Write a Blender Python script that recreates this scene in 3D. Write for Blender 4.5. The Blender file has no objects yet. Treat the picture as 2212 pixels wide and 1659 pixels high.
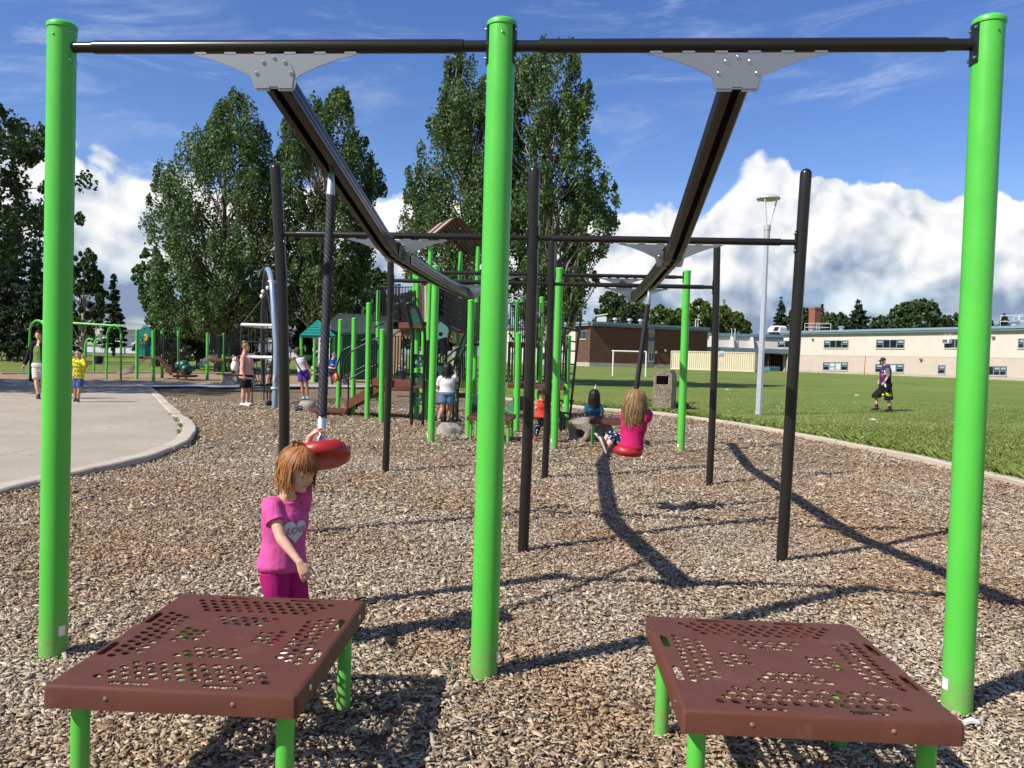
import bpy, math, random
import numpy as np
from mathutils import Vector, Matrix
from mathutils.bvhtree import BVHTree
from mathutils.geometry import delaunay_2d_cdt

random.seed(7)
RNG = np.random.default_rng(11)
SC = bpy.context.scene
COL = SC.collection
PI = math.pi

# ---------------------------------------------------------------- camera model (used to survey where things stand)
FOC, CX, CY, EYE = 1750.0, 1106.0, 829.5, 1.5
_p, _r = math.atan(57.5 / FOC), math.atan(0.029)
FW = Vector((0, math.cos(_p), -math.sin(_p)))
_U0 = Vector((0, math.sin(_p), math.cos(_p)))
_R0 = Vector((1, 0, 0))
CR = math.cos(_r) * _R0 + math.sin(_r) * _U0
CU = -math.sin(_r) * _R0 + math.cos(_r) * _U0
CAM = Vector((0, 0, EYE))

def ray(x, y):
    return FW + CR * ((x - CX) / FOC) + CU * ((CY - y) / FOC)
def G(x, y, z=0.0):
    d = ray(x, y); return CAM + d * ((z - EYE) / d.z)
def A(x, y, Y):
    d = ray(x, y); return CAM + d * (Y / d.y)
def PX(q):
    q = Vector(q) - CAM; d = q.dot(FW)
    return (CX + FOC * q.dot(CR) / d, CY - FOC * q.dot(CU) / d)
def sstep(a, b, t):
    t = np.clip((np.asarray(t, float) - a) / (b - a), 0, 1); return t * t * (3 - 2 * t)
def hz(x, y):
    return 0.05 + 0.47 * float(sstep(35, 105, y))
V3 = Vector
UP = Vector((0, 0, 1))

# ---------------------------------------------------------------- mesh builder
class MB:
    def __init__(s):
        s.v = []; s.f = []
    def add(s, vs, fs):
        n = len(s.v)
        s.v.extend([tuple(q) for q in vs]); s.f.extend([tuple(i + n for i in f) for f in fs])
        return s
    def box(s, c, size, rot=None):
        c = Vector(c); hx, hy, hzz = [k / 2 for k in size]
        vs = [Vector((x, y, z)) for z in (-hzz, hzz) for x, y in ((-hx, -hy), (hx, -hy), (hx, hy), (-hx, hy))]
        if rot is not None:
            vs = [rot @ q for q in vs]
        return s.add([c + q for q in vs], [(3, 2, 1, 0), (4, 5, 6, 7), (0, 1, 5, 4), (1, 2, 6, 5), (2, 3, 7, 6), (3, 0, 4, 7)])
    def bar(s, p0, p1, w, h, up=UP):
        p0, p1 = Vector(p0), Vector(p1); d = p1 - p0; L = d.length
        y = d.normalized(); x = y.cross(Vector(up))
        if x.length < 1e-4: x = y.cross(Vector((1, 0, 0)))
        x.normalize(); z = x.cross(y)
        R = Matrix((x, y, z)).transposed()
        return s.box((p0 + p1) / 2, (w, L, h), R)
    def tube(s, path, r, n=10, cap=True, closed=False, flat=None, up0=None):
        P = [Vector(q) for q in path]; m = len(P)
        rr = list(r) if hasattr(r, '__len__') else [r] * m
        T = []
        for i in range(m):
            a = P[(i - 1) % m] if (i > 0 or closed) else P[i]
            b = P[(i + 1) % m] if (i < m - 1 or closed) else P[i]
            t = (b - a); T.append(t.normalized() if t.length > 1e-9 else Vector((0, 0, 1)))
        u = Vector(up0) if up0 is not None else (Vector((0, 0, 1)) if abs(T[0].z) < .9 else Vector((1, 0, 0)))
        vs = []
        for i in range(m):
            u = u - T[i] * u.dot(T[i])
            if u.length < 1e-6: u = T[i].orthogonal()
            u.normalize(); w = T[i].cross(u)
            k = rr[i]
            ku, kw = (k if hasattr(k, '__len__') else (k, k))
            for j in range(n):
                a = 2 * PI * j / n
                vs.append(P[i] + u * (ku * math.cos(a)) + w * (kw * math.sin(a)))
        fs = []
        for i in range(m if closed else m - 1):
            for j in range(n):
                a, b = i * n + j, i * n + (j + 1) % n
                c, d = ((i + 1) % m) * n + (j + 1) % n, ((i + 1) % m) * n + j
                fs.append((a, b, c, d))
        if cap and not closed:
            fs.append(tuple(range(n - 1, -1, -1))); fs.append(tuple((m - 1) * n + j for j in range(n)))
        return s.add(vs, fs)
    def sph(s, c, r, rot=None, nu=14, nv=9):
        r = r if hasattr(r, '__len__') else (r, r, r); c = Vector(c)
        vs = [Vector((0, 0, -r[2]))]; fs = []
        for i in range(1, nv):
            th = PI * i / nv - PI / 2
            for j in range(nu):
                a = 2 * PI * j / nu
                vs.append(Vector((r[0] * math.cos(th) * math.cos(a), r[1] * math.cos(th) * math.sin(a), r[2] * math.sin(th))))
        vs.append(Vector((0, 0, r[2]))); t = len(vs) - 1
        for j in range(nu):
            fs.append((0, 1 + (j + 1) % nu, 1 + j))
            fs.append((t, t - nu + j, t - nu + (j + 1) % nu))
        for i in range(nv - 2):
            for j in range(nu):
                a = 1 + i * nu
                fs.append((a + j, a + (j + 1) % nu, a + nu + (j + 1) % nu, a + nu + j))
        if rot is not None: vs = [rot @ q for q in vs]
        return s.add([c + q for q in vs], fs)
    def prism(s, poly, d):
        d = Vector(d); n = len(poly); a = [Vector(q) for q in poly]
        nrm = Vector((0, 0, 0))
        for i in range(n): nrm += (a[i] - a[0]).cross(a[(i + 1) % n] - a[0])
        if nrm.dot(d) > 0: a.reverse()
        vs = a + [q + d for q in a]
        fs = [tuple(range(n)), tuple(range(2 * n - 1, n - 1, -1))]
        for i in range(n): fs.append(((i + 1) % n, i, n + i, n + (i + 1) % n))
        return s.add(vs, fs)
    def lathe(s, prof, c, n=20, axis=None):
        c = Vector(c); vs = []; fs = []
        R = axis if axis is not None else Matrix.Identity(3)
        for (rad, z) in prof:
            for j in range(n):
                a = 2 * PI * j / n
                vs.append(c + R @ Vector((rad * math.cos(a), rad * math.sin(a), z)))
        for i in range(len(prof) - 1):
            for j in range(n):
                fs.append((i * n + j, i * n + (j + 1) % n, (i + 1) * n + (j + 1) % n, (i + 1) * n + j))
        fs.append(tuple(range(n - 1, -1, -1))); fs.append(tuple((len(prof) - 1) * n + j for j in range(n)))
        return s.add(vs, fs)

def root_loc(p):
    while p.parent: p = p.parent
    return p.location
def obj(name, mb, m, parent=None, smooth=0.6, bevel=0, label=None):
    me = bpy.data.meshes.new(name)
    off = root_loc(parent) if parent else Vector((0, 0, 0))
    if isinstance(mb, bpy.types.Mesh):
        me = mb; me.name = name
        if off.length: me.transform(Matrix.Translation(-off))
    else:
        me.from_pydata([(a - off.x, b - off.y, c - off.z) for a, b, c in mb.v], [], mb.f)
    me.materials.clear()
    me.materials.append(m)
    if smooth:
        me.shade_smooth()
        if smooth < 3: me.set_sharp_from_angle(angle=smooth)
    o = bpy.data.objects.new(name, me); COL.objects.link(o)
    if parent: o.parent = parent
    if bevel:
        b = o.modifiers.new('bevel', 'BEVEL'); b.width = bevel; b.segments = 2; b.limit_method = 'ANGLE'; b.angle_limit = 0.6
    if label: o['label'] = label
    return o
def tag(o, label=None, cat=None, group=None, kind=None):
    if label: o['label'] = label
    if cat: o['category'] = cat
    if group: o['group'] = group
    if kind: o['kind'] = kind
    return o
def thing(name, label, cat, loc, group=None):
    o = bpy.data.objects.new(name, None); COL.objects.link(o); o.location = loc; o.empty_display_size = .2
    return tag(o, label, cat, group)
def copy_tree(o, parent=None):
    c = o.copy(); COL.objects.link(c); c.parent = parent
    for ch in list(o.children): copy_tree(ch, c)
    return c
def np_mesh(name, verts, faces):
    """verts (n,3), faces (m,k) arrays -> mesh"""
    me = bpy.data.meshes.new(name); n = len(verts); m, k = faces.shape
    me.vertices.add(n); me.vertices.foreach_set('co', np.ascontiguousarray(verts, dtype=np.float32).ravel())
    me.loops.add(m * k); me.loops.foreach_set('vertex_index', np.ascontiguousarray(faces, dtype=np.int32).ravel())
    me.polygons.add(m); me.polygons.foreach_set('loop_start', np.arange(0, m * k, k, dtype=np.int32))
    me.update(calc_edges=True); me.validate()
    return me
def np_obj(name, verts, faces, m, parent=None, smooth=False):
    off = root_loc(parent) if parent else Vector((0, 0, 0))
    me = np_mesh(name, np.asarray(verts) - np.array(off), faces); me.materials.append(m)
    if smooth: me.shade_smooth()
    o = bpy.data.objects.new(name, me); COL.objects.link(o)
    if parent: o.parent = parent
    return o
def bake(o):
    dg = bpy.context.evaluated_depsgraph_get(); dg.update()
    me = bpy.data.meshes.new_from_object(o.evaluated_get(dg))
    bpy.data.objects.remove(o)
    return me
def inside(pts, poly):
    pts = np.asarray(pts, float); poly = np.asarray(poly, float)
    x, y = pts[:, 0], pts[:, 1]; r = np.zeros(len(pts), bool); n = len(poly)
    for i in range(n):
        x0, y0 = poly[i]; x1, y1 = poly[(i + 1) % n]
        if y0 == y1: continue
        c = ((y0 > y) != (y1 > y)) & (x < (x1 - x0) * (y - y0) / (y1 - y0) + x0); r ^= c
    return r

# ---------------------------------------------------------------- materials
def lin(c):
    return tuple(((k / 255) / 12.92 if k / 255 <= .04045 else ((k / 255 + .055) / 1.055) ** 2.4) for k in c)
class NT:
    def __init__(s, nt): s.nt = nt
    def n(s, t, **kw):
        q = s.nt.nodes.new(t)
        for k, v in kw.items(): setattr(q, k, v)
        return q
    def put(s, sock, v):
        if isinstance(v, bpy.types.NodeSocket): s.nt.links.new(v, sock)
        elif hasattr(v, '__len__'): sock.default_value = tuple(v) + ((1,) if len(v) == 3 and len(sock.default_value) == 4 else ())
        else: sock.default_value = v
    def m(s, op, a, b=0.0, c=None, clamp=False):
        q = s.n('ShaderNodeMath', operation=op, use_clamp=clamp); s.put(q.inputs[0], a); s.put(q.inputs[1], b)
        if c is not None: s.put(q.inputs[2], c)
        return q.outputs[0]
    def vm(s, op, a, b=(0, 0, 0)):
        q = s.n('ShaderNodeVectorMath', operation=op); s.put(q.inputs[0], a); s.put(q.inputs[1], b)
        return q.outputs[1] if op in ('DOT_PRODUCT', 'LENGTH') else q.outputs[0]
    def noise(s, vec, scale, detail=4, rough=.55, dist=0.0, out=0):
        q = s.n('ShaderNodeTexNoise'); s.put(q.inputs['Vector'], vec); s.put(q.inputs['Scale'], scale)
        s.put(q.inputs['Detail'], detail); s.put(q.inputs['Roughness'], rough); s.put(q.inputs['Distortion'], dist)
        return q.outputs[out]
    def vor(s, vec, scale, feature='F1', out='Distance', rand=1.0):
        q = s.n('ShaderNodeTexVoronoi', feature=feature); s.put(q.inputs['Vector'], vec); s.put(q.inputs['Scale'], scale)
        s.put(q.inputs['Randomness'], rand); return q.outputs[out]
    def mr(s, v, a, b, c=0.0, d=1.0, kind='LINEAR'):
        q = s.n('ShaderNodeMapRange', interpolation_type=kind); s.put(q.inputs[0], v)
        for i, k in enumerate((a, b, c, d)): s.put(q.inputs[i + 1], k)
        return q.outputs[0]
    def mix(s, f, a, b, blend='MIX'):
        q = s.n('ShaderNodeMix', data_type='RGBA', blend_type=blend); s.put(q.inputs[0], f); s.put(q.inputs[6], a); s.put(q.inputs[7], b)
        return q.outputs[2]
    def ramp(s, f, stops):
        q = s.n('ShaderNodeValToRGB'); s.put(q.inputs[0], f); e = q.color_ramp.elements
        while len(e) < len(stops): e.new(.5)
        for i, (p, c) in enumerate(stops):
            e[i].position = p; e[i].color = tuple(c) + (1,)
        return q.outputs[0]
    def bump(s, h, strength=.3, dist=.01):
        q = s.n('ShaderNodeBump'); s.put(q.inputs['Height'], h); q.inputs['Strength'].default_value = strength
        q.inputs['Distance'].default_value = dist; return q.outputs[0]
    def pos(s): return s.n('ShaderNodeNewGeometry').outputs['Position']
    def isl(s): return s.n('ShaderNodeNewGeometry').outputs['Random Per Island']
    def objc(s): return s.n('ShaderNodeTexCoord').outputs['Object']
    def sep(s, v):
        q = s.n('ShaderNodeSeparateXYZ'); s.put(q.inputs[0], v); return q.outputs
    def comb(s, x, y, z):
        q = s.n('ShaderNodeCombineXYZ'); s.put(q.inputs[0], x); s.put(q.inputs[1], y); s.put(q.inputs[2], z); return q.outputs[0]
_M = {}
def newmat(name):
    m = bpy.data.materials.new(name); m.use_nodes = True; nt = m.node_tree
    b = nt.nodes['Principled BSDF']; return m, NT(nt), b
def mat(name, col, rough=.5, metal=0.0, var=.12, scale=6.0, bump=0.0, bscale=60.0, bdist=.004, spec=.5, coat=0.0, dirt=None):
    if name in _M: return _M[name]
    m, t, b = newmat(name)
    p = t.pos()
    if var > 0:
        nz = t.noise(p, scale, 5, .6)
        c = t.mix(t.mr(nz, .3, .7), tuple(k * (1 - var) for k in col), tuple(min(1, k * (1 + var)) for k in col))
    else:
        c = tuple(col)
    if dirt:
        f = t.mr(t.noise(p, dirt[1], 6, .65), dirt[2], dirt[2] + .15, 0, dirt[3])
        c = t.mix(f, c, dirt[0])
    t.put(b.inputs['Base Color'], c)
    if var > 0: t.put(b.inputs['Roughness'], t.mr(t.noise(p, scale * 5, 4), .3, .7, rough * .85, min(1, rough * 1.15)))
    else: b.inputs['Roughness'].default_value = rough
    b.inputs['Metallic'].default_value = metal
    b.inputs['Specular IOR Level'].default_value = spec
    if coat: b.inputs['Coat Weight'].default_value = coat; b.inputs['Coat Roughness'].default_value = .15
    if bump: t.put(b.inputs['Normal'], t.bump(t.noise(p, bscale, 4, .6), bump, bdist))
    _M[name] = m; return m

def green_mat():
    m, t, b = newmat('green_paint'); p = t.pos(); z = t.sep(p)[2]
    c = t.mix(t.mr(t.noise(p, 3, 5, .6), .3, .7), (.078, .47, .052), (.090, .52, .060))
    c = t.mix(t.mr(t.noise(p, 4, 6, .65), .62, .77, 0, .32), c, (.12, .25, .06))
    sc = t.m('MULTIPLY', t.mr(t.noise(t.vm('MULTIPLY', p, (60, 60, 5)), 1.0, 5, .7, .6), .68, .74), t.mr(t.noise(p, 1.7, 3), .5, .62))
    c = t.mix(t.m('MULTIPLY', sc, .45), c, (.34, .62, .28))
    dust = t.m('MULTIPLY', t.mr(z, .02, .30, 1, 0, 'SMOOTHSTEP'), t.mr(t.noise(p, 22, 6, .7), .36, .66, .05, .75))
    c = t.mix(dust, c, (.24, .22, .11))
    t.put(b.inputs['Base Color'], c); t.put(b.inputs['Roughness'], t.m('ADD', t.mr(t.noise(p, 15, 4), .3, .7, .30, .42), t.m('MULTIPLY', dust, .4)))
    b.inputs['Coat Weight'].default_value = .08; b.inputs['Coat Roughness'].default_value = .2
    t.put(b.inputs['Normal'], t.bump(t.noise(p, 240, 4, .6), .02, .002)); return m
GREEN = green_mat()
BLACKP = mat('dark_bronze_paint', (.030, .027, .025), .28, .45, 0)
TRACKM = mat('track_metal', (.030, .027, .024), .33, .55, .2, 12, .1, 200, .002)
SLOT = mat('slot_dark', (.008, .008, .008), .6)
PLATEM = mat('grey_plate', (.36, .36, .365), .30, .9, 0)
CHROME = mat('steel_bolt', (.55, .55, .56), .22, 1.0, .1)
BROWN = mat('brown_coating', (.112, .040, .025), .55, 0, .10, 7, .25, 160, .003, spec=.28, dirt=((.19, .12, .09), 6, .60, .4))
BLK = mat('black_rail', (.012, .012, .013), .35, .2, .1)
STICK = mat('white_sticker', (.75, .75, .74), .5)
DGREEN = mat('dark_green_panel', (.020, .075, .055), .4, 0, .1)
SAGE = mat('sage_green_panel', (.10, .24, .19), .4, 0, .08)
TEAL = mat('teal_plastic', (.012, .20, .17), .4, 0, .12)
TAN = mat('tan_panel', (.36, .25, .14), .5)
GREYP = mat('grey_panel', (.11, .11, .12), .5)
BEIGE = mat('beige_panel', (.58, .47, .33), .5)
ARCHM = mat('grey_blue_paint', (.22, .30, .40), .3, .1, .05)
WHITEP = mat('white_paint', (.74, .75, .75), .45, 0, .06)
REDP = mat('red_plastic', (.36, .016, .014), .42, 0, .12, 9, .05, 60)
ROPE = mat('dark_rope', (.012, .013, .020), .7, 0, .2)
YEL = mat('yellow_plastic', (.75, .42, .03), .4)
PURP = mat('purple_plastic', (.25, .03, .22), .4)
ORNG = mat('orange_plastic', (.75, .25, .02), .4)
GALV = mat('galvanised_metal', (.48, .50, .52), .4, .6, .1)
WOODB = mat('brown_plank', (.20, .075, .035), .55, 0, .25, 12)
CONC = mat('concrete_block', (.30, .27, .23), .85, 0, .15, 4, .3, 60, .004)
# ================================================================ the setting: ground sheets
def gp(pts, z=0.0):
    return [(G(x, y, z).x, G(x, y, z).y) for x, y in pts]
def smooth_poly(p, n=4):
    out = []
    for i in range(len(p) - 1):
        p0 = Vector(p[max(0, i - 1)]); p1 = Vector(p[i]); p2 = Vector(p[i + 1]); p3 = Vector(p[min(len(p) - 1, i + 2)])
        for k in range(n):
            t = k / n
            q = .5 * ((2 * p1) + (p2 - p0) * t + (2 * p0 - 5 * p1 + 4 * p2 - p3) * t * t + (3 * p1 - p0 - 3 * p2 + p3) * t ** 3)
            out.append((q.x, q.y))
    out.append(tuple(p[-1])); return out
def sheet(name, poly, m, zf, step=2.0, lim=None, extra=None, label=None):
    P = np.array(poly); x0, y0 = P.min(0); x1, y1 = P.max(0)
    if lim: x0, y0, x1, y1 = max(x0, lim[0]), max(y0, lim[1]), min(x1, lim[2]), min(y1, lim[3])
    gx, gy = np.meshgrid(np.arange(x0, x1, step), np.arange(y0, y1, step))
    pts = np.c_[gx.ravel(), gy.ravel()] + RNG.uniform(-.1, .1, (gx.size, 2)) * step
    pts = pts[inside(pts, poly)]
    if extra is not None: pts = np.r_[pts, extra[inside(extra, poly)]]
    co = [Vector(q) for q in poly] + [Vector(q) for q in pts]
    ed = [(i, (i + 1) % len(poly)) for i in range(len(poly))]
    r = delaunay_2d_cdt(co, ed, [], 0, 1e-4)
    v = np.array([tuple(q) for q in r[0]]); f = np.array(r[2])
    c = v[f].mean(1); f = f[inside(c, poly)]
    a = v[f]; cr = (a[:, 1, 0] - a[:, 0, 0]) * (a[:, 2, 1] - a[:, 0, 1]) - (a[:, 1, 1] - a[:, 0, 1]) * (a[:, 2, 0] - a[:, 0, 0])
    f[cr < 0] = f[cr < 0][:, ::-1]
    z = np.array([zf(a, b) for a, b in v])
    o = np_obj(name, np.c_[v, z], f, m, smooth=True)
    return tag(o, kind='structure')
def mound(x, y):
    return .012 * (math.sin(x * 2.1 + y * .7) + math.sin(y * 1.7 - x * 1.1 + 1.3) * .8) - .012

# kerb lines
KERB_R = smooth_poly(gp([(880, 838), (1000, 850), (1100, 864), (1216, 877), (1316, 887), (1405, 893), (1550, 912), (1700, 937), (1850, 966), (1990, 993),
                         (2060, 1011), (2135, 1030), (2200, 1046), (2330, 1082), (2500, 1140), (2800, 1260), (3400, 1560)]), 4)
KERB_P = smooth_poly(gp([(300, 834), (322, 842), (348, 866), (376, 895), (402, 917), (409, 934), (385, 962), (300, 995), (150, 1029), (0, 1066), (-200, 1120), (-600, 1250), (-1500, 1600)]), 5)
PATH_N = gp([(300, 839), (430, 839), (560, 839), (720, 839), (880, 839)])
PATH_F = gp([(880, 834), (720, 833), (560, 831.5), (430, 830), (300, 828)])
SAND_F = gp([(900, 822), (760, 815), (600, 810), (467, 808), (300, 807), (150, 808), (0, 810), (-400, 808), (-1200, 800)])

# materials ------------------------------------------------------
def chip_mat():
    m, t, b = newmat('wood_chips')
    p = t.pos(); x = t.noise(p, 3, 2, .5, 0, 1)
    w = t.vm('ADD', p, t.vm('SCALE', t.vm('SUBTRACT', x, (.5, .5, .5))))
    t.nt.nodes[-1] if False else None
    pv = t.vm('ADD', p, t.vm('MULTIPLY', t.vm('SUBTRACT', x, (.5, .5, .5)), (.3, .3, .3)))
    v1 = t.vm('MULTIPLY', pv, (1, 2.2, 1)); v2 = t.vm('MULTIPLY', pv, (2.3, 1, 1))
    c1 = t.vor(v1, 26, out='Color'); d1 = t.vor(v1, 26); c2 = t.vor(v2, 30, out='Color'); d2 = t.vor(v2, 30)
    k = t.noise(p, 40, 3)
    r = t.m('ADD', t.m('MULTIPLY', t.sep(c1)[0], .55), t.m('MULTIPLY', t.sep(c2)[1], .45))
    big = t.noise(p, .5, 4)
    base = t.ramp(r, [(0, (.15, .103, .064)), (.3, (.26, .183, .112)), (.52, (.34, .246, .153)), (.72, (.43, .328, .212)), (1, (.56, .45, .31))])
    base = t.mix(t.mr(big, .35, .7, 0, .35), base, t.mix(.5, base, (.16, .105, .07)))
    t.put(b.inputs['Base Color'], base); b.inputs['Roughness'].default_value = .9; b.inputs['Specular IOR Level'].default_value = .2
    h = t.m('ADD', t.m('MULTIPLY', r, 1.0), t.m('MULTIPLY', t.m('ADD', d1, d2), -.5))
    t.put(b.inputs['Normal'], t.bump(h, 1.0, .05))
    return m
def chip_piece_mat():
    m, t, b = newmat('wood_chip_pieces')
    r = t.isl(); p = t.pos(); big = t.noise(p, .7, 4)
    r2 = t.m('ADD', r, t.mr(big, .3, .7, -.14, .10), clamp=True)
    base = t.ramp(r2, [(0, (.088, .060, .041)), (.12, (.225, .162, .107)), (.36, (.375, .288, .194)), (.66, (.50, .402, .283)), (.88, (.60, .505, .375)), (1, (.70, .615, .49))])
    g = t.noise(t.vm('MULTIPLY', p, (1, 1, 1)), 120, 3)
    base = t.mix(t.mr(g, .35, .7, 0, .35), base, t.mix(.5, base, (.09, .06, .04)))
    gr = t.m('GREATER_THAN', t.m('FRACT', t.m('MULTIPLY', r, 17.0)), .86)
    base = t.mix(t.m('MULTIPLY', gr, .6), base, (.30, .27, .25))
    tint = t.mr(t.noise(p, .42, 4, .6), .44, .62, 0, .85)
    base = t.mix(tint, base, t.mix(1.0, base, (.84, .69, .56), 'MULTIPLY'))
    t.put(b.inputs['Base Color'], base); b.inputs['Roughness'].default_value = .85; b.inputs['Specular IOR Level'].default_value = .25
    return m
def grass_mat():
    m, t, b = newmat('grass')
    p = t.pos(); big = t.noise(p, .25, 5, .6); fine = t.noise(t.vm('MULTIPLY', p, (1, .6, 1)), 9, 6, .75); mid = t.noise(p, 1.3, 4, .6)
    patch = t.noise(t.vm('MULTIPLY', p, (.5, 1.6, 1)), .16, 6, .62)
    s = t.m('ADD', t.m('MULTIPLY', fine, .50), t.m('ADD', t.m('MULTIPLY', mid, .30), t.m('ADD', t.m('MULTIPLY', big, .18), t.m('MULTIPLY', t.m('SUBTRACT', patch, .5), .55))))
    s = t.m('ADD', s, .02)
    c = t.ramp(s, [(.3, (.078, .108, .021)), (.46, (.135, .182, .037)), (.58, (.18, .225, .050)), (.76, (.26, .28, .085))])
    t.put(b.inputs['Base Color'], c); b.inputs['Roughness'].default_value = .9; b.inputs['Specular IOR Level'].default_value = .15
    t.put(b.inputs['Normal'], t.bump(t.noise(p, 30, 5, .8), .8, .04)); return m
def conc_mat(name, col, joint=None):
    m, t, b = newmat(name)
    p = t.pos(); a = t.noise(p, .6, 6, .65); f = t.noise(p, 60, 4, .7)
    c = t.mix(t.mr(a, .3, .7), tuple(k * .82 for k in col), tuple(k * 1.1 for k in col))
    c = t.mix(t.mr(f, .3, .7, 0, .25), c, tuple(k * .6 for k in col))
    st = t.mr(t.noise(p, 2.3, 7, .7), .64, .70, 0, .5); c = t.mix(st, c, tuple(k * .45 for k in col))
    cr = t.vor(t.vm('ADD', p, t.vm('MULTIPLY', t.noise(p, 1.2, 4, .6, 0, 1), (.8, .8, .8))), .22, 'DISTANCE_TO_EDGE')
    c = t.mix(t.m('MULTIPLY', t.mr(cr, .0, .004, .5, 0), t.mr(t.noise(p, .5, 3), .45, .6)), c, (.07, .06, .05))
    fl = t.m('MULTIPLY', t.mr(t.noise(p, 7, 3, .5), .66, .70), t.mr(t.noise(p, .45, 3), .40, .62, .1, .8)); c = t.mix(fl, c, (.06, .05, .035))
    t.put(b.inputs['Base Color'], c); b.inputs['Roughness'].default_value = .85
    t.put(b.inputs['Normal'], t.bump(f, .25, .004)); return m
CHIPM = chip_mat(); CHIPP = chip_piece_mat(); GRASSM = grass_mat()
PLAZAM = conc_mat('plaza_concrete', (.40, .342, .258)); KERBM = conc_mat('kerb_concrete', (.50, .435, .34)); PATHM = conc_mat('path_concrete', (.36, .35, .33))
SANDM = mat('sand', (.30, .205, .125), .95, 0, .2, 1.5, .8, 5, .10)

# sheets ---------------------------------------------------------
sheet('wood_chip_bed', [(-14, -2), (16, -2), (16, 36), (-14, 36)], CHIPM, mound, .5)
far = [(520, -60), (520, 700), (-520, 700), (-520, 40)]
field_poly = [(a, b) for a, b in KERB_R][::-1] + [SAND_F[0]] + SAND_F[1:] + [(-520, 46), (-520, 700), (520, 700), (520, -60), (40, -60)]
ex = np.array([(x, y) for x in np.arange(-60, 80, 5) for y in np.arange(34, 125, 5)])
sheet('grass_field', field_poly, GRASSM, hz, 40.0, extra=ex)
plaza_poly = KERB_P + [(-60, KERB_P[-1][1]), (-60, 30.5), (-19.6, 31.4), PATH_F[-1]]
sheet('plaza', plaza_poly, PLAZAM, lambda x, y: .055, 3.0)
sheet('path', PATH_N + [KERB_R[0]] + PATH_F, PATHM, lambda x, y: .05, 3.0)
sand_poly = [PATH_F[0]] + PATH_F[1:] + [(-19.6, 31.42), (-60, 30.52), SAND_F[-1]] + SAND_F[::-1][1:]
sheet('sand_area', sand_poly, SANDM, lambda x, y: .02 + .03 * math.sin(x * 3 + y) * math.sin(y * 2.3), 1.0)
g = np.array([(r * math.cos(a), r * math.sin(a), -.25) for r in (1, 60, 700, 3000) for a in np.linspace(0, 2 * PI, 48, endpoint=False)])
gf = np.array([(i * 48 + j, i * 48 + (j + 1) % 48, (i + 1) * 48 + (j + 1) % 48, (i + 1) * 48 + j) for i in range(3) for j in range(48)])
tag(np_obj('ground', g, gf[:, ::-1], GRASSM), kind='structure')

def kerb(name, line, w, z0, z1, m, seg=3.0):
    mb = MB(); L = [Vector((x, y, 0)) for x, y in line]; acc = []
    def flush(c):
        if len(c) < 2: return
        vs = []
        for i, q in enumerate(c):
            t = (c[min(i + 1, len(c) - 1)] - c[max(i - 1, 0)]).normalized(); s = Vector((-t.y, t.x, 0))
            z = z1 + random.uniform(-.006, .006); e = random.uniform(-.012, .012)
            for a, zz in ((-w / 2, z0), (-w / 2 + e, z - .015), (-w / 2 + .02 + e, z), (w / 2 - .02 + e, z), (w / 2 + e, z - .015), (w / 2, z0)):
                vs.append(q + s * a + Vector((0, 0, zz)))
        fs = []
        for i in range(len(c) - 1):
            for k in range(5): fs.append((i * 6 + k, i * 6 + k + 1, i * 6 + 7 + k, i * 6 + 6 + k))
        fs.append((5, 4, 3, 2, 1, 0)); n = (len(c) - 1) * 6; fs.append(tuple(n + k for k in range(6)))
        mb.add(vs, [f[::-1] for f in fs])
    cur = [L[0]]; d = 0
    for a, b in zip(L[:-1], L[1:]):
        d += (b - a).length
        cur.append(b)
        if d > seg:
            flush(cur); d = 0; cur = [b + (b - a).normalized() * .015]
    flush(cur)
    return tag(obj(name, mb, m, smooth=.5), kind='structure')
kerb('kerb', KERB_R, .17, -.06, .068, KERBM)
kerb('kerb', KERB_P, .22, -.06, .072, KERBM)
kerb('kerb', SAND_F, .18, -.06, .10, KERBM, 2.5)

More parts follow.
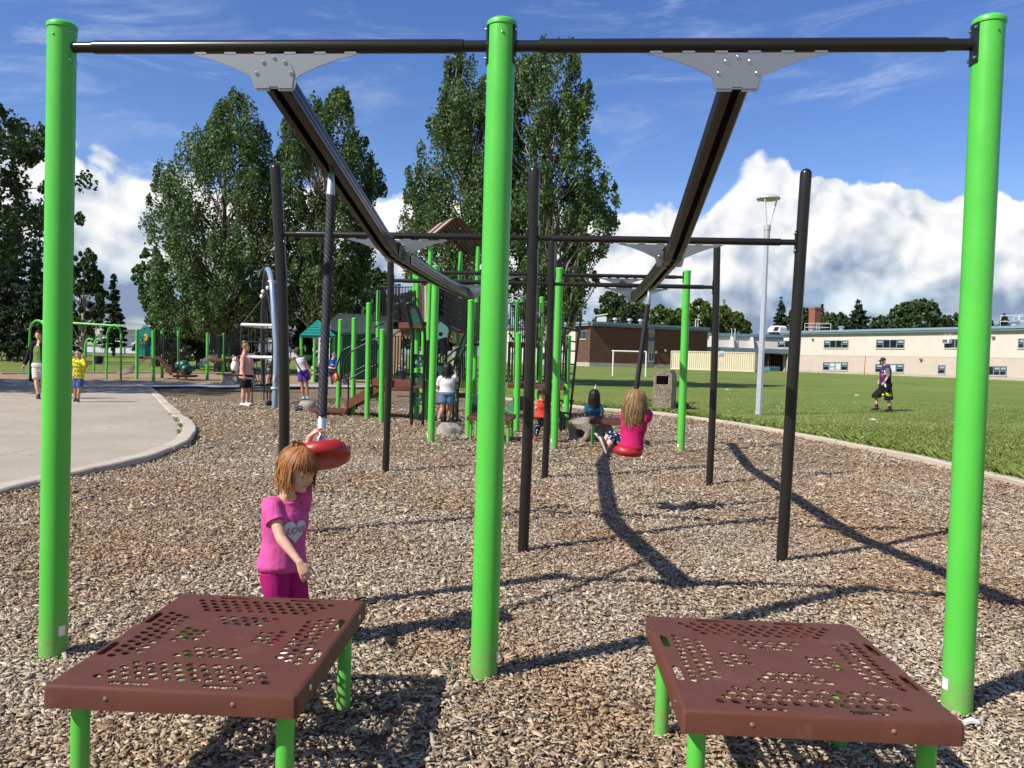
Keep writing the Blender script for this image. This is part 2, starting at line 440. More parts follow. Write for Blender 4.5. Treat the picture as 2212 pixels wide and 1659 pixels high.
# wood chips lying on the bed ------------------------------------
def chips():
    pol_p = plaza_poly; V = []; F = []
    def batch(n_m2, y0, y1, ls, marg):
        w1 = .64 * y1 + marg; n = int(n_m2 * (y1 - y0) * 2 * w1)
        y = RNG.uniform(y0, y1, n); x = RNG.uniform(-w1, w1, n); k = np.abs(x) < .64 * y + marg
        x, y = x[k], y[k]; pts = np.c_[x, y]
        k = ~inside(pts, pol_p) & ~inside(pts, field_poly); x, y = x[k], y[k]
        # thin out a little in random patches so that trodden hollows show
        n = len(x)
        L = RNG.lognormal(math.log(.029), .45, n).clip(.014, .10) * ls; W = L * RNG.uniform(.22, .5, n); T = RNG.uniform(.002, .006, n) * ls
        yaw = RNG.uniform(0, 2 * PI, n); tl = RNG.normal(0, .24, n); rl = RNG.normal(0, .32, n)
        ux = np.c_[np.cos(yaw) * np.cos(tl), np.sin(yaw) * np.cos(tl), np.sin(tl)]
        vx = np.c_[-np.sin(yaw), np.cos(yaw), np.zeros(n)]
        nx = np.cross(ux, vx); v2 = vx * np.cos(rl)[:, None] + nx * np.sin(rl)[:, None]; n2 = np.cross(ux, v2)
        z = .012 * (np.sin(x * 2.1 + y * .7) + np.sin(y * 1.7 - x * 1.1 + 1.3) * .8) - .012 + RNG.uniform(0.0, .020, n) * ls
        c = np.c_[x, y, z]; j = lambda: RNG.uniform(.55, 1.0, n)
        tp = RNG.uniform(.35, 1, n); P = []
        for sx, sy in ((-1, -1), (1, -1), (1, 1), (-1, 1)):
            fx = (L / 2 * j() * sx)[:, None]; fy = (W / 2 * j() * sy * np.where(sx > 0, tp, 1))[:, None]
            q = c + ux * fx + v2 * fy
            P.append(q - n2 * (T / 2)[:, None]); P.append(q + n2 * (T / 2)[:, None])
        b0, t0, b1, t1, b2, t2, b3, t3 = P
        vv = np.stack([b0, b1, b2, b3, t0, t1, t2, t3], 1).reshape(-1, 3)
        f = np.array([(4, 5, 6, 7), (0, 1, 5, 4), (1, 2, 6, 5), (2, 3, 7, 6), (3, 0, 4, 7)])
        base = sum(len(q) for q in V)
        V.append(vv); F.append((np.arange(n) * 8)[:, None, None] + f[None] + base)
    batch(4600, 1.9, 4.6, .92, .9)
    batch(2700, 4.6, 7.5, 1.0, .9)
    batch(1100, 7.5, 12, 1.25, .8)
    batch(190, 12, 24, 1.8, 1.0)
    o = np_obj('wood_chips', np.concatenate(V), np.concatenate([q.reshape(-1, 4) for q in F]), CHIPP)
    tag(o, 'loose tan and brown wood chips covering the playground', 'wood chips', kind='stuff')
chips()

# grass blades and clover on the field near the kerb --------------
def blade_mat():
    m, t, b = newmat('grass_blades')
    r = t.isl(); p = t.pos(); big = t.noise(p, .3, 4)
    c = t.ramp(t.m('ADD', t.m('MULTIPLY', r, .6), t.m('MULTIPLY', big, .45)), [(0.1, (.085, .118, .022)), (.45, (.155, .205, .040)), (.75, (.22, .265, .066)), (1, (.32, .325, .13))])
    t.put(b.inputs['Base Color'], c); b.inputs['Roughness'].default_value = .6; b.inputs['Specular IOR Level'].default_value = .3
    return m
BLADEM = blade_mat()
def blades():
    V = []; F = []
    def add(x, y, h, w, nb=1):
        n = len(x); a = RNG.uniform(0, 2 * PI, n); b = RNG.uniform(0, 2 * PI, n); ln = RNG.uniform(.4, 1.5, n) * h
        z = np.array([hz(0, q) for q in y]) - .005
        d = np.c_[np.cos(a), np.sin(a)] * (w / 2)[:, None]; l = np.c_[np.cos(b), np.sin(b)] * ln[:, None]
        p0 = np.c_[x - d[:, 0], y - d[:, 1], z]; p1 = np.c_[x + d[:, 0], y + d[:, 1], z]
        p2 = np.c_[x + d[:, 0] * .6 + l[:, 0] * .4, y + d[:, 1] * .6 + l[:, 1] * .4, z + h * .7]; p3 = np.c_[x + l[:, 0], y + l[:, 1], z + h]
        base = sum(len(q) for q in V)
        V.append(np.stack([p0, p1, p2, p3], 1).reshape(-1, 3)); F.append((np.arange(n) * 4)[:, None] + np.array([0, 1, 2, 3]) + base)
    def rnd(n, y0, y1, xa, xb):
        y = y0 + (y1 - y0) * RNG.random(n) ** 1.0; x = RNG.uniform(xa, xb, n)
        k = inside(np.c_[x, y], field_poly) & (np.abs(x) < .66 * y + 1.5); return x[k], y[k]
    for n, y0, y1, hh, ww in ((90000, 6.5, 13, .036, .008), (90000, 12, 20, .038, .013), (110000, 19, 50, .036, .024)):
        x, y = rnd(n, y0, y1, -.1 * y1, .7 * y1)
        if y1 > 40:
            k = RNG.random(len(x)) < ((50 - y) / 31).clip(0, 1) ** 1.3; x, y = x[k], y[k]
        add(x, y, RNG.uniform(.5, 1.4, len(x)) * hh * (1 - .6 * ((y - 19) / 31).clip(0, 1)), RNG.uniform(.6, 1.3, len(x)) * ww)
        # taller fringe along the kerb
    K = np.array(KERB_R); i = RNG.integers(8, len(K) - 6, 9000); t = RNG.random(9000)[:, None]; q = K[i] * (1 - t) + K[i + 1] * t
    tt = K[i + 1] - K[i]; tt /= np.linalg.norm(tt, axis=1)[:, None]; off = np.abs(RNG.normal(0, .16, 9000)) + .13
    nrm = np.c_[-tt[:, 1], tt[:, 0]]; q = q + nrm * off[:, None]
    k = inside(q, field_poly); q = q[k]; add(q[:, 0], q[:, 1], RNG.uniform(.04, .15, len(q)), RNG.uniform(.01, .02, len(q)))
    # round the litter bin
    n = 1500; a = RNG.uniform(0, 2 * PI, n); rr = RNG.uniform(.45, .85, n); c = G(1437, 882)
    x, y = c.x + rr * np.cos(a), c.y + .3 + rr * np.sin(a); add(x, y, RNG.uniform(.06, .22, n), RNG.uniform(.012, .025, n))
    # weeds in the joint between the plaza slab and its kerb
    KP = np.array(KERB_P); kc = np.array([G(385, 915).x, G(385, 915).y]); dd = np.linalg.norm(KP - kc, axis=1); ii = np.where(dd < 2.3)[0]; ii = ii[(ii > 0) & (ii < len(KP) - 1)]
    j = RNG.choice(ii, 420); t = RNG.random(420)[:, None]; qq = KP[j] * (1 - t) + KP[j + 1] * t; tt = KP[j + 1] - KP[j]; tt /= np.linalg.norm(tt, axis=1)[:, None]; nr = np.c_[-tt[:, 1], tt[:, 0]]
    nr *= np.where(inside(KP[j] + nr * .3, plaza_poly), 1, -1)[:, None]; clump = (np.sin(j * 1.7 + t[:, 0] * 3) > -.1); qq = (qq + nr * (.125 + np.abs(RNG.normal(0, .025, 420)))[:, None])[clump]
    add(qq[:, 0], qq[:, 1], RNG.uniform(.015, .06, len(qq)), RNG.uniform(.010, .025, len(qq)))
    tag(np_obj('grass_blades', np.concatenate(V), np.concatenate(F), BLADEM), 'mown green grass growing on the school field', 'grass', kind='stuff')
    # clover heads
    n = 800; x, y = rnd(n, 8, 34, 2, 24); n = len(x); s = RNG.uniform(.006, .012, n) * (1 + y / 40)
    c = np.c_[x, y, np.full(n, .05 + .045)]
    o = np.array([(1, 0, 0), (0, 1, 0), (-1, 0, 0), (0, -1, 0), (0, 0, 1.0)]); v = (c[:, None] + o[None] * s[:, None, None]).reshape(-1, 3)
    f = ((np.arange(n) * 5)[:, None, None] + np.array([(0, 1, 4), (1, 2, 4), (2, 3, 4), (3, 0, 4)])[None]).reshape(-1, 3)
    tag(np_obj('clover_flowers', v, f, mat('clover_white', (.5, .5, .4), .9)), 'small white clover flowers dotted over the grass', 'clover', kind='stuff')
blades()
# ================================================================ the track ride
TH = math.radians(4.8); EX = Vector((math.cos(TH), -math.sin(TH), 0)); EY = Vector((math.sin(TH), math.cos(TH), 0)); RO = Vector((-.093, 3.755, 0))
def RL(u, v, z=0): return RO + EX * u + EY * v + Vector((0, 0, z))
RROT = Matrix((EX, EY, UP)).transposed()
ride = thing('track_ride', 'double overhead track ride with green end posts and dark curved middle posts', 'track ride', (0, 4, 0))

def green_post(parent, base, top, r, name='post', cap=True, label=None, m=None):
    base, top = Vector(base), Vector(top); d = (top - base).normalized()
    mb = MB(); mb.tube([base - d * .15, base + (top - base) * .25, base + (top - base) * .5, base + (top - base) * .75, top], r, 28)
    o = obj(name, mb, m or GREEN, parent, label=label)
    if cap:
        R = d.to_track_quat('Z', 'Y').to_matrix()
        obj('cap', MB().lathe([(r + .004, -.012), (r + .005, .004), (r + .002, .010), (r * .8, .020), (r * .4, .027), (.002, .029)], top, 28, R), m or GREEN, o)
    return o
def sticker(parent, base, r, ang, z, w=.05, h=.07):
    mb = MB(); n = 8; vs = []
    for i in range(n + 1):
        a = ang + (i / n - .5) * w / r
        for zz in (z, z + h):
            for rr in (r + .001, r + .0025): vs.append(Vector(base) + Vector((rr * math.cos(a), rr * math.sin(a), zz)))
    fs = []
    for i in range(n):
        a = i * 4; fs += [(a + 1, a + 5, a + 7, a + 3), (a, a + 2, a + 6, a + 4), (a, a + 4, a + 5, a + 1), (a + 2, a + 3, a + 7, a + 6)]
    fs += [(0, 1, 3, 2), (n * 4, n * 4 + 2, n * 4 + 3, n * 4 + 1)]
    mb.add(vs, fs); return obj('warning_sticker', mb, STICK, parent)

VA, VB, VC, VD = 0.0, 2.59, 6.43, 10.06
ZA, ZB = 2.921, 2.432
RG = .064
def saddle(parent, c, side, r):
    """flange plate that wraps the post where a beam end bolts on"""
    mb = MB(); vs = []; n = 8; c = Vector(c)
    for i in range(n + 1):
        a = (0 if side > 0 else PI) + (i / n - .5) * 1.15
        for zz in (-.085, .085):
            for rr in (r, r + .007):
                vs.append(c + EX * (rr * math.cos(a)) + EY * (rr * math.sin(a)) + Vector((0, 0, zz)))
    fs = []
    for i in range(n):
        a = i * 4; fs += [(a + 1, a + 5, a + 7, a + 3), (a, a + 4, a + 5, a + 1), (a + 2, a + 3, a + 7, a + 6)]
    fs += [(0, 1, 3, 2), (n * 4, n * 4 + 2, n * 4 + 3, n * 4 + 1)]
    mb.add(vs, fs); o = obj('flange', mb, BLACKP, parent)
    for zz in (-.065, .065):
        for a in (-.38, .38):
            an = (0 if side > 0 else PI) + a
            obj('bolt', MB().sph(c + EX * ((r + .008) * math.cos(an)) + EY * ((r + .008) * math.sin(an)) + Vector((0, 0, zz)), .008, None, 8, 6), CHROME, parent)
def beam(u0, u1, v, z, r):
    mb = MB(); s = .11
    P = [RL(u0, v, z), RL(u0 + s, v, z), RL(u0 + s, v, z), RL(u0 + s + .012, v, z), RL(u1 - s - .012, v, z), RL(u1 - s, v, z), RL(u1 - s, v, z), RL(u1, v, z)]
    ri = r * .82
    P[1] = RL(u0 + s - .001, v, z); P[6] = RL(u1 - s + .001, v, z)
    mb.tube(P, [ri, ri, r * .95, r, r, r * .95, ri, ri], 20)
    return obj('beam', mb, BLACKP, ride)
PLATE_OUT = [(-.41, .0), (-.30, -.026), (-.20, -.062), (-.145, -.088), (-.118, -.10), (-.108, -.112), (-.100, -.150), (-.093, -.166), (-.085, -.170), (-.022, -.170), (-.020, -.160), (.020, -.160), (.022, -.170),
             (.085, -.170), (.093, -.166), (.100, -.150), (.108, -.112), (.118, -.10), (.145, -.088), (.20, -.062), (.30, -.026), (.41, .0)]
def gusset(u, v, z, side):
    z -= .033
    mb = MB(); d = .006
    # the plate hangs from short tabs that leave slots under the beam
    body = [RL(u + a, v + side * .012, z + b - .006) for a, b in PLATE_OUT]
    mb.prism(body, EY * (d * side))
    for k in range(6):
        a = -.36 + k * .144
        mb.box(RL(u + a, v + side * (.012 + d / 2), z - .003), (.055, d, .014), RROT)
    o = obj('gusset_plate', mb, PLATEM, ride)
    hub = MB(); arc = [(.098 * math.cos(t), -.125 + .112 * math.sin(t)) for t in np.linspace(.25, PI - .25, 13)]
    pl = [(.088, -.166)] + arc + [(-.088, -.166), (-.022, -.166), (-.020, -.158), (.020, -.158), (.022, -.166)]
    hub.prism([RL(u + a, v + side * (.012 + d + .0005), z + b) for a, b in pl], EY * (.005 * side))
    obj('hub_plate', hub, PLATEM, o)
    for t in np.linspace(.28, PI - .28, 5):
        q = RL(u + .086 * math.cos(t), v + side * (.012 + d + .006), z - .125 + .098 * math.sin(t))
        b = MB().lathe([(.011, 0), (.011, .002), (.007, .0025), (.007, .007), (.004, .009)], q, 10, (EY * side).to_track_quat('Z', 'Y').to_matrix())
        obj('bolt', b, CHROME, o)

UTR = 1.06
for v, z in ((VA, ZA), (VD, ZA)):
    for u in (-2.13, 0, 2.13):
        zt = 3.018
        o = green_post(ride, RL(u, v), RL(u + .012 * (u < 0), v, zt), RG)
        obj('set_screw', MB().sph(RL(u + .01, v - RG, zt - .055), .006, None, 8, 6), CHROME, o)
        ang = {-2.13: -.45, 0: -.25, 2.13: -2.95}[u] if v == VA else -2.6
        sticker(o, RL(u, v), RG, ang, .08, .034, .05)
        for sd in ((1,) if u < -1 else (-1,) if u > 1 else (-1, 1)):
            saddle(o, RL(u, v, z), sd, RG)
    for u0, u1 in ((-2.13 + RG, -RG), (RG, 2.13 - RG)):
        beam(u0, u1, v, z, .031)
    for u in (-UTR, UTR): gusset(u, v, z, -1 if v == VA else 1)
RB = .043
for v, sg in ((VB, 1), (VC, -1)):
    for u in (-1.99, 0, 1.99):
        ub, kk = {-1: (-1.95, -.115), 0: (0, .0), 1: (1.99, .065)}[(u > 1) - (u < -1)] if sg > 0 else (u * 1.025, -.012 * (u > 1))
        pth = [RL(ub + kk * t * t + .012 * math.sin(PI * t), v, -.1 + 3.045 * t) for t in np.linspace(0, 1, 22)]
        pb = MB(); rr = [RB] * len(pth)
        d = (pth[-1] - pth[-2]).normalized()
        for k in range(1, 6):
            pth.append(pth[21] + d * (RB * math.sin(k * PI / 10.0))); rr.append(RB * max(.03, math.cos(k * PI / 10.0)))
        pb.tube(pth, rr, 20)
        o = obj('curved_post', pb, BLACKP, ride, smooth=1.0)
        tz = (ZB + .1) / 3.045
        cx = RL(ub + kk * tz * tz + .012 * math.sin(PI * tz), v, ZB); cu_ = (cx - RL(0, v, ZB)).dot(EX)
        for sd in ((1,) if u < -1 else (-1,) if u > 1 else (-1, 1)): saddle(o, cx, sd, RB)
        if u < -1: uL = cu_
        elif u > 1: uR = cu_
        else: uC = cu_
    dv = 0.0
    for u0, u1 in ((uL + RB, uC - RB), (uC + RB, uR - RB)):
        beam(u0, u1, v + dv, ZB, .027)
    for u in (-UTR, UTR): gusset(u, v + dv, ZB + .004, -sg)
    if sg > 0: VBb = v + dv
    else: VCb = v + dv

# the two overhead tracks: an extruded profile with a slot along the underside
PROF = [(-.018, -.062), (-.050, -.062), (-.060, -.050), (-.060, -.030), (-.056, -.026), (-.060, -.022), (-.060, .000), (-.056, .004), (-.060, .008), (-.058, .030), (-.046, .052), (-.022, .062),
        (.022, .062), (.046, .052), (.058, .030), (.060, .008), (.056, .004), (.060, .000), (.060, -.022), (.056, -.026), (.060, -.030), (.060, -.050), (.050, -.062), (.018, -.062), (.018, -.040), (.034, -.034), (.034, .020), (-.034, .020), (-.034, -.034), (-.018, -.040)]
ztop, zlow = ZA - .033 - .105, ZB - .033 - .105
sl1 = (ztop - zlow) / (VBb - .30); sl2 = (ztop - zlow) / (VD - VCb - .30)
ctrl = ([(VA + .02, ztop)] + [(v, ztop - sl1 * v) for v in (.5, 1.1, 1.7, VBb - .52)] + [(VBb - .42, zlow + sl1 * .12 + .008), (VBb - .32, zlow + .018), (VBb - .20, zlow + .004), (VBb + .4, zlow - .006), ((VBb + VCb) / 2, zlow - .02), (VCb - .4, zlow - .006), (VCb + .20, zlow + .004), (VCb + .32, zlow + .018), (VCb + .42, zlow + sl2 * .12 + .008)]
        + [(v, ztop - sl2 * (VD - v)) for v in (VCb + .52, VD - 2, VD - 1)] + [(VD - .02, ztop)])
def cat(c, n):
    out = []
    for i in range(len(c) - 1):
        p0, p1, p2, p3 = [Vector(c[k]) for k in (max(i - 1, 0), i, i + 1, min(i + 2, len(c) - 1))]
        for k in range(n):
            t = k / n; out.append(.5 * ((2 * p1) + (p2 - p0) * t + (2 * p0 - 5 * p1 + 4 * p2 - p3) * t * t + (3 * p1 - p0 - 3 * p2 + p3) * t ** 3))
    out.append(Vector(c[-1])); return out
TP = cat(ctrl, 3)
def track_z(v):
    for a, b in zip(TP[:-1], TP[1:]):
        if a[0] <= v <= b[0]: return a[1] + (b[1] - a[1]) * (v - a[0]) / (b[0] - a[0])
def track_center(u, v): return RL(u, v, track_z(v))
for u in (-UTR, UTR):
    vs = []; n = len(PROF); fs = []
    for i, q in enumerate(TP):
        a = TP[max(i - 1, 0)]; b = TP[min(i + 1, len(TP) - 1)]; t = (b - a).normalized(); nz = EY * (-t[1]) + UP * t[0]
        c = RL(u, q[0], q[1])
        for px, pz in PROF: vs.append(c + EX * px + nz * pz)
    for i in range(len(TP) - 1):
        for k in range(n): fs.append((i * n + k, i * n + (k + 1) % n, (i + 1) * n + (k + 1) % n, (i + 1) * n + k))
    mb = MB(); mb.add(vs, [f[::-1] for f in fs]); o = obj('track', mb, TRACKM, ride, smooth=.5)
    for vv in (VBb - .22, VBb + .22, VCb - .22, VCb + .22):
        cl = MB(); c = track_center(u, vv)
        cl.box(c + Vector((0, 0, .0)), (.135, .035, .10), RROT)
        for s in (-1, 1): cl.sph(c + EX * (.07 * s) + Vector((0, 0, .03)), .010, None, 8, 6)
        obj('splice_clamp', cl, BLACKP, o)

# ---------------------------------------------------------------- disc seats on ropes
def disc_swing(label, top, bot, tilt, name='disc_swing', rr=.15, foot=None):
    top, bot = Vector(top), Vector(bot)
    t = thing(name, label, 'rope swing', bot, 'disc seats hanging from the tracks')
    d = (top - bot).normalized(); R = d.to_track_quat('Z', 'Y').to_matrix()
    obj('trolley', MB().bar(top + Vector((0, 0, .02)), top - d * .06, .014, .04).bar(top + Vector((0, 0, .06)), top - d * .01, .03, .07), mat('green_trolley', (.06, .30, .05), .4), t)
    L = (top - bot).length
    obj('upper_sleeve', MB().tube([top - d * .035, top - d * .05, top - d * .10, top - d * .19, top - d * .20], [.010, .019, .021, .025, .022], 16), GALV, t)
    p0, p1 = top - d * .19, bot + d * .16
    mb = MB(); n = 90; K = 4
    a1 = d.orthogonal().normalized(); a2 = d.cross(a1)
    for k in range(K):
        P = []
        for i in range(n + 1):
            s = i / n; a = 2 * PI * (k / K + s * (p1 - p0).length / .13)
            P.append(p0.lerp(p1, s) + a1 * (.0125 * math.cos(a)) + a2 * (.0125 * math.sin(a)))
        mb.tube(P, .0135, 8)
    obj('rope', mb, ROPE, t, smooth=4)
    obj('lower_sleeve', MB().tube([bot + d * .17, bot + d * .15, bot + d * .03, bot], [.020, .023, .023, .03], 16), GALV, t)
    ax = (d + Vector(tilt)).normalized(); Rt = ax.to_track_quat('Z', 'Y').to_matrix()
    prof = [(.03, -.055), (.09, -.056), (.125, -.050), (.146, -.030), (.150, -.005), (.142, .018), (.125, .032), (.10, .038), (.07, .034), (.045, .040), (.03, .046), (.024, .05)]
    vs = []; fs = []; n = 44
    for (q, z) in prof:
        for j in range(n):
            a = 2 * PI * j / n; bump = 0
            if z > 0 and .05 < q < .14:
                bump = .014 * max(0, math.cos(3 * (a - 6 * (q - .09)))) ** 2
            vs.append(bot + Rt @ Vector((q * math.cos(a) * rr / .15, q * math.sin(a) * rr / .15, z - .03 + bump)))
    for i in range(len(prof) - 1):
        for j in range(n): fs.append((i * n + j, i * n + (j + 1) % n, (i + 1) * n + (j + 1) % n, (i + 1) * n + j))
    fs.append(tuple(range(n - 1, -1, -1))); fs.append(tuple((len(prof) - 1) * n + j for j in range(n)))
    m2 = MB(); m2.add(vs, fs)
    o = obj('disc_seat', m2, REDP, t, smooth=4)
    s = o.modifiers.new('s', 'SUBSURF'); s.levels = 1; s.render_levels = 1
    return t
def track_hit(u, px):
    """the point on a track that stands over a given column of the picture"""
    best = None
    for v in np.linspace(.1, 9.5, 600):
        q = track_center(u, v); e = abs(PX(q)[0] - px)
        if best is None or e < best[0]: best = (e, q)
    return best[1]
R1T = track_hit(-UTR, 716) + Vector((0, 0, -.03)); R1B = A(693, 969, 4.10)
R2T = track_hit(UTR, 1406) + Vector((0, 0, -.03)); R2B = A(1357, 966, R2T.y + .0)
disc_swing('red disc seat on dark rope held by girl in pink', R1T, R1B, (-.10, .05, 0))
disc_swing('red disc seat on dark rope carrying girl in magenta', R2T, R2B, (.0, .0, 0), rr=.15)

# ---------------------------------------------------------------- perforated platforms
def deck_top(W, D, holes, slots, z0, z1):
    outer = [(-W / 2, -D / 2), (W / 2, -D / 2), (W / 2, D / 2), (-W / 2, D / 2)]
    loops = [outer]
    for x, y, r in holes: loops.append([(x + r * math.cos(2 * PI * k / 14), y + r * math.sin(2 * PI * k / 14)) for k in range(14)])
    for x, y, l, w, ang in slots:
        lp = []
        for k in range(16):
            a = 2 * PI * (k + .5) / 16; px, py = math.copysign(l / 2 - w / 2, math.cos(a)) + w / 2 * math.cos(a), w / 2 * math.sin(a)
            lp.append((x + px * math.cos(ang) - py * math.sin(ang), y + px * math.sin(ang) + py * math.cos(ang)))
        loops.append(lp)
    co = []; ed = []; seg = []
    for lp in loops:
        b = len(co); co += [Vector(q) for q in lp]; e = [(b + i, b + (i + 1) % len(lp)) for i in range(len(lp))]; ed += e
    r = delaunay_2d_cdt(co, ed, [], 0, 1e-5)
    v = [(q.x, q.y) for q in r[0]]; f = np.array([q for q in r[2] if len(q) == 3]); va = np.array(v); c = va[f].mean(1)
    bad = np.zeros(len(f), bool)
    for lp in loops[1:]: bad |= inside(c, lp)
    f = f[~bad]
    mb = MB(); n = len(v)
    mb.add([(a, b, z1) for a, b in v] + [(a, b, z0) for a, b in v], [tuple(q) for q in f] + [tuple(k + n for k in q[::-1]) for q in f])
    for lp in loops[1:]:
        k = len(lp); mb.add([(a, b, z0) for a, b in lp] + [(a, b, z1) for a, b in lp], [((i + 1) % k, i, k + i, k + (i + 1) % k) for i in range(k)])
    return mb
WORN = mat('worn_bolt', (.24, .15, .12), .5, .3, .1)
def make_deck(label, W, D, H, legs, gname='platforms at the ends of the track ride'):
    t = thing('launch_platform', label, 'platform', (0, 0, 0), gname)
    holes = []; r = .0168; kx, ky = W / .80, D / 1.0
    for sgn in (-1, 1):
        for i, n in enumerate((13, 12, 11, 10)):
            for k in range(n): holes.append(((k - (n - 1) / 2) * .0455 * kx, sgn * (.408 - .0395 * i) * ky, r))
        for i, n in enumerate((6, 5, 4)):
            for k in range(n): holes.append(((k - (n - 1) / 2) * .0425 * kx, sgn * (.206 - .036 * i) * ky, r))
        for i, n in enumerate((11, 10, 9)):
            for k in range(n): holes.append((sgn * (.322 - .0385 * i) * kx, (k - (n - 1) / 2) * .0465 * ky, r))
        for i, n in enumerate((4, 3, 3)):
            for k in range(n): holes.append((sgn * (.180 - .035 * i) * kx, (k - (n - 1) / 2) * .042 * ky, r))
    slots = []
    for s in (-1, 1):
        for q in (-1, 1):
            slots.append((q * .15 * kx, s * .455 * ky, .13, .026, 0)); slots.append((s * .366 * kx, q * .17 * ky, .13, .028, PI / 2))
    ins = .014
    top = deck_top(W - 2 * ins, D - 2 * ins, holes, slots, H - .006, H)
    ring = []
    for off, z in ((ins, H), (.008, H - .0012), (.003, H - .005), (.0, H - .013), (0, H - .072), (.03, H - .075), (.03, H - .070), (.006, H - .066), (.006, H - .006)):
        w, d = W / 2 - off, D / 2 - off; c = .010 if off < .01 else .004
        ring.append([(-w, -d + c, z), (-w + c, -d, z), (w - c, -d, z), (w, -d + c, z), (w, d - c, z), (w - c, d, z), (-w + c, d, z), (-w, d - c, z)])
    ring[0] = [(-W / 2 + ins, -D / 2 + ins, H)] * 2 + [(W / 2 - ins, -D / 2 + ins, H)] * 2 + [(W / 2 - ins, D / 2 - ins, H)] * 2 + [(-W / 2 + ins, D / 2 - ins, H)] * 2
    vs = [q for rr in ring for q in rr]; fs = []
    for i in range(len(ring) - 1):
        for j in range(8):
            fs.append((i * 8 + j, (i + 1) * 8 + j, (i + 1) * 8 + (j + 1) % 8, i * 8 + (j + 1) % 8))
    top.add(vs, fs)
    o = obj('deck', top, BROWN, t, smooth=.5)
    for x in (-.20, .20):
        for s in (-1, 1): obj('bolt', MB().sph((x * kx, s * (D / 2 + .0005), H - .035), (.008, .004, .008), None, 10, 6), WORN, o)
    for y in (-.36, .36):
        for s in (-1, 1): obj('bolt', MB().sph((s * (W / 2 + .001), y * ky, H - .03), (.006, .012, .012), None, 10, 6), CHROME, o)
    for x, y in legs:
        obj('leg', MB().tube([(x, y, -.12), (x, y, H * .5), (x, y, H - .007)], .029, 18), GREEN, t)
    return t
def quad_fit(c):
    c = [Vector(q) for q in c]; m = (c[0] + c[1] + c[2] + c[3]) / 4
    ux = (c[1] - c[0]) + (c[2] - c[3]); a = math.atan2(ux.y, ux.x); W = ux.length / 2
    D = ((c[3] - c[0]) + (c[2] - c[1])).length / 2; return m, a, W, D
HD = .44
m1, a1, W1, D1 = quad_fit([G(93, 1487, HD), G(638, 1497, HD), G(795, 1300, HD), G(392, 1277, HD)])
m2, a2, W2, D2 = quad_fit([G(1464, 1536, HD), G(2076, 1560, HD), G(1847, 1349, HD), G(1403, 1328, HD)])
dk1 = make_deck('brown perforated platform in front of the girl in pink', W1, D1, HD, [(sx * (W1 / 2 - .065), sy * (D1 / 2 - .10)) for sx in (-1, 1) for sy in (-1, 1)])
dk1.location = (m1.x, m1.y, 0); dk1.rotation_euler.z = a1
dk2 = make_deck('brown perforated platform beside the green post nearest the camera', W2, D2, HD, [(sx * (W2 / 2 - .065), sy * (D2 / 2 - .10)) for sx in (-1, 1) for sy in (-1, 1)])
dk2.location = (m2.x, m2.y, 0); dk2.rotation_euler.z = a2
for lb, (xa, xb, y) in (('brown platform with green legs behind the grey boulder', (998, 1114, 921)), ('brown platform with green legs beside the hollow log', (1266, 1379, 928))):
    d = copy_tree(dk1); a = G(xa, y + 0, .38); b = G(xb, y + 4, .38)
    a = A(xa, y, 14.25); b = A(xb, y + 3, 14.15)
    c = (a + b) / 2 + EY * (D1 / 2)
    d.location = (c.x, c.y, 0); d.rotation_euler.z = PI - TH; d['label'] = lb
# ================================================================ climbing structure behind the track ride
def plate(outer, holes, fn, nrm, th, mb=None):
    loops = [outer] + holes; co = []; ed = []
    for lp in loops:
        b = len(co); co += [Vector(q) for q in lp]; ed += [(b + i, b + (i + 1) % len(lp)) for i in range(len(lp))]
    r = delaunay_2d_cdt(co, ed, [], 0, 1e-6); v = [(q.x, q.y) for q in r[0]]; f = np.array([q for q in r[2] if len(q) == 3]); c = np.array(v)[f].mean(1)
    ok = inside(c, outer)
    for lp in holes: ok &= ~inside(c, lp)
    f = f[ok]; mb = mb or MB(); n = len(v); nrm = Vector(nrm).normalized() * th
    a = [Vector(fn(*q)) for q in v]
    mb.add(a + [q + nrm for q in a], [tuple(q[::-1]) for q in f] + [tuple(k + n for k in q) for q in f])
    for lp in loops:
        k = len(lp); p = [Vector(fn(*q)) for q in lp]; mb.add(p + [q + nrm for q in p], [(i, (i + 1) % k, k + (i + 1) % k, k + i) for i in range(k)])
    return mb
def circ(x, y, r, ry=None, n=14): return [(x + r * math.cos(2 * PI * k / n), y + (ry or r) * math.sin(2 * PI * k / n)) for k in range(n)]
def tear(x, y, r): return [(x + r * .8 * math.cos(a), y + r * math.sin(a) + (-r * 1.1 if abs(a - 1.5 * PI) < .3 else 0)) for a in np.linspace(0, 2 * PI, 16, endpoint=False)]
def pplate(name, outer, holes, Y, th, m, parent, slope=0.0, label=None):
    """a flat panel surveyed from the picture; standing at depth Y (slope: change of depth per picture unit across)"""
    x0 = outer[0][0]
    return obj(name, plate(outer, holes, lambda x, y: A(x, y, Y + slope * (x - x0)), (0, 1, 0), th), m, parent, label=label)
def ptube(name, pts, Y, r, m, parent, closed=False, n=10, sm=3):
    P = [A(q[0], q[1], q[2] if len(q) > 2 else Y) for q in pts]
    if len(P) > 2 and not closed: P = cat(P, sm) if sm > 1 else P
    return obj(name, MB().tube(P, r, n, closed=closed), m, parent, smooth=1.2)
def ppost(parent, tx, ty, bx, by, r, name='post', Y=None, z=0.0, zoff=0):
    b = G(bx, by, z) if Y is None else Vector((A(bx, by, Y).x, Y, z))
    b = b + Vector((0, r, 0)) if Y is None else b
    return green_post(parent, b, A(tx, ty, b.y), r, name)
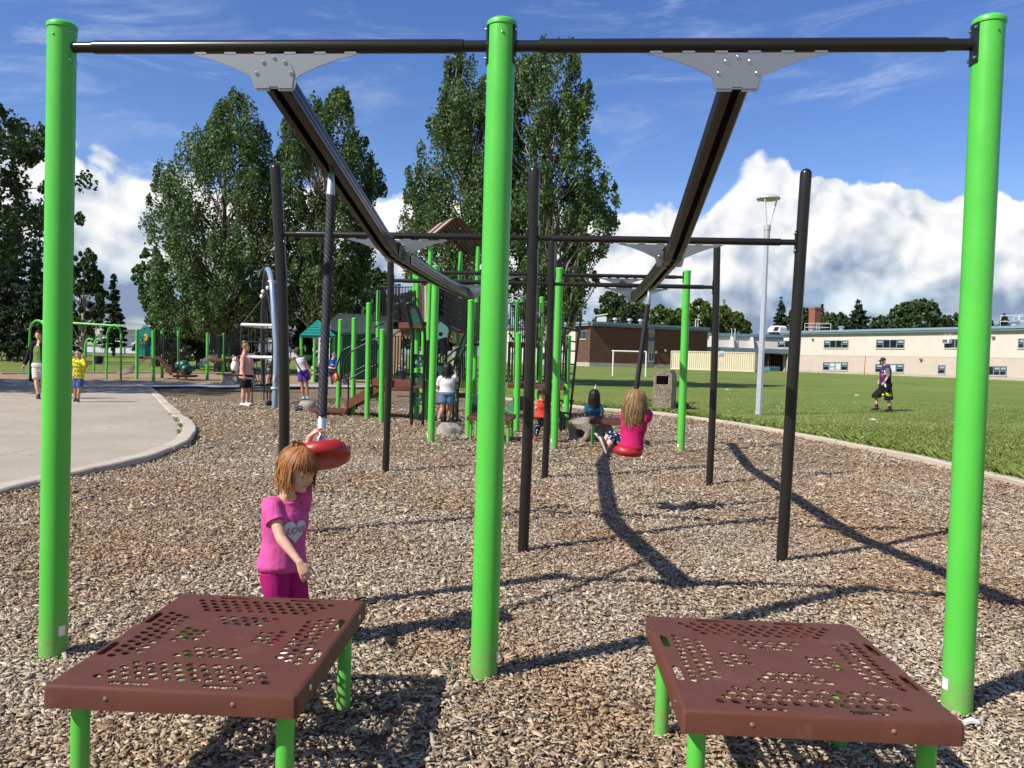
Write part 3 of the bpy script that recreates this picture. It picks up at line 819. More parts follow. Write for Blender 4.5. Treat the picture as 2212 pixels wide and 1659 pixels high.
def bars(parent, p0, p1, h, n, r=.012, name='railing', gap=.08):
    """rail panel: a frame with upright bars between two points"""
    p0, p1 = Vector(p0), Vector(p1); mb = MB(); u = Vector((0, 0, h))
    mb.tube([p0 + UP * gap, p1 + UP * gap, p1 + u, p0 + u], r * 1.35, 8, closed=True)
    for i in range(1, n): q = p0.lerp(p1, i / n); mb.tube([q + UP * gap, q + u], r, 6)
    return obj(name, mb, BLK, parent, smooth=1.2)
def netpanel(parent, c, n, r=.009, name='net_panel', tilt=.5, m=None):
    """lattice panel between four corners (bottom left, bottom right, top right, top left)"""
    c = [Vector(q) for q in c]; mb = MB()
    f = lambda s, t: c[0].lerp(c[1], s).lerp(c[3].lerp(c[2], s), t)
    mb.tube([f(0, 0), f(1, 0), f(1, 1), f(0, 1)], r * 1.8, 8, closed=True)
    for i in range(n * 2 + 1):
        for sg in (1, -1):
            s0 = i / n - .5 if sg > 0 else i / n - .5 + tilt; s1 = s0 + sg * tilt
            ts = []
            P = [f(s0 + (s1 - s0) * t, t) for t in np.linspace(0, 1, 9) if 0 <= s0 + (s1 - s0) * t <= 1]
            if len(P) > 1: mb.tube(P, r, 4)
    return obj(name, mb, m or BLK, parent, smooth=0)
def slab(parent, pts, z, th, m=BROWN, name='deck'):
    return obj(name, MB().prism([(q[0], q[1], z - th) for q in pts], (0, 0, th)), m, parent, smooth=.5, bevel=.01)

ps = thing('play_structure', 'large climbing structure of green posts, brown decks and a slatted roof', 'play structure', (-1, 18, 0))
RP = .060
for q in ((736, 691.5, 729, 882), (765.5, 688.5, 761, 897), (797, 656, 792, 904), (817, 629, 814.7, 866), (826.5, 713, 822.6, 912), (902.5, 584, 899, 905),
          (1018, 650, 1010.5, 947), (1027, 720, 1025, 893), (1117.5, 650, 1112, 896), (1120, 720.6, 1115.5, 930.5), (1170.5, 643, 1164, 900), (1228, 726.5, 1222.5, 929), (915, 718, 912, 886), (1164, 715, 1160, 878)):
    ppost(ps, *q, RP if q[3] > 870 else .066)
# slatted gable roof on four posts
SHADEBR = mat('shaded_brown_slat', (.045, .024, .018), .6, 0, .15)  # right-hand slats: shade of the roof's underside painted into the brown
F_ = A(988, 470, 18.6); rd = Vector((-.42, .90, 0)).normalized(); xd = Vector((rd.y, -rd.x, 0)); RLEN = 1.35
rz = F_.z
for k, (s, l) in enumerate(((-.66, .12), (.66, .12), (-.66, RLEN - .12), (.66, RLEN - .12))):
    b = F_ + xd * s * .88 + rd * l; green_post(ps, (b.x, b.y, 0), (b.x, b.y, rz - .60 * abs(s) / .66), .052, cap=False)
for sg in (-1, 1):
    for i in range(6):
        a = RLEN * i / 6 + .01; w = RLEN / 6 - (.06 if sg < 0 else .10)
        o0 = F_ + rd * a + xd * sg * .015; o1 = o0 + xd * sg * .74 + Vector((0, 0, -.66)); nn = Vector((0, 0, .02))
        mb = MB().prism([o0, o0 + rd * w, o1 + rd * w, o1], (xd * sg * .66 + UP * .74).normalized() * .028)
        obj('roof_slat', mb, ((BROWN, BEIGE, GREYP, BROWN, BEIGE, BROWN)[i] if sg < 0 else SHADEBR), ps, smooth=0)
    for l in (.06, RLEN - .14):
        o0 = F_ + rd * l + Vector((0, 0, -.012)); o1 = o0 + xd * sg * .72 + Vector((0, 0, -.64))
        obj('rafter', MB().bar(o0, o1, .05, .07), BROWN, ps)
# decks
dA = [A(801, 823, 18.7), A(840, 824, 17.9), A(913, 824, 17.6), A(913, 824, 17.6) + Vector((0, 1.25, 0)), A(805, 823, 18.7) + Vector((.1, 1.2, 0))]
slab(ps, dA, .92, .16)
dB = [A(861, 700, 19.0), A(885, 699, 18.55), A(923, 698, 18.5), A(966, 697, 18.9), A(966, 697, 18.9) + Vector((.1, 1.4, 0)), A(850, 700, 19.5) + Vector((0, 1.3, 0))]
slab(ps, dB, 2.24, .14)
dC = [A(1096, 829, 17.3), A(1219, 831, 17.0), A(1219, 831, 17) + Vector((.05, 1.3, 0)), A(1096, 829, 17.3) + Vector((0, 1.3, 0))]
slab(ps, dC, .95, .11)
dD = [A(1098, 743, 20.4), A(1166, 745, 20.2), A(1166, 745, 20.2) + Vector((0, 1.2, 0)), A(1098, 743, 20.4) + Vector((0, 1.2, 0))]
slab(ps, dD, 1.88, .12)
dE = [A(985, 850, 18.9), A(1024, 852, 18.8), A(1024, 852, 18.8) + Vector((0, .8, 0)), A(985, 850, 18.9) + Vector((0, .8, 0))]
slab(ps, dE, .62, .10, name='step')
slab(ps, [A(843, 840, 29), A(888, 840, 29), A(888, 840, 29) + Vector((0, .5, 0)), A(843, 840, 29) + Vector((0, .5, 0))], .28, .10, name='step')
# arch bridge coming down from the tower with net sides
b0, b1 = A(967, 696, 18.9), A(1003, 722, 18.2)
mb = MB(); side = Vector((.25, .95, 0)) * .9
arc = [b0.lerp(b1, t) + Vector((0, 0, .06 * math.sin(PI * t))) for t in np.linspace(0, 1, 8)]
for p, q in zip(arc[:-1], arc[1:]):
    mb.prism([p, q, q + side, p + side], (0, 0, -.13))
obj('bridge_deck', mb, BROWN, ps, smooth=.5)
netpanel(ps, [A(949, 695, 18.7), A(1004, 718, 18.2), A(1013, 646, 18.1), A(950, 614, 18.7)], 22, .010, tilt=.14, name='bridge_net')
netpanel(ps, [A(955, 690, 19.7), A(1008, 712, 19.2), A(1018, 648, 19.2), A(955, 616, 19.7)], 18, .010, tilt=.12, name='bridge_net')
netpanel(ps, [A(872, 699, 19.3), A(899, 695, 18.6), A(897, 629, 18.6), A(861, 636, 19.3)], 12, .010, tilt=.16)
bars(ps, A(840, 700, 20.4), A(862, 700, 19.4), .95, 7)
bars(ps, A(843, 700, 21.2), A(905, 700, 20.6), .95, 10)
# slatted wall panel
for i, m in enumerate((BROWN, GREYP, BEIGE)):
    a, b = 905.5 + i * 5.6, 905.5 + i * 5.6 + 4.6
    q = [A(a, 695, 18.45), A(b, 695, 18.45), A(b, 617, 18.45), A(a, 617, 18.45)]
    obj('wall_slat', MB().prism(q, (0, .03, 0)), m, ps, smooth=0)
# tan wall panel below the tower
pplate('tan_panel', [(849, 711), (886, 711), (886, 728), (868, 734), (865, 778), (852, 812), (849, 812)], [], 20.6, .04, TAN, ps)
# stairs on the left
sw = Vector((.06, .85, 0))
n0, n1, n2, n3 = A(747, 866, 19.3), A(820, 823, 18.5), A(820, 845, 18.5), A(747, 886, 19.3)
for k, off in enumerate((Vector((0, 0, 0)), sw)):
    obj('stringer', MB().prism([n0 + off, n1 + off, n2 + off, n3 + off], (0, .03, 0)), BROWN, ps, smooth=0)
for t in (0.0, .34, .68):
    p = n3.lerp(n2, t) + Vector((.02, .03, .14)); q = n3.lerp(n2, t + .33) + Vector((0, .03, 0)); q.z = p.z
    obj('tread', MB().prism([p, q, q + sw, p + sw], (0, 0, .03)), BROWN, ps, smooth=0)
    r_ = Vector((p.x, p.y, p.z - .18)); obj('riser', MB().prism([p, p + sw, r_ + sw, r_], (.02, 0, 0)), BROWN, ps, smooth=0)
slab(ps, [A(666, 890, 19.9), A(681, 893, 19.35), A(748, 893, 19.3), A(748, 893, 19.3) + sw, A(676, 886, 20.3)], .115, .08, name='bottom_step')
rr = .020
ptube('handrail', [(752, 901), (752.5, 840), (752.6, 785), (753, 769), (757, 761), (770, 753), (822, 726.5)], 19.25, rr, BLK, ps)
ptube('handrail', [(736, 858), (736, 800), (736, 772), (739, 760), (752, 751), (802, 726)], 20.1, rr, BLK, ps)
ptube('handrail_loop', [(750, 825), (744, 808), (743.5, 790), (748, 775), (753, 766)], 19.25, rr, BLK, ps)
ptube('handrail_loop', [(733, 823), (728, 806), (728, 790), (733, 775), (737, 765)], 20.1, rr, BLK, ps)
ptube('lower_rail', [(754, 820), (785, 802), (818, 785)], 19.2, rr * .9, BLK, ps, sm=1)
ptube('lower_rail', [(753, 808), (775, 797), (800, 784)], 20.0, rr * .9, BLK, ps, sm=1)
ptube('cross_bar', [(736, 723), (790, 724)], 21.0, .03, BLK, ps)
ptube('cross_bar', [(764, 738), (790, 738.5)], 19.6, .03, BLK, ps)
for c in ((810, 749), (806, 768), (808, 790)):
    ptube('ring', circ(c[0], c[1], 7.5, 9), 19.4, .014, BLK, ps, closed=True)
bars(ps, A(846, 817, 18.0), A(890, 817, 17.8), .93, 7, .014)
ptube('railing_loop', [(847, 727), (852, 722), (860, 716), (868, 717), (871, 725), (871, 800), (871, 823)], 17.85, .02, BLK, ps)
ptube('railing_loop', [(811, 709), (815, 703), (822, 700), (830, 699)], 19.2, .02, BLK, ps)
bars(ps, A(793, 822, 18.9), A(812, 823, 18.9), .95, 3, .018)
bars(ps, A(800, 700, 20.8), A(842, 700, 20.6), .95, 8, .016)
bars(ps, A(925, 697, 18.6), A(946, 697, 18.8), .95, 5, .016)
bars(ps, A(921, 826, 18.4), A(956, 826, 18.4), .95, 6, .016)
bars(ps, A(985, 845, 19.3), A(1010, 846, 19.3), 1.05, 6, .016)
for k, (xa, ya, xb, yb) in enumerate(((974, 800, 996, 770), (972, 815, 998, 782), (950, 770, 985, 742))): ptube('brace', [(xa, ya), (xb, yb)], 19.0, .022, BLK, ps, sm=1)
# panel climber on the left
ptube('climber_rail', [(889, 921), (889.5, 850), (891, 768), (892, 726), (886, 701), (880, 676), (878, 662), (881, 656), (888, 655), (897, 661), (906, 678), (912, 697), (916, 715), (918, 727), (917.5, 768), (916, 810), (913, 924)], 17.0, .032, BLK, ps)
pplate('climber_panel', [(882, 661), (890, 658), (898, 664), (907, 682), (912, 701), (891, 706), (886, 692)], [tear(900, 692, 3.0), circ(888, 680, 2.2)], 17.02, .02, DGREEN, ps)
for k, (y0, y1) in enumerate(((766, 796), (806, 834), (848, 878))):
    pplate('climber_panel', [(893, y0), (900, y0 + 1), (915, y0 + 3), (914, y1 - 4), (905, y1 - 3), (893, y1)], [tear(899, y0 + 17, 3.6), tear(907, y0 + 9, 3.2), circ(909, y0 + 21, 2.2)], 17.02, .02, DGREEN, ps)
    ptube('rung', [(891, y0 - .5), (917, y0 + 2.5)], 16.98, .014, BLK, ps)
# sage panel climber
ptube('climber_rail', [(932, 915), (932, 850), (932, 760), (931, 705), (934, 692), (942, 687), (949, 687), (966, 701), (972, 711), (969, 730), (964, 764), (962, 830), (960.5, 911)], 17.5, .030, BLK, ps)
pplate('climber_panel', [(934, 692), (942, 689.5), (950, 690), (966, 705), (969, 713), (965, 728), (934, 736)], [circ(952, 722, 4.6), circ(939.5, 707, 4.0)], 17.52, .025, SAGE, ps, label='pale sage green climbing panel with two round holes')
pplate('climber_panel', [(934, 784), (957, 786), (958, 826), (934, 831)], [tear(945, 809, 5)], 17.52, .025, DGREEN, ps)
ptube('rung', [(932, 781), (963, 787)], 17.5, .018, BLK, ps); ptube('rung', [(932, 869), (962, 876)], 17.5, .018, BLK, ps)
# dark leaning climber beside it
ptube('climber_rail', [(1006, 716), (1002, 725), (990, 757), (981, 790), (979, 850), (978.5, 917)], 18.0, .028, BLK, ps)
ptube('climber_rail', [(1010, 720), (1006, 740), (995, 775), (991, 800), (989, 850), (987.5, 917)], 18.4, .028, BLK, ps)
pplate('climber_panel', [(1005, 719), (1009, 722), (1003, 752), (994, 772), (987, 770)], [], 18.2, .02, DGREEN, ps)
pplate('climber_panel', [(981, 800), (990, 800), (990, 840), (980, 840)], [tear(985, 822, 2.6)], 18.2, .02, DGREEN, ps)
ptube('climber_rail', [(957, 780), (975, 762), (992, 748)], 18.2, .026, BLK, ps); ptube('climber_rail', [(960, 790), (985, 770), (1000, 745)], 18.6, .02, BLK, ps)
for k in range(6): ptube('rung', [(979.5, 808 + k * 17), (989.5, 810 + k * 17)], 18.2, .014, BLK, ps)
# rail panels on the right half
bars(ps, A(1021, 745, 16.5), A(1039, 745, 16.8), .86, 6)
ptube('grab_rail', [(1007, 749), (1013, 744), (1025, 743), (1040, 744)], 15.8, .035, BLK, ps)
ptube('railing_loop', [(1008, 735), (1017, 734.5), (1022, 737), (1023, 742)], 15.6, .018, BLK, ps)
bars(ps, A(1101, 744, 20.5), A(1137, 745, 20.4), 1.05, 8, .013)
bars(ps, A(1140, 745, 20.4), A(1166, 745, 20.4), 1.05, 6, .013)
bars(ps, A(1099, 828, 17.3), A(1136, 829, 17.2), .88, 6, .018)
bars(ps, A(1176, 829, 18.2), A(1204, 829, 18.2), .95, 5, .016)
bars(ps, A(1064, 829, 17.6), A(1097, 829, 17.6), .9, 5, .016)
bars(ps, A(1140, 829, 17.2), A(1160, 829, 17.2), .88, 3, .015)
ptube('railing_loop', [(1098, 720), (1102, 722), (1108, 732), (1112, 735)], 17.2, .02, BLK, ps)
ptube('grab_rail', [(1178, 673), (1172, 675), (1167, 686), (1162, 705), (1159, 735), (1156, 742)], 18.2, .02, BLK, ps)
bars(ps, A(1204, 829, 17.2), A(1221, 829, 17.0), 1.0, 3, .018)
ptube('railing_loop', [(1208, 724), (1211, 733), (1217, 739), (1222, 738), (1223, 829)], 17.0, .018, BLK, ps)
# curved ladder frame at the right end
ptube('ladder_rail', [(1256, 681), (1252, 710), (1246, 757), (1238, 830), (1231, 905)], 17.6, .026, BLK, ps)
ptube('ladder_rail', [(1208, 683), (1208, 760), (1208, 850), (1208, 903)], 18.2, .022, BLK, ps)
ptube('ladder_rail', [(1221, 708), (1221, 760), (1222, 850)], 18.0, .018, BLK, ps)
for y0, y1 in ((683, 681), (707, 717), (737, 740), (760, 759), (786, 790), (812, 806), (836, 838), (866, 868)):
    ptube('rung', [(1208, y0), (1222, (y0 * 2 + y1) / 3 - 1.5), (1240, (y0 + 2 * y1) / 3 - 1), (1253 - (y0 - 683) * .105, y1)], 17.9, .016, BLK, ps)
for k, x in enumerate((1203, 1209)):
    ptube('step_loop', [(x - 12, 890), (x, 890), (x + 8, 899), (x + 9, 915), (x + 8, 932)], 16.6 + .4 * k, .035, BLK, ps)
ptube('step_loop', [(1216, 892), (1228, 893), (1236, 899), (1234, 904), (1222, 904), (1214, 903)], 16.4, .022, BLK, ps)
# things under the right deck
obj('play_panel', MB().box(A(1028, 876, 18.2), (.16, .3, .50)), DGREEN, ps, bevel=.01)
pplate('play_panel', [(1097, 866), (1109, 864), (1110, 897), (1097, 897)], [circ(1103, 873, 4.2)], 17.1, .03, SAGE, ps)
pplate('slide_side', [(1120, 857), (1134, 855), (1135, 886), (1121, 888)], [], 19.5, .05, mat('blue_grey_plastic', (.06, .08, .12), .4), ps)
ptube('green_rail', [(1095, 880), (1099, 888), (1106, 892), (1112, 893)], 16.9, .02, GREEN, ps)
# round spinner panel by the stairs
for rx, m, nm in ((9.5, ORNG, 'spinner_ring'), (6.5, PURP, 'spinner_hub')):
    mb = MB(); c = A(724 + (2 if rx > 8 else -1), 815, 21.2); mb.lathe([(.02, -.03), (rx * .0115, -.03), (rx * .012, .0), (rx * .0085, .05), (.01, .07)], c, 20, Vector((-.75, -.66, 0)).to_track_quat('Z', 'Y').to_matrix())
    obj(nm, mb, m, ps)
# ---------------------------------------------------------------- boulders, hollow log
def rock(name, label, cat_, c, r, m, seed, group=None, yaw=0.0):
    rs = np.random.default_rng(seed); mb = MB(); mb.sph((0, 0, 0), 1, None, 26, 16)
    k = [(Vector(rs.normal(size=3)).normalized(), rs.uniform(.72, .95)) for _ in range(12)]
    vs = []
    for q in mb.v:
        q = Vector(q); d = q.normalized(); f = min(1.05, *[w / max(.05, d.dot(n)) if d.dot(n) > .05 else 9 for n, w in k])
        p = d * f; p = Matrix.Rotation(yaw, 3, 'Z') @ Vector((p.x * r[0], p.y * r[1], p.z * r[2])); vs.append(Vector(c) + p)
    mb.v = [tuple(q) for q in vs]; o = obj(name, mb, m, None, smooth=.7); return tag(o, label, cat_, group)
STONE = mat('granite', (.33, .30, .265), .85, 0, .3, 5, .8, 14, .04, dirt=((.13, .12, .11), 9, .52, .7))
rock('boulder', 'grey boulder on the wood chips below the climbing girl in white', 'boulder', A(972, 935, 15.6) , (.26, .24, .22), STONE, 3)
rock('boulder', 'pale boulder beside the toddler in the orange top', 'boulder', A(1141, 934, 15.6), (.15, .18, .19), STONE, 5)
rock('boulder', 'grey boulder at the foot of the brown stairs', 'boulder', A(664, 880, 21.6), (.23, .25, .22), STONE, 8)
lg = thing('hollow_log', 'grey hollow log of moulded concrete that the girl in teal sits on', 'hollow log', A(1275, 950, 15.2))
c0, c1 = A(1249, 937, 14.8), A(1302, 920, 15.65); ax = (c1 - c0).normalized()
LOGM = mat('log_concrete', (.25, .215, .18), .9, 0, .35, 7, .9, 22, .03)
pts = [c0 + ax * t for t in (0, .02, .15, .35, .62, .80)]
mb = MB(); vs = []; n = 28
prof = [(.09, .05), (.115, .05), (.13, .0), (.155, .0), (.185, .02), (.20, .12), (.205, .3), (.20, .5), (.17, .66)]
for (rad, l) in [(.095, .30)] + prof:
    for j in range(n):
        a = 2 * PI * j / n; w = rad * (1 + .10 * math.sin(3 * a + l * 9) + .05 * math.sin(7 * a)) * (1.25 if rad > .12 and math.sin(a) < -.2 else 1)
        sd = ax.cross(UP).normalized(); uu = sd.cross(ax)
        vs.append(c0 + ax * l + sd * (w * math.cos(a)) * 1.15 + uu * (w * math.sin(a)) + UP * (.05 if rad > .12 else 0))
fs = [(i * n + j, i * n + (j + 1) % n, (i + 1) * n + (j + 1) % n, (i + 1) * n + j) for i in range(len(prof)) for j in range(n)]
fs += [tuple(range(n)), tuple(len(prof) * n + j for j in range(n))[::-1]]
mb.add(vs, fs); obj('log_shell', mb, LOGM, lg, smooth=1)
mb = MB(); mb.sph(A(1236, 949, 15.0), (.10, .16, .06), None, 16, 10); obj('log_root', mb, LOGM, lg)
pz = A(1284, 912, 15.3)
mb = MB().sph(pz + Vector((.02, .05, -.12)), (.34, .24, .19), None, 22, 12); obj('log_seat', mb, LOGM, lg)

# ---------------------------------------------------------------- net climber under the grey blue arch
nc = thing('arch_climber', 'grey blue arch with a black rope net hanging inside', 'net climber', G(593, 881))
AY = 21.3
pth = [(593.5, 881, 21.3), (595, 830, 21.3), (596.5, 780, 21.35), (596, 740, 21.4), (593, 700, 21.5), (590, 650, 21.7), (587, 612, 21.9), (583, 590, 22.2), (579, 582, 22.7), (575, 588, 23.3), (572, 610, 23.9), (570, 640, 24.4), (568, 700, 25.0), (568, 760, 25.3), (568, 847, 25.4)]
P = [A(*q) for q in pth]; P[0].z = -.1
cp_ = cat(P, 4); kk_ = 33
obj('arch_tube', MB().tube(cp_[:kk_ + 1], .073, 18), ARCHM, nc, smooth=1.2); obj('rear_arch_tube', MB().tube(cp_[kk_:], .073, 18), mat('grey_blue_shaded', (.055, .058, .065), .35, .2, .05), nc, smooth=1.2, label='rear half of the arch with tree shade in its colour')  # rear half is the same paint, its colour darkened to give tree shade
for q in ((587, 608, 21.95), (593.5, 838, 21.3)):
    c = A(*q); obj('collar', MB().lathe([(.078, -.02), (.10, -.02), (.10, .02), (.078, .02)], c, 20), WHITEP, nc)
obj('warning_sticker', MB().box(A(592, 817, 21.22), (.03, .012, .16)), STICK, nc)
hub = A(578, 632, 22.8)
lev = {}
for k, (yv, hw) in enumerate(((705, 1.0), (740, 1.05), (772, 1.0), (805, .85), (832, .6))):
    z = A(580, yv, 23.2).z; cx = A(577, yv, 23.2)
    lev[k] = [Vector((cx.x - hw * .42 + hw * .84 * (i % 2 if i in (0, 2) else 1 - 0), 0, z)) for i in range(4)]
    ring = [Vector((cx.x + sx * hw * .42, 23.2 + sy * hw * .9, z)) for sx, sy in ((-1, -1), (1, -1), (1, 1), (-1, 1))]
    lev[k] = ring
    if k in (0, 2):
        for i in range(4): obj('white_bar', MB().tube([ring[i], ring[(i + 1) % 4]], .042, 10), WHITEP, nc)
    else:
        obj('net_rope', MB().tube(ring, .018, 6, closed=True), ROPE, nc)
for i in range(4):
    obj('net_rope', MB().tube([hub] + [lev[k][i] for k in range(5)] + [lev[4][i] + Vector((0, 0, -.5))], .020, 6), ROPE, nc)
    a, b = i, (i + 1) % 4
    for f in (.33, .66):
        obj('net_rope', MB().tube([lev[k][a].lerp(lev[k][b], f) for k in range(0, 5)], .014, 6), ROPE, nc)
obj('net_rope', MB().tube([hub, hub + Vector((.02, 0, -1.6)), hub + Vector((.05, 0, -3.0))], .02, 6), ROPE, nc)
obj('net_rope', MB().tube([A(577, 590, 22.9), hub], .02, 6), ROPE, nc)
for q in ((576, 650), (579, 668)): obj('rope_ball', MB().sph(A(q[0], q[1], 22.8), .06), BLK, nc)
for q in ((568, 630), (565, 640), (578, 622)): obj('clamp', MB().sph(A(q[0], q[1], 22.8), (.05, .04, .06)), WHITEP, nc)
for q, nm in (((580, 876.5), 'black shoe lying beside the foot of the grey blue arch'), ((645, 888), 'black sandal lying on the chips left of the brown step')):
    c = G(*q); mb = MB().sph(c + Vector((0, 0, .04)), (.09, .12, .045)).tube([c + Vector((-.08, .04, .04)), c + Vector((-.05, .06, .12)), c + Vector((.05, .06, .12)), c + Vector((.08, .04, .04))], .02, 8)
    tag(obj('shoe', mb, mat('shoe_black', (.02, .02, .02), .7)), nm, 'shoe')

# ---------------------------------------------------------------- green roofed playhouse and its wall
ph = thing('playhouse', 'small playhouse with a teal hipped roof on green posts', 'playhouse', G(686, 826))
YH = 40.0
e0, e1, e2, e3 = A(647, 724, YH - 1), A(725, 725, YH - 1), A(720, 724, YH + 1.2), A(652, 723, YH + 1.2); apx = A(687, 690, YH)
mb = MB(); n = 6
E = [e0, e1, e2, e3]
for i in range(4):
    a, b = E[i], E[(i + 1) % 4]
    for k in range(n):
        t0, t1 = k / n, (k + 1) / n; up = Vector((0, 0, .045)); nn = ((a + b) / 2 - apx); nn.z = 0; nn = nn.normalized() * .05
        mb.add([a.lerp(apx, t0) + nn, b.lerp(apx, t0) + nn, b.lerp(apx, t1 * .98), a.lerp(apx, t1 * .98), a.lerp(apx, t0), b.lerp(apx, t0)], [(0, 1, 2, 3), (4, 5, 1, 0)])
mb.prism([q + Vector((0, 0, -.10)) for q in E], (0, 0, .10))
obj('roof', mb, TEAL, ph, smooth=0)
for q in ((650.5, 724, 651, 824), (680, 724, 678, 826), (708, 724, 706, 826), (721, 724, 720, 824)):
    b = A(q[2], q[3], YH - .9 if q[0] in (650.5, 680) else YH + .6); b.z = 0
    obj('post', MB().tube([b, A(q[0], q[1], b.y)], .07, 14), GREEN, ph)
obj('counter', MB().box(A(668, 812, YH - .6), (1.0, .5, .9)), DGREEN, ph, bevel=.02)
obj('trim', MB().box(A(672, 800, YH - .9), (.5, .05, .12)).box(A(674, 812, YH - .9), (.08, .05, .95)).box(A(667, 822, YH - .9), (.45, .05, .10)), mat('cream_trim', (.65, .55, .32), .5), ph)
obj('seat_disc', MB().lathe([(.02, -.25), (.12, -.22), (.26, 0), (.02, .02)], A(663.5, 768, YH - .8), 16), TEAL, ph)
sh = thing('green_shed', 'dark green painted shed behind the seated man in blue', 'shed', A(760, 820, 46))
g0, g1 = A(705, 824, 44), A(836, 822, 46)
g0.z = g1.z = 0; hgt = 2.55; mb = MB()
SHEDM = mat('green_siding', (.012, .09, .05), .5, 0, .15, 2)
mb.prism([g0, g1, g1 + UP * hgt, g0 + UP * hgt], (0, 3.5, 0)); obj('wall', mb, SHEDM, sh)
for k in range(26):
    p = g0.lerp(g1, (k + .5) / 26); obj('batten', MB().box(p + Vector((0, -.02, hgt / 2)), (.04, .03, hgt)), SHEDM, sh)
rf = mat('dark_shingle', (.035, .05, .045), .8, 0, .3, 6)
r0, r1 = g0 + UP * hgt + Vector((-.2, -.3, 0)), g1 + UP * hgt + Vector((.2, -.3, 0))
obj('roof', MB().prism([r0, r1, r1 + Vector((-.5, 2, 1.1)), r0 + Vector((.4, 2, 1.1))], (0, .02, .06)).prism([r1 + Vector((-.5, 2, 1.1)), r0 + Vector((.4, 2, 1.1)), r0 + Vector((0, 4, 0)), r1 + Vector((0, 4, 0))], (0, .02, .06)), rf, sh, smooth=0)
obj('window', MB().box(A(700.5, 742, 43.9), (.62, .04, 2.3)), mat('pale_opening', (.6, .62, .64), .3), ph, label='pale opening between the playhouse posts')

# ---------------------------------------------------------------- benches
def bench(label, x0, x1, y, ybase, Yd, conc=((0, .22), (.78, 1))):
    a, b = A(x0, y, Yd), A(x1, y, Yd); t = thing('bench', label, 'bench', ((a.x + b.x) / 2, Yd, 0), 'plank benches on concrete ends'); z = a.z
    for k in range(3):
        obj('seat_plank', MB().box(((a.x + b.x) / 2, Yd + .08 + k * .17, z - .03), (b.x - a.x, .15, .06)), WOODB, t, bevel=.008)
    for s, e in conc:
        c0 = a.x + (b.x - a.x) * s; c1 = a.x + (b.x - a.x) * e
        obj('concrete_end', MB().prism([(c0 + .06, Yd + .05, z - .061), (c1 - .06, Yd + .05, z - .061), (c1, Yd, -.1), (c0, Yd, -.1)], (0, .42, 0)), CONC, t, bevel=.02)
    return t
bench('brown plank bench behind the woman in the pink tank top', 467, 545, 806.5, 832, 34.0, ((.14, .60), (.8, 1)))
bench('brown plank bench that the man in blue sits on', 674, 760, 807, 832, 36.6, ((.22, .5), (.75, 1)))
bench('small orange brown bench beyond the sand under the little stairs', 353, 375, 793, 806, 46.5, ((.05, .2), (.8, .95)))
# ---------------------------------------------------------------- lamp posts
def lamp_post(label, x, ytop, ybase):
    b = G(x[1], ybase); b.z = 0; tp = A(x[0], ytop, b.y); h = tp.z; t = thing('lamp_post', label, 'street lamp', b, 'lamp posts with saucer heads')
    d = (tp - b); mid = b + d * ((h - 1.05) / h)
    obj('pole', MB().tube([b + Vector((0, 0, -.1)), b + d * .45, mid], [.10, .082, .062], 8), mat('lamp_grey', (.50, .54, .60), .35, .3, .05), t, smooth=.3)
    obj('sleeve', MB().lathe([(.075, -.35), (.085, -.35), (.085, -.02), (.10, .0), (.10, .14), (.07, .16)], mid, 16), mat('lamp_collar', (.46, .47, .46), .4, .2), t)
    for k in range(5):
        a = 2 * PI * k / 5 + .3
        obj('arm', MB().tube([mid + Vector((.07 * math.cos(a), .07 * math.sin(a), .1)), mid + Vector((.19 * math.cos(a), .19 * math.sin(a), .55)), mid + Vector((.30 * math.cos(a), .30 * math.sin(a), .90))], .016, 6), WHITEP, t)
    obj('lamp_head', MB().lathe([(.02, .86), (.30, .87), (.335, .89), (.33, .92), (.24, .98), (.12, 1.02), (.01, 1.035)], mid, 28), mat('lamp_head_grey', (.50, .53, .50), .4, .1), t)
    return t
lamp_post('tall pale grey lamp post on the grass', (1661, 1638.5), 418, 899)
lamp_post('grey lamp post standing behind the climbing structure', (787, 776.5), 583, 811)
# ---------------------------------------------------------------- litter bin
bn = thing('litter_bin', 'square pebble concrete litter bin on the grass', 'litter bin', G(1437, 885))
def pebble():
    m, t, b = newmat('exposed_aggregate'); p = t.pos(); c = t.vor(p, 34, out='Color'); d = t.vor(p, 34); k = t.sep(c)
    col = t.ramp(k[0], [(0, (.18, .13, .075)), (.35, (.42, .32, .19)), (.65, (.58, .47, .31)), (1, (.72, .63, .48))])
    col = t.mix(t.mr(d, .25, .6, 0, .8), col, (.20, .17, .13)); st = t.mr(t.noise(p, 2.2, 5), .55, .7, 0, .5); col = t.mix(st, col, (.12, .10, .085))
    t.put(b.inputs['Base Color'], col); b.inputs['Roughness'].default_value = .85; t.put(b.inputs['Normal'], t.bump(t.m('SUBTRACT', 1.0, d), 1.0, .02)); return m
PEB = pebble(); YB = 24.6
f0, f1, f2, f3 = A(1410, 885, YB), A(1449, 886, YB), A(1447, 799, YB), A(1409.5, 812, YB)
for q in (f0, f1): q.z = 0
W0 = f1 - f0; dz = Vector((.33, .75, 0)); wid = W0.length; xx = W0.normalized(); hh = A(1430, 812, YB).z
fn = lambda u, v: f0 + xx * u + UP * v
mb = plate([(0, -.05), (wid, -.05), (wid, hh + .02), (wid * .86, hh + .17), (wid * .14, hh + .17), (0, hh + .02)][:], [[(wid * .14, hh - .26), (wid * .82, hh - .26), (wid * .82, hh - .0), (wid * .14, hh - .0)]], fn, xx.cross(UP) * -1, .06)
obj('front_panel', mb, PEB, bn)
bk = Vector((xx.y * -1, xx.x, 0)) * .62
bk = dz.normalized() * .72
pts5 = [(0, -.05), (wid, -.05), (wid, hh + .02), (wid * .86, hh + .17), (wid * .14, hh + .17), (0, hh + .02)]
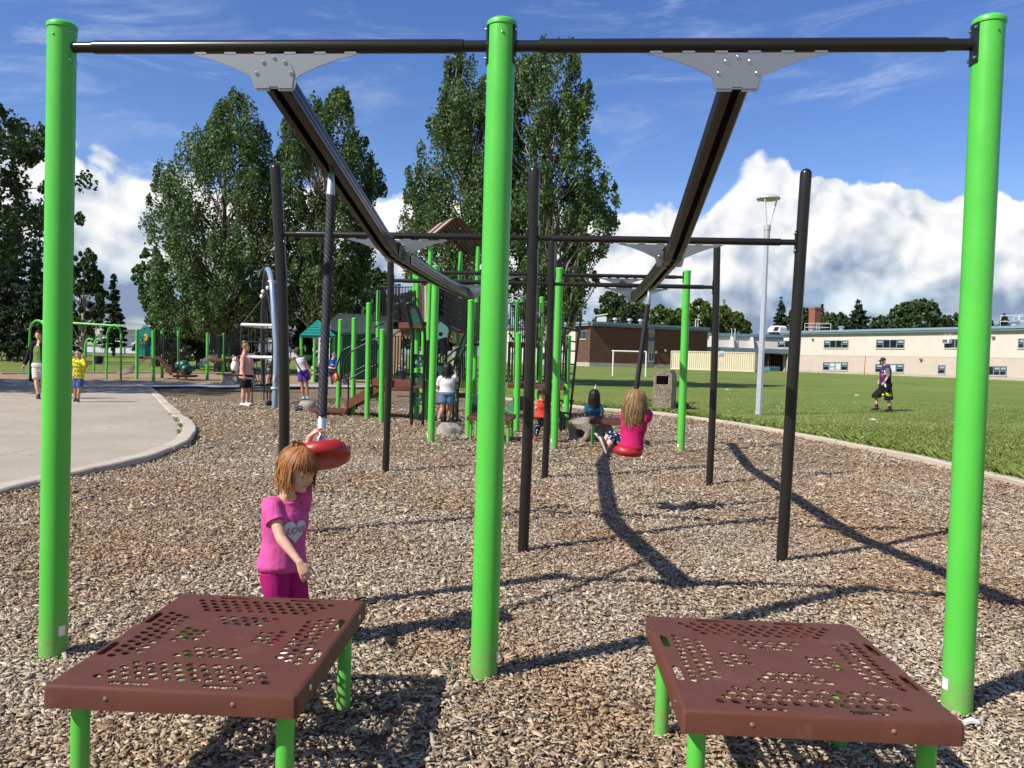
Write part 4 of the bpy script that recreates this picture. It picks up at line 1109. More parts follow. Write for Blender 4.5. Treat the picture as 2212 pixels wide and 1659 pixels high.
mb = MB(); fr = [fn(*q) + Vector((0, .055, 0)) for q in pts5]; bq = [q + bk for q in fr]
mb.add(fr + bq, [(i, (i + 1) % 6, 6 + (i + 1) % 6, 6 + i) for i in range(6)] + [tuple(range(11, 5, -1))])
obj('body', mb, PEB, bn, smooth=.3)
obj('inner_bin', MB().box(fn(wid / 2, hh - .15) + Vector((0, .25, 0)), (wid * .8, .02, .5)), SLOT, bn)
# ================================================================ the little playground on the left
def swing_set(label, posts, Yd):
    t = thing('swing_set', label, 'swing set', G(170, 826)); return t
sw_ = thing('swing_set', 'green swing frame with arched ends on the sand at the left', 'swing set', Vector((-18, 34.6, 0)))
YS = 34.8
def arch_end(xl, xr, ytop, yb, Y0, dy=.55):
    b0 = A(xl, yb, Y0 + dy); b1 = A(xr, yb, Y0 - dy); b0.z = b1.z = -.05
    tz = A((xl + xr) / 2, ytop, Y0).z; P = [b0]
    for k in range(1, 10):
        a = PI * k / 10; m = b0.lerp(b1, .5 - .5 * math.cos(a)); P.append(Vector((m.x, m.y, tz - .55 + .55 * math.sin(a))))
    P.append(b1)
    P.insert(1, b0 + Vector((0, 0, 1.0))); P.insert(len(P) - 1, b1 + Vector((0, 0, 1.0)))
    obj('end_frame', MB().tube(P, .046, 12), GREEN, sw_, smooth=1.2)
    return Vector(((b0.x + b1.x) / 2, Y0, tz - .03))
t0 = arch_end(230, 261, 702, 826, YS); t1 = arch_end(63, 98, 692, 822, YS + .3)
obj('top_beam', MB().tube([t1, t0], .05, 12), GREEN, sw_, smooth=1.2)
for x, sy in ((215, 777),):
    p = t1.lerp(t0, .72)
def bucket_swing(x, ys, Yd, label):
    c = A(x, ys, Yd); t = thing('bucket_swing', label, 'swing', c, 'bucket swings')
    tp = A(x, 702, Yd).z
    obj('bucket', MB().lathe([(.02, -.16), (.15, -.16), (.19, -.02), (.20, .15), (.17, .15), (.15, 0), (.02, -.06)], c, 16), mat('black_rubber', (.012, .012, .012), .6), t)
    for s in (-.17, .17):
        obj('chain', MB().tube([c + Vector((s, 0, .12)), Vector((c.x + s * .7, c.y, tp))], .012, 6), GALV, t)
bucket_swing(213, 777, YS, 'black bucket swing hanging from the green swing frame')
fs_ = thing('small_swing_frame', 'small green looped swing frame seen behind the bucket swing', 'swing frame', Vector((-22, 43, 0)))
for x0, x1 in ((185, 200), (205, 217)):
    pth = [(x0 - 3, 806), (x0 - 2, 770), (x0, 745), (x0 + 3, 735), (x0 + 8, 732), (x1 + 1, 734)] if x0 < 190 else [(x0 - 2, 812), (x0 - 2, 770), (x0 - 1, 745), (x0 + 2, 735), (x0 + 8, 732), (x1 + 1, 735)]
    ptube('loop_post', pth, 43, .055, GREEN, fs_)
sl_ = thing('toddler_structure', 'small play structure with a teal bear-ear panel, brown stairs and two slides', 'play structure', Vector((-16.5, 37.5, 0)))
for q in ((296, 713, 294, 820), (331, 715, 330, 824), (350, 716, 349, 818), (385.5, 716, 383, 821), (448.5, 720, 446.5, 821), (483.5, 721, 480, 824), (495, 722, 493, 806), (529, 722, 528, 806)):
    ppost(sl_, *q, .068)
def slot_poly(x, y0, y1, w): return [(x - w, y0 + w), (x - w * .5, y0), (x + w * .5, y0), (x + w, y0 + w), (x + w, y1 - w), (x + w * .5, y1), (x - w * .5, y1), (x - w, y1 - w)]
out = [(299, 768), (299, 719), (300, 712), (305, 710), (309, 705), (314, 703.5), (319, 705), (322, 709), (326, 711), (329, 714), (328.5, 769), (314, 770)]
hol = [slot_poly(302.5, 727, 754, 1.3), slot_poly(307, 730, 755, 1.3), slot_poly(311, 736, 754, 1.2), slot_poly(316, 738, 752, 1.2), slot_poly(321.5, 733, 748, 1.4), circ(311.5, 709.5, 4, 2.2), circ(325, 714.5, 1.8, 1.4), circ(301.5, 714.5, 1.2, 1.4)]
pplate('teal_panel', out, hol, 37.0, .06, TEAL, sl_)
obj('yellow_ring', MB().tube([A(*q, 36.9) for q in circ(315.5, 729, 3.4, 5.6)], .05, 8, closed=True), YEL, sl_)
obj('orange_hub', MB().lathe([(.05, 0), (.05, .04), (.02, .08)], A(315.5, 729, 36.92), 14, Vector((0, -1, 0)).to_track_quat('Z', 'Y').to_matrix()), ORNG, sl_)
slab(sl_, [A(297, 769, 36.9), A(352, 769, 36.6), A(386, 769, 38), A(330, 769, 38.4)], 1.06, .12)
slab(sl_, [A(449, 770, 37), A(484, 770, 36.6), A(530, 770, 38.2), A(496, 770, 38.6)], 1.06, .12)
# stairs between the decks, coming toward the camera
for k, (x0, x1) in enumerate(((341, 371), (368, 398))):
    pplate('stringer', [(x0, 769), (x0 + 4, 769), (x1 + 1, 799), (x1 + 1, 811), (x1 - 4, 811), (x0, 777)] if k == 0 else [(x0 - 4, 772), (x0, 772), (x1 - 2, 800), (x1 - 2, 810), (x1 - 6, 806), (x0 - 4, 779)], [], 36.2 + k * 1.2, .04, BROWN, sl_)
for k in range(4):
    y0 = 766.5 + k * 10.3; x0, x1 = 371.5 + k * .6, 372 + 10 * k + 1; Yk = 38.0 - .35 * k
    a, b = A(x0, y0, Yk), A(x1, y0, Yk); d = A(x0, y0 + 8.6, Yk).z - a.z
    obj('riser', MB().prism([a, b, b + UP * d, a + UP * d], (0, .02, 0)), BROWN, sl_, smooth=0)
    obj('tread', MB().prism([a, b, b + Vector((0, .36, 0)), a + Vector((0, .36, 0))], (0, 0, -.03)), BROWN, sl_, smooth=0)
a = A(373, 808.5, 36.0); b = A(414, 809.5, 36.4)
slab(sl_, [a, b, b + Vector((0, .7, 0)), a + Vector((0, .7, 0))], .28, .10, name='bottom_step')
bars(sl_, A(333, 769, 36.7), A(349, 769, 37.0), 1.0, 6, .016)
for q0, q1, yd in (((343, 717), (372, 748), 36.3), ((374, 718), (402, 748), 37.3)):
    top = [A(*q0, yd), A(*q1, yd)]; mb = MB(); lo = [A(q0[0], q0[1] + 52, yd), A(q1[0], q1[1] + 58, yd)]
    mb.tube([lo[0], top[0], top[1], lo[1]], .03, 8)
    for k in range(1, 7): mb.tube([lo[0].lerp(lo[1], k / 7), top[0].lerp(top[1], k / 7)], .022, 6)
    obj('stair_railing', mb, BLK, sl_, smooth=1.2)
ptube('arch_rail', [(364, 760), (365, 715), (369, 698), (373, 694), (376, 698), (378, 715), (379, 760)], 37.4, .022, BLK, sl_)
for x0, x1, yt in ((452, 466, 705), (500, 526, 701)):
    for k in range(3):
        d = k * 3.2; ptube('arch_rail', [(x0 + d, 768), (x0 + d + .5, yt + 18 + d), (x0 + d + 3, yt + 3 + d), ((x0 + x1) / 2, yt + d), (x1 - d - 3, yt + 3 + d), (x1 - d - .5, yt + 18 + d), (x1 - d, 768)], 37.6, .020, BLK, sl_)
bars(sl_, A(484, 769, 37.0), A(500, 769, 37.6), 1.0, 5, .018); bars(sl_, A(452, 769, 37.0), A(480, 769, 36.8), .95, 7, .018); bars(sl_, A(500, 769, 38.2), A(528, 769, 38.2), .95, 7, .018)
def slide(P, w, m_in, m_out, name='slide'):
    P = cat([Vector(q) for q in P], 6); mb = MB(); vs = []; prof = [(-w, .16), (-w + .03, .16), (-w + .05, .02), (0, 0), (w - .05, .02), (w - .03, .16), (w, .16), (w, -.04), (-w, -.04)]
    for i, q in enumerate(P):
        t = (P[min(i + 1, len(P) - 1)] - P[max(0, i - 1)]).normalized(); s = Vector((-t.y, t.x, 0)).normalized(); u = t.cross(s) * -1
        if u.z < 0: u = -u
        for a, b in prof: vs.append(q + s * a + u * b)
    n = len(prof); mb.add(vs, [(i * n + k, i * n + (k + 1) % n, (i + 1) * n + (k + 1) % n, (i + 1) * n + k) for i in range(len(P) - 1) for k in range(n)])
    return obj(name, mb, m_in, sl_, smooth=.6)
SLG = mat('grey_slide', (.30, .285, .265), .4, 0, .08)
slide([A(322, 768, 38.2), A(311, 776, 38.2), A(296, 792, 38.1), A(282, 802, 38.0), A(268, 806.5, 38.0), A(258, 808, 38.0)], .24, SLG, SLG)
slide([A(470, 771, 38.3), A(456, 773, 38.2), A(436, 788, 38.1), A(418, 799, 38.0), A(408, 801, 38.0)], .26, SLG, SLG)
pplate('slide_cover', [(466, 768), (470, 772), (424, 797), (411, 797)], [circ(449, 779, 2.5, 1.0)], 37.6, .03, mat('slate_green', (.05, .12, .10), .5), sl_)
for c in ((402, 799, .28), (397, 790, .24), (388, 790, .22)):
    obj('climbing_pod', MB().sph(A(c[0], c[1], 37.2), (c[2], c[2], c[2] * 1.1), None, 14, 9), mat('deep_teal', (.008, .08, .065), .4), sl_)
obj('pod_stem', MB().tube([A(402, 800, 37.2), Vector((A(402, 800, 37.2).x, 37.2, -.1))], .06, 10), GREEN, sl_)
# small log sections standing on the sand
for q, l in (((257, 816), 'dark slide foot block at the end of the grey slide'),):
    pass
# ---------------------------------------------------------------- hockey rink boards, chain link fence, house, parked car
rk = thing('rink_boards', 'white hockey rink boards with a tall chain link fence above', 'rink boards', A(300, 768, 100))
RBM = mat('rink_board', (.62, .64, .64), .6, 0, .12, 1)
def seg(xa, xb, Yd, m, name, h, z0=.3, th=.08):
    a, b = A(xa, 760, Yd), A(xb, 760, Yd); return obj(name, MB().box(((a.x + b.x) / 2, Yd, z0 + h / 2), (b.x - a.x, th, h)), m, rk)
for k in range(13):
    x0 = 100 + k * 42; seg(x0, x0 + 41, 98, RBM, 'board', 1.15)
    a = A(x0 + 41.5, 760, 97.9); obj('fence_post', MB().tube([(a.x, 97.88, .3), (a.x, 97.88, 4.2)], .05, 8), GALV, rk)
BLUES = mat('blue_stripe', (.10, .14, .30), .5)
a, b = A(100, 760, 97.9), A(646, 760, 97.9)
for z, h in ((1.46, .13), (.62, .06)): obj('rail_strip', MB().box(((a.x + b.x) / 2, 97.93, z), (b.x - a.x, .05, h)), BLUES, rk)
for z in (1.6, 2.85, 4.2): obj('fence_rail', MB().tube([(a.x, 97.88, z), (b.x, 97.88, z)], .035, 6), GALV, rk)
mb = MB(); L = b.x - a.x; H2 = 2.6; nn = 150
for k in range(nn + 16):
    x = L * (k - 8) / nn
    for sg in (1, -1):
        x0, x1 = x, x + sg * H2
        t0_, t1_ = 0.0, 1.0
        if not (0 <= x0 <= L and 0 <= x1 <= L): continue
        mb.tube([(a.x + x0, 97.88, 1.6), (a.x + x1, 97.88, 1.6 + H2)], .009, 3, cap=False)
obj('chain_link', mb, mat('dull_wire', (.10, .105, .11), .6), rk, smooth=0)
def house(label, x0, x1, yw, yr, yb, Yd, wm, rm, gables=()):
    a, b = A(x0, yb, Yd), A(x1, yb, Yd); z0 = .3; zw = A((x0 + x1) / 2, yw, Yd).z; zr = A((x0 + x1) / 2, yr, Yd).z; dp = 9
    t = thing('house', label, 'house', ((a.x + b.x) / 2, Yd, z0))
    obj('wall', MB().box(((a.x + b.x) / 2, Yd + dp / 2, (z0 + zw) / 2), (b.x - a.x, dp, zw - z0)), wm, t)
    e = .6; r0, r1 = Vector((a.x - e, Yd - e, zw)), Vector((b.x + e, Yd - e, zw)); q0, q1 = Vector((a.x - e, Yd + dp / 2, zr)), Vector((b.x + e, Yd + dp / 2, zr)); s0, s1 = Vector((a.x - e, Yd + dp + e, zw)), Vector((b.x + e, Yd + dp + e, zw))
    rf_ = obj('roof', MB().prism([r0, r1, q1, q0], (0, .03, .12)).prism([q0, q1, s1, s0], (0, .03, .12)), rm, t, smooth=0)
    obj('fascia', MB().box(((a.x + b.x) / 2, Yd - e, zw + .02), (b.x - a.x + 2 * e, .06, .22)), WHITEP, t)
    for gx0, gx1, gy in gables:
        g0, g1 = A(gx0, yw, Yd - 1.5), A(gx1, yw, Yd - 1.5); gz = A(gx0, gy, Yd - 1.5).z; zc = A(gx0, yw, Yd - 1.5).z; m_ = (g0 + g1) / 2
        obj('gable', MB().prism([(g0.x, Yd - 1.5, z0), (g1.x, Yd - 1.5, z0), (g1.x, Yd - 1.5, zc), (m_.x, Yd - 1.5, gz), (g0.x, Yd - 1.5, zc)], (0, 3, 0)), wm, t)
        for s, e2 in ((g0, 1), (g1, -1)):
            obj('barge_board', MB().bar((s.x - .4 * e2, Yd - 1.56, zc - .25), (m_.x, Yd - 1.56, gz + .08), .08, .25), WHITEP, t)
        obj('window', MB().box((m_.x, Yd - 1.53, zc - 1.0), (1.6, .05, 1.1)), mat('dark_glass', (.02, .025, .03), .1), t)
    return t
SIDING = mat('grey_siding', (.16, .165, .17), .7, 0, .1, 1); SHING = mat('grey_shingle', (.085, .085, .09), .9, 0, .2, 2); SIDW = mat('white_siding', (.55, .56, .55), .6, 0, .06, 1)
house('grey bungalow with gables seen through the chain link fence', 205, 366, 742, 712, 770, 116, SIDING, SHING, ((222, 262, 729), (288, 338, 727)))
house('pale grey house behind the second toddler deck and net climber', 478, 640, 738, 706, 770, 118, SIDW, SHING, ((585, 625, 722),))
house('grey roofed house behind the dark spruce at the left edge', -60, 66, 752, 703, 766, 112, SIDW, SHING)
cr = thing('parked_van', 'white van parked beyond the rink seen through the fence', 'van', A(240, 745, 106))
CW = mat('car_white', (.72, .73, .74), .25, 0, .03)
c = A(241, 752, 106); 
obj('body', MB().prism([(c.x - 1.6, 106, .9), (c.x - 1.9, 106, 1.5), (c.x - 1.2, 106, 2.6), (c.x + 1.7, 106, 2.6), (c.x + 1.75, 106, .9)], (0, 1.9, 0)), CW, cr, bevel=.08)
for dx in (-1.0, 1.05): obj('wheel', MB().lathe([(.1, -.1), (.36, -.1), (.36, .1), (.1, .1)], (c.x + dx, 106, .78), 16, Vector((0, -1, 0)).to_track_quat('Z', 'Y').to_matrix()), mat('tyre', (.02, .02, .02), .8), cr)
obj('window', MB().box((c.x - 1.1, 105.98, 2.1), (.5, .03, .5)), mat('dark_glass', (.02, .025, .03), .1), cr)
cr2 = thing('parked_car', 'pale car parked by the spruces at the left edge', 'car', A(8, 755, 90))
c = A(6, 752, 90)
obj('body', MB().prism([(c.x - 2.2, 90, .6), (c.x - 2.2, 90, 1.15), (c.x - 1.2, 90, 1.25), (c.x - .6, 90, 1.75), (c.x + .9, 90, 1.75), (c.x + 1.5, 90, 1.25), (c.x + 2.2, 90, 1.15), (c.x + 2.2, 90, .6)], (0, 1.7, 0)), CW, cr2, bevel=.08)
for dx in (-1.4, 1.4): obj('wheel', MB().lathe([(.1, -.1), (.32, -.1), (.32, .1), (.1, .1)], (c.x + dx, 90, .6), 16, Vector((0, -1, 0)).to_track_quat('Z', 'Y').to_matrix()), mat('tyre', (.02, .02, .02), .8), cr2)
obj('window', MB().box((c.x + .1, 89.98, 1.5), (1.7, .03, .35)), mat('dark_glass', (.02, .025, .03), .1), cr2)
# ================================================================ the school across the field
CREAM = mat('cream_stucco', (.575, .515, .445), .85, 0, .05, .8, .2, 20, .01); CREAM2 = mat('pinkish_stucco', (.50, .415, .35), .85, 0, .05, .8, .2, 20, .01)
FASC = mat('blue_fascia', (.12, .185, .235), .5, 0, .06, 1); FASC2 = mat('light_blue_fascia', (.20, .29, .35), .5, 0, .06, 1); FRAME = mat('blue_window_frame', (.13, .20, .27), .5)
GLASS = mat('window_glass', (.015, .017, .02), .08, 0, .2, 2); BLIND = mat('window_blind', (.50, .52, .50), .6); REDD = mat('dark_red_door', (.10, .025, .02), .5)
FOUND = mat('concrete_footing', (.40, .36, .31), .9, 0, .1, 1)
def brickmat(name, c1, c2):
    m, t, b = newmat(name); p = t.pos(); s = t.sep(p)
    q = t.n('ShaderNodeTexBrick'); t.put(q.inputs['Vector'], t.comb(t.m('ADD', s[0], s[1]), s[2], 0)); q.inputs['Scale'].default_value = 1.0
    q.inputs['Brick Width'].default_value = .42; q.inputs['Row Height'].default_value = .16; q.inputs['Mortar Size'].default_value = .010
    t.put(q.inputs['Color1'], c1); t.put(q.inputs['Color2'], c2); t.put(q.inputs['Mortar'], tuple(k * 1.15 for k in c1))
    q.inputs['Bias'].default_value = -.3
    v = t.noise(p, .8, 4); c = t.mix(t.mr(v, .3, .7, 0, .35), q.outputs['Color'], tuple(k * .6 for k in c1))
    dk = t.m('GREATER_THAN', t.vor(t.vm('MULTIPLY', p, (1, 1, 2.4)), 1.1, out='Color'), .0)
    t.put(b.inputs['Base Color'], c); b.inputs['Roughness'].default_value = .9; return m
BRICK = brickmat('brown_brick', (.125, .060, .035), (.055, .030, .022)); BRICKR = brickmat('red_brick', (.27, .095, .06), (.20, .07, .05))
ZR, ZG = 6.95, .40
def wall_pt(x, y, P, Q):
    """where the line of sight through (x, y) meets the upright wall through P and Q"""
    d = ray(x, y); n = Vector((Q.y - P.y, -(Q.x - P.x), 0)); t = (P - CAM).dot(n) / d.dot(n); return CAM + d * t
def wallbox(parent, P, Q, z0, z1, dep, m, name='wall', out=0.0):
    u = (Q - P).normalized(); n = Vector((u.y, -u.x, 0)); 
    if n.y > 0: n = -n
    a, b = P + n * out, Q + n * out
    return obj(name, MB().prism([(a.x, a.y, z0), (b.x, b.y, z0), (b.x, b.y, z1), (a.x, a.y, z1)], -n * (dep + out)), m, parent, smooth=0)
def window(parent, P, Q, rect, panes, name='window'):
    x0, y0, x1, y1 = rect; a = wall_pt(x0, (y0 + y1) / 2, P, Q); b = wall_pt(x1, (y0 + y1) / 2, P, Q); zb = wall_pt((x0 + x1) / 2, y1, P, Q).z; zt = wall_pt((x0 + x1) / 2, y0, P, Q).z
    u = (b - a).normalized(); n = Vector((u.y, -u.x, 0)); n = -n if n.y > 0 else n; L = (b - a).length; a = Vector((a.x, a.y, 0)); h = zt - zb
    N = len(panes); mb = MB(); f = .09; R = Matrix((u, -n, UP)).transposed()
    C = lambda s, z: a + u * s + UP * z + n * .04
    mb.box(C(L / 2, zb + f / 2), (L, .12, f), R).box(C(L / 2, zt - f / 2), (L, .12, f), R)
    for k in range(N + 1): mb.box(C(f / 2 + (L - f) * k / N, (zb + zt) / 2), (f * (1.6 if 0 < k < N else 1), .12, h - 2 * f), R)
    for k, pk in enumerate(panes):
        if pk in 'sb': mb.box(C(f / 2 + (L - f) * (k + .5) / N, zb + h * .45), ((L - f) / N - f * 1.3, .10, f), R)
    o = obj(name, mb, FRAME, parent, smooth=0)
    for k, pk in enumerate(panes):
        c = f / 2 + (L - f) * (k + .5) / N; w = (L - f) / N - f * .9
        obj('pane', MB().box(a + u * c + UP * ((zb + zt) / 2) + n * .012, (w, .02, h - f), R), BLIND if pk in 'lb' else GLASS, o, smooth=0)
        if pk == 's': obj('blind', MB().box(a + u * c + UP * (zb + h * .74) + n * .026, (w * .8, .008, h * .26), R), mat('half_blind', (.30, .32, .33), .6), o, smooth=0)
    obj('sill', MB().box(C(L / 2, zb - .06), (L + .16, .16, .10), R), CREAM, o, smooth=0)
    return o
# --- white wing
ww = thing('school_wing', 'long cream two storey school wing with blue fascia and four-pane windows', 'school building', A(1900, 810, 115))
P = A(1690, 802, 131); Q0 = A(2212, 824, 94.9); P.z = Q0.z = 0; Q = P + (Q0 - P) * 1.9; uu = (Q - P).normalized(); nn = Vector((uu.y, -uu.x, 0)); nn = -nn if nn.y > 0 else nn
wallbox(ww, P, Q, 3.15, ZR - .55, 14, CREAM, 'upper_wall'); wallbox(ww, P, Q, .85, 3.15, 14, CREAM2, 'lower_wall', -.03); wallbox(ww, P, Q, -.2, .85, 14, FOUND, 'footing', .05)
wallbox(ww, P - uu * .5, Q, ZR - .30, ZR, 14.5, FASC2, 'roof_edge', .55); wallbox(ww, P - uu * .4, Q, ZR - .56, ZR - .30, 14.5, FASC, 'fascia', .45)
for r_, p_ in (((1681, 736, 1727, 751), 'sgs'), ((1780.5, 735, 1833, 751.5), 'sggs'), ((1893.5, 733.5, 1954, 752), 'sggs'), ((2042, 732, 2086, 751.5), 'sggs'), ((1778.5, 783, 1831.5, 800.5), 'sbls'), ((1891.5, 787, 1952.5, 805), 'sbls'), ((2027, 789, 2042, 807.5), 's'), ((2134, 791.5, 2174.5, 811.5), 'gss'), ((2200, 731, 2250, 752), 'sggs')):
    window(ww, P, Q, r_, p_)
def roof_item(x, yb, back, parent):
    k = A(x, yb, wall_pt(x, yb, P, Q).y + back); k.z = ZR; return k
c = roof_item(1759, 715, 6, ww); obj('chimney', MB().prism([c + uu * -.66 + nn * .66, c + uu * .66 + nn * .66, c + uu * .66 - nn * .66, c - uu * .66 - nn * .66], (0, 0, 4.0)).prism([c + uu * -.72 + nn * .72 + UP * 3.7, c + uu * .72 + nn * .72 + UP * 3.7, c + uu * .72 - nn * .72 + UP * 3.7, c - uu * .72 - nn * .72 + UP * 3.7], (0, 0, .25)), BRICKR, ww, smooth=0)
def railbox(c, w, h, parent):
    mb = MB(); Rr = [c + uu * (-w) + nn * 1.2, c + uu * w + nn * 1.2, c + uu * w - nn * 1.2, c - uu * w - nn * 1.2]
    for q in Rr: mb.tube([q, q + UP * h], .026, 6)
    for zz in (h, h * .5): mb.tube([q + UP * zz for q in Rr], .024, 6, closed=True)
    obj('roof_guard', mb, WHITEP, parent)
railbox(roof_item(1766, 715, 2.2, ww), 1.5, 1.2, ww); railbox(roof_item(2195, 705, 3, ww), 1.2, 1.4, ww); railbox(roof_item(2235, 705, 3, ww), 1.2, 1.4, ww)
for x, s in ((1753, .55), (1817, .5), (2191, .6)):
    c = roof_item(x, 714, 1.4, ww); obj('roof_vent', MB().lathe([(s * .7, 0), (s * .7, .5 * s * 1.6), (s, .55 * s * 1.6), (s, 1.1 * s), (s * .5, 1.35 * s)], c, 14), GALV, ww)
c = roof_item(1679, 716, 1.5, ww)
mb = MB(); prof = [(-1.5, 0), (-1.5, .35), (-1.1, .8), (-.5, 1.0), (.9, 1.0), (1.4, .75), (1.4, 0)]
mb.prism([c + uu * a + UP * b + nn * .7 for a, b in prof], -nn * 1.4); obj('air_handler', mb, WHITEP, ww, smooth=0)
obj('intake', MB().prism([c + uu * a + UP * b + nn * .72 for a, b in ((-.2, .15), (.9, .15), (1.2, .8), (.2, .8))], nn * .02), SLOT, ww)
for x, y in ((1757, 733), (2147.5, 728.5), (1990.5, 776)):
    q = wall_pt(x, y, P, Q); obj('wall_lamp', MB().box(q + nn * .15, (.3, .3, .22)).bar(q, q + nn * .2, .1, .1), mat('lamp_brown', (.25, .18, .12), .5), ww)
q = wall_pt(2049.5, 737, P, Q) + nn * .35; Rw = Matrix((uu, -nn, UP)).transposed()
ac = obj('air_conditioner', MB().box(q, (1.05, .7, .62), Rw), mat('ac_white', (.62, .60, .56), .5), ww, bevel=.03)
obj('ac_grille', MB().box(q + nn * .36, (.7, .02, .42), Rw), GREYP, ac)
for s in (-.4, .4): obj('ac_cable', MB().tube([q + uu * s + UP * .3, q + uu * s - nn * .3 + UP * 1.3], .02, 5), WHITEP, ac)
for x0, x1 in ((1837, 1854), (2029, 2036)):
    pass
# --- brick wing
bw = thing('school_wing', 'brown brick school wing with blue fascia behind the soccer goal', 'school building', A(1400, 795, 120))
Cn = A(1273, 793, 116); Rr_ = A(1526, 798, 125); Lf = A(1244, 791, 119.5); Lf2 = A(1075, 790, 139)
for q in (Cn, Rr_, Lf, Lf2): q.z = 0
zb = 6.35
S0, S1 = wall_pt(1399.5, 760, Cn, Rr_), wall_pt(1413.5, 760, Cn, Rr_); S0.z = S1.z = 0
wallbox(bw, Cn, S0, 1.1, zb, 10, BRICK, 'brick_wall'); wallbox(bw, S1, Rr_, 1.1, zb, 9, BRICK, 'brick_wall')
PANEL = mat('grey_stucco', (.36, .32, .28), .85, 0, .06, 1)
wallbox(bw, S0, S1, .3, zb, 9, PANEL, 'window_strip', -.06); wallbox(bw, Cn, S0, -.2, 1.1, 10, FOUND, 'footing', .04); wallbox(bw, S1, Rr_, -.2, 1.1, 9, FOUND, 'footing', .04)
wallbox(bw, Lf, Cn, 1.1, zb, 6, BRICK, 'brick_wall'); wallbox(bw, Lf, Cn, -.2, 1.1, 6, FOUND, 'footing', .04)
wallbox(bw, Lf2, Lf, .9, zb, 8, CREAM, 'cream_wall', -.03); wallbox(bw, Lf2, Lf, -.2, .9, 8, FOUND, 'footing', .04)
for a_, b_, dd in ((Cn, Rr_, 11), (Lf2, Cn, 9)):
    wallbox(bw, a_, b_, zb + .28, ZR + .02, dd, FASC2 if a_ is Lf2 else FASC, 'roof_edge', .55); wallbox(bw, a_, b_, zb, zb + .28, dd, FASC2 if a_ is Lf2 else FASC, 'fascia', .42)
window(bw, Cn, Rr_, (1400.5, 722, 1412.5, 738), 'ss'); window(bw, Cn, Rr_, (1400.5, 763, 1412.5, 780), 'gg')
window(bw, Lf, Cn, (1251, 714, 1267, 732), 'gg')
for r_, p_ in (((1203, 716, 1221, 732), 'sgs'), ((1128, 717, 1145, 732), 'sgs'), ((1200, 761, 1218, 778), 'lgl'), ((1104, 762, 1122, 778), 'lgg'), ((1160, 762, 1178, 778), 'lgg')): window(bw, Lf2, Lf, r_, p_)
def rpt(x, back, a_=Cn, b_=Rr_): q = wall_pt(x, 700, a_, b_); q.y += back; q.z = ZR; return q
c = rpt(1304, 3); obj('roof_unit', MB().box(c + UP * .5, (1.3, 1.2, .9)).prism([c + Vector((-.9, -.7, .95)), c + Vector((.8, -.7, 1.25)), c + Vector((.8, -.7, 1.4)), c + Vector((-.9, -.7, 1.1))], (0, 1.5, 0)), WHITEP, bw, smooth=0)
for x in (1331.5, 1363, 1387): c = rpt(x, 1.5); obj('roof_vent', MB().lathe([(.22, 0), (.22, .45), (.45, .5), (.4, .75), (.1, .85)], c, 12), GALV, bw)
for x in (1509, 1514): c = rpt(x, 2); obj('roof_hook', MB().tube([c, c + UP * 1.3, c + Vector((.3, 0, 1.3))], .06, 6), WHITEP, bw)
for x, y in ((1417, 761), (1437, 757)): q = wall_pt(x, y, Cn, Rr_); obj('wall_lamp', MB().box(q + Vector((0, -.15, 0)), (.25, .3, .3)), PANEL, bw)
# --- link with the recessed entrance
lk = thing('school_entrance', 'recessed school entrance with a blue canopy and dark red doors', 'school building', A(1610, 797, 134))
LA, LB = A(1515, 797, 142), A(1700, 800, 142); LA.z = LB.z = 0
wallbox(lk, LA, LB, 3.6, 6.3, 5, mat('pale_stucco', (.60, .56, .52), .85, 0, .06, 1), 'upper_wall'); wallbox(lk, LA, LB, 6.3, 6.8, 5.5, FASC, 'fascia', .4)
for x in (1534, 1579, 1622): q = wall_pt(x, 735, LA, LB); q.z = 0; obj('buttress', MB().prism([(q.x - .25, q.y - .01, 3.9), (q.x - .25, q.y - 1.6, 3.9), (q.x - .25, q.y - .5, 6.25), (q.x - .25, q.y - .01, 6.25)], (.5, 0, 0)), CREAM, lk, smooth=0)
q = wall_pt(1582, 735, LA, LB); mb = MB()
for s in (-.3, .3): mb.tube([(q.x + s, q.y - .5, 3.9), (q.x + s, q.y - .5, 7.6), (q.x + s, q.y + .4, 7.6)], .05, 6)
for k in range(8): mb.tube([(q.x - .3, q.y - .5, 4.1 + k * .4), (q.x + .3, q.y - .5, 4.1 + k * .4)], .03, 5)
obj('roof_ladder', mb, WHITEP, lk)
KA, KB = A(1517, 755, 126.5), A(1712, 757, 130); KA.z = KB.z = 0
wallbox(lk, KA, KB, 3.35, 4.05, 14, FASC, 'canopy'); 
DA_, DB_ = A(1600, 797, 134), A(1712, 799, 134); DA_.z = DB_.z = 0
wallbox(lk, DA_, DB_, 0, 3.34, 1, mat('entry_brown', (.07, .04, .03), .7), 'entry_wall')
for x in (1643, 1656, 1669): q = wall_pt(x, 778, DA_, DB_); obj('door', MB().box((q.x, q.y - .05, 1.75), (.92, .08, 2.3)), REDD, lk); obj('door_window', MB().box((q.x, q.y - .10, 2.0), (.45, .03, 1.0)), GLASS, lk)
for x in (1632, 1641, 1650, 1659, 1668): q = wall_pt(x, 768, DA_, DB_); obj('transom', MB().box((q.x, q.y - .04, 3.05), (.5, .05, .5)), GLASS, lk)
for x in (1640, 1662, 1700): q = wall_pt(x, 778, KA, KB); obj('canopy_post', MB().tube([(q.x, q.y + .5, 0), (q.x, q.y + .5, 3.34)], .09, 8), mat('post_brown', (.06, .04, .035), .6), lk)
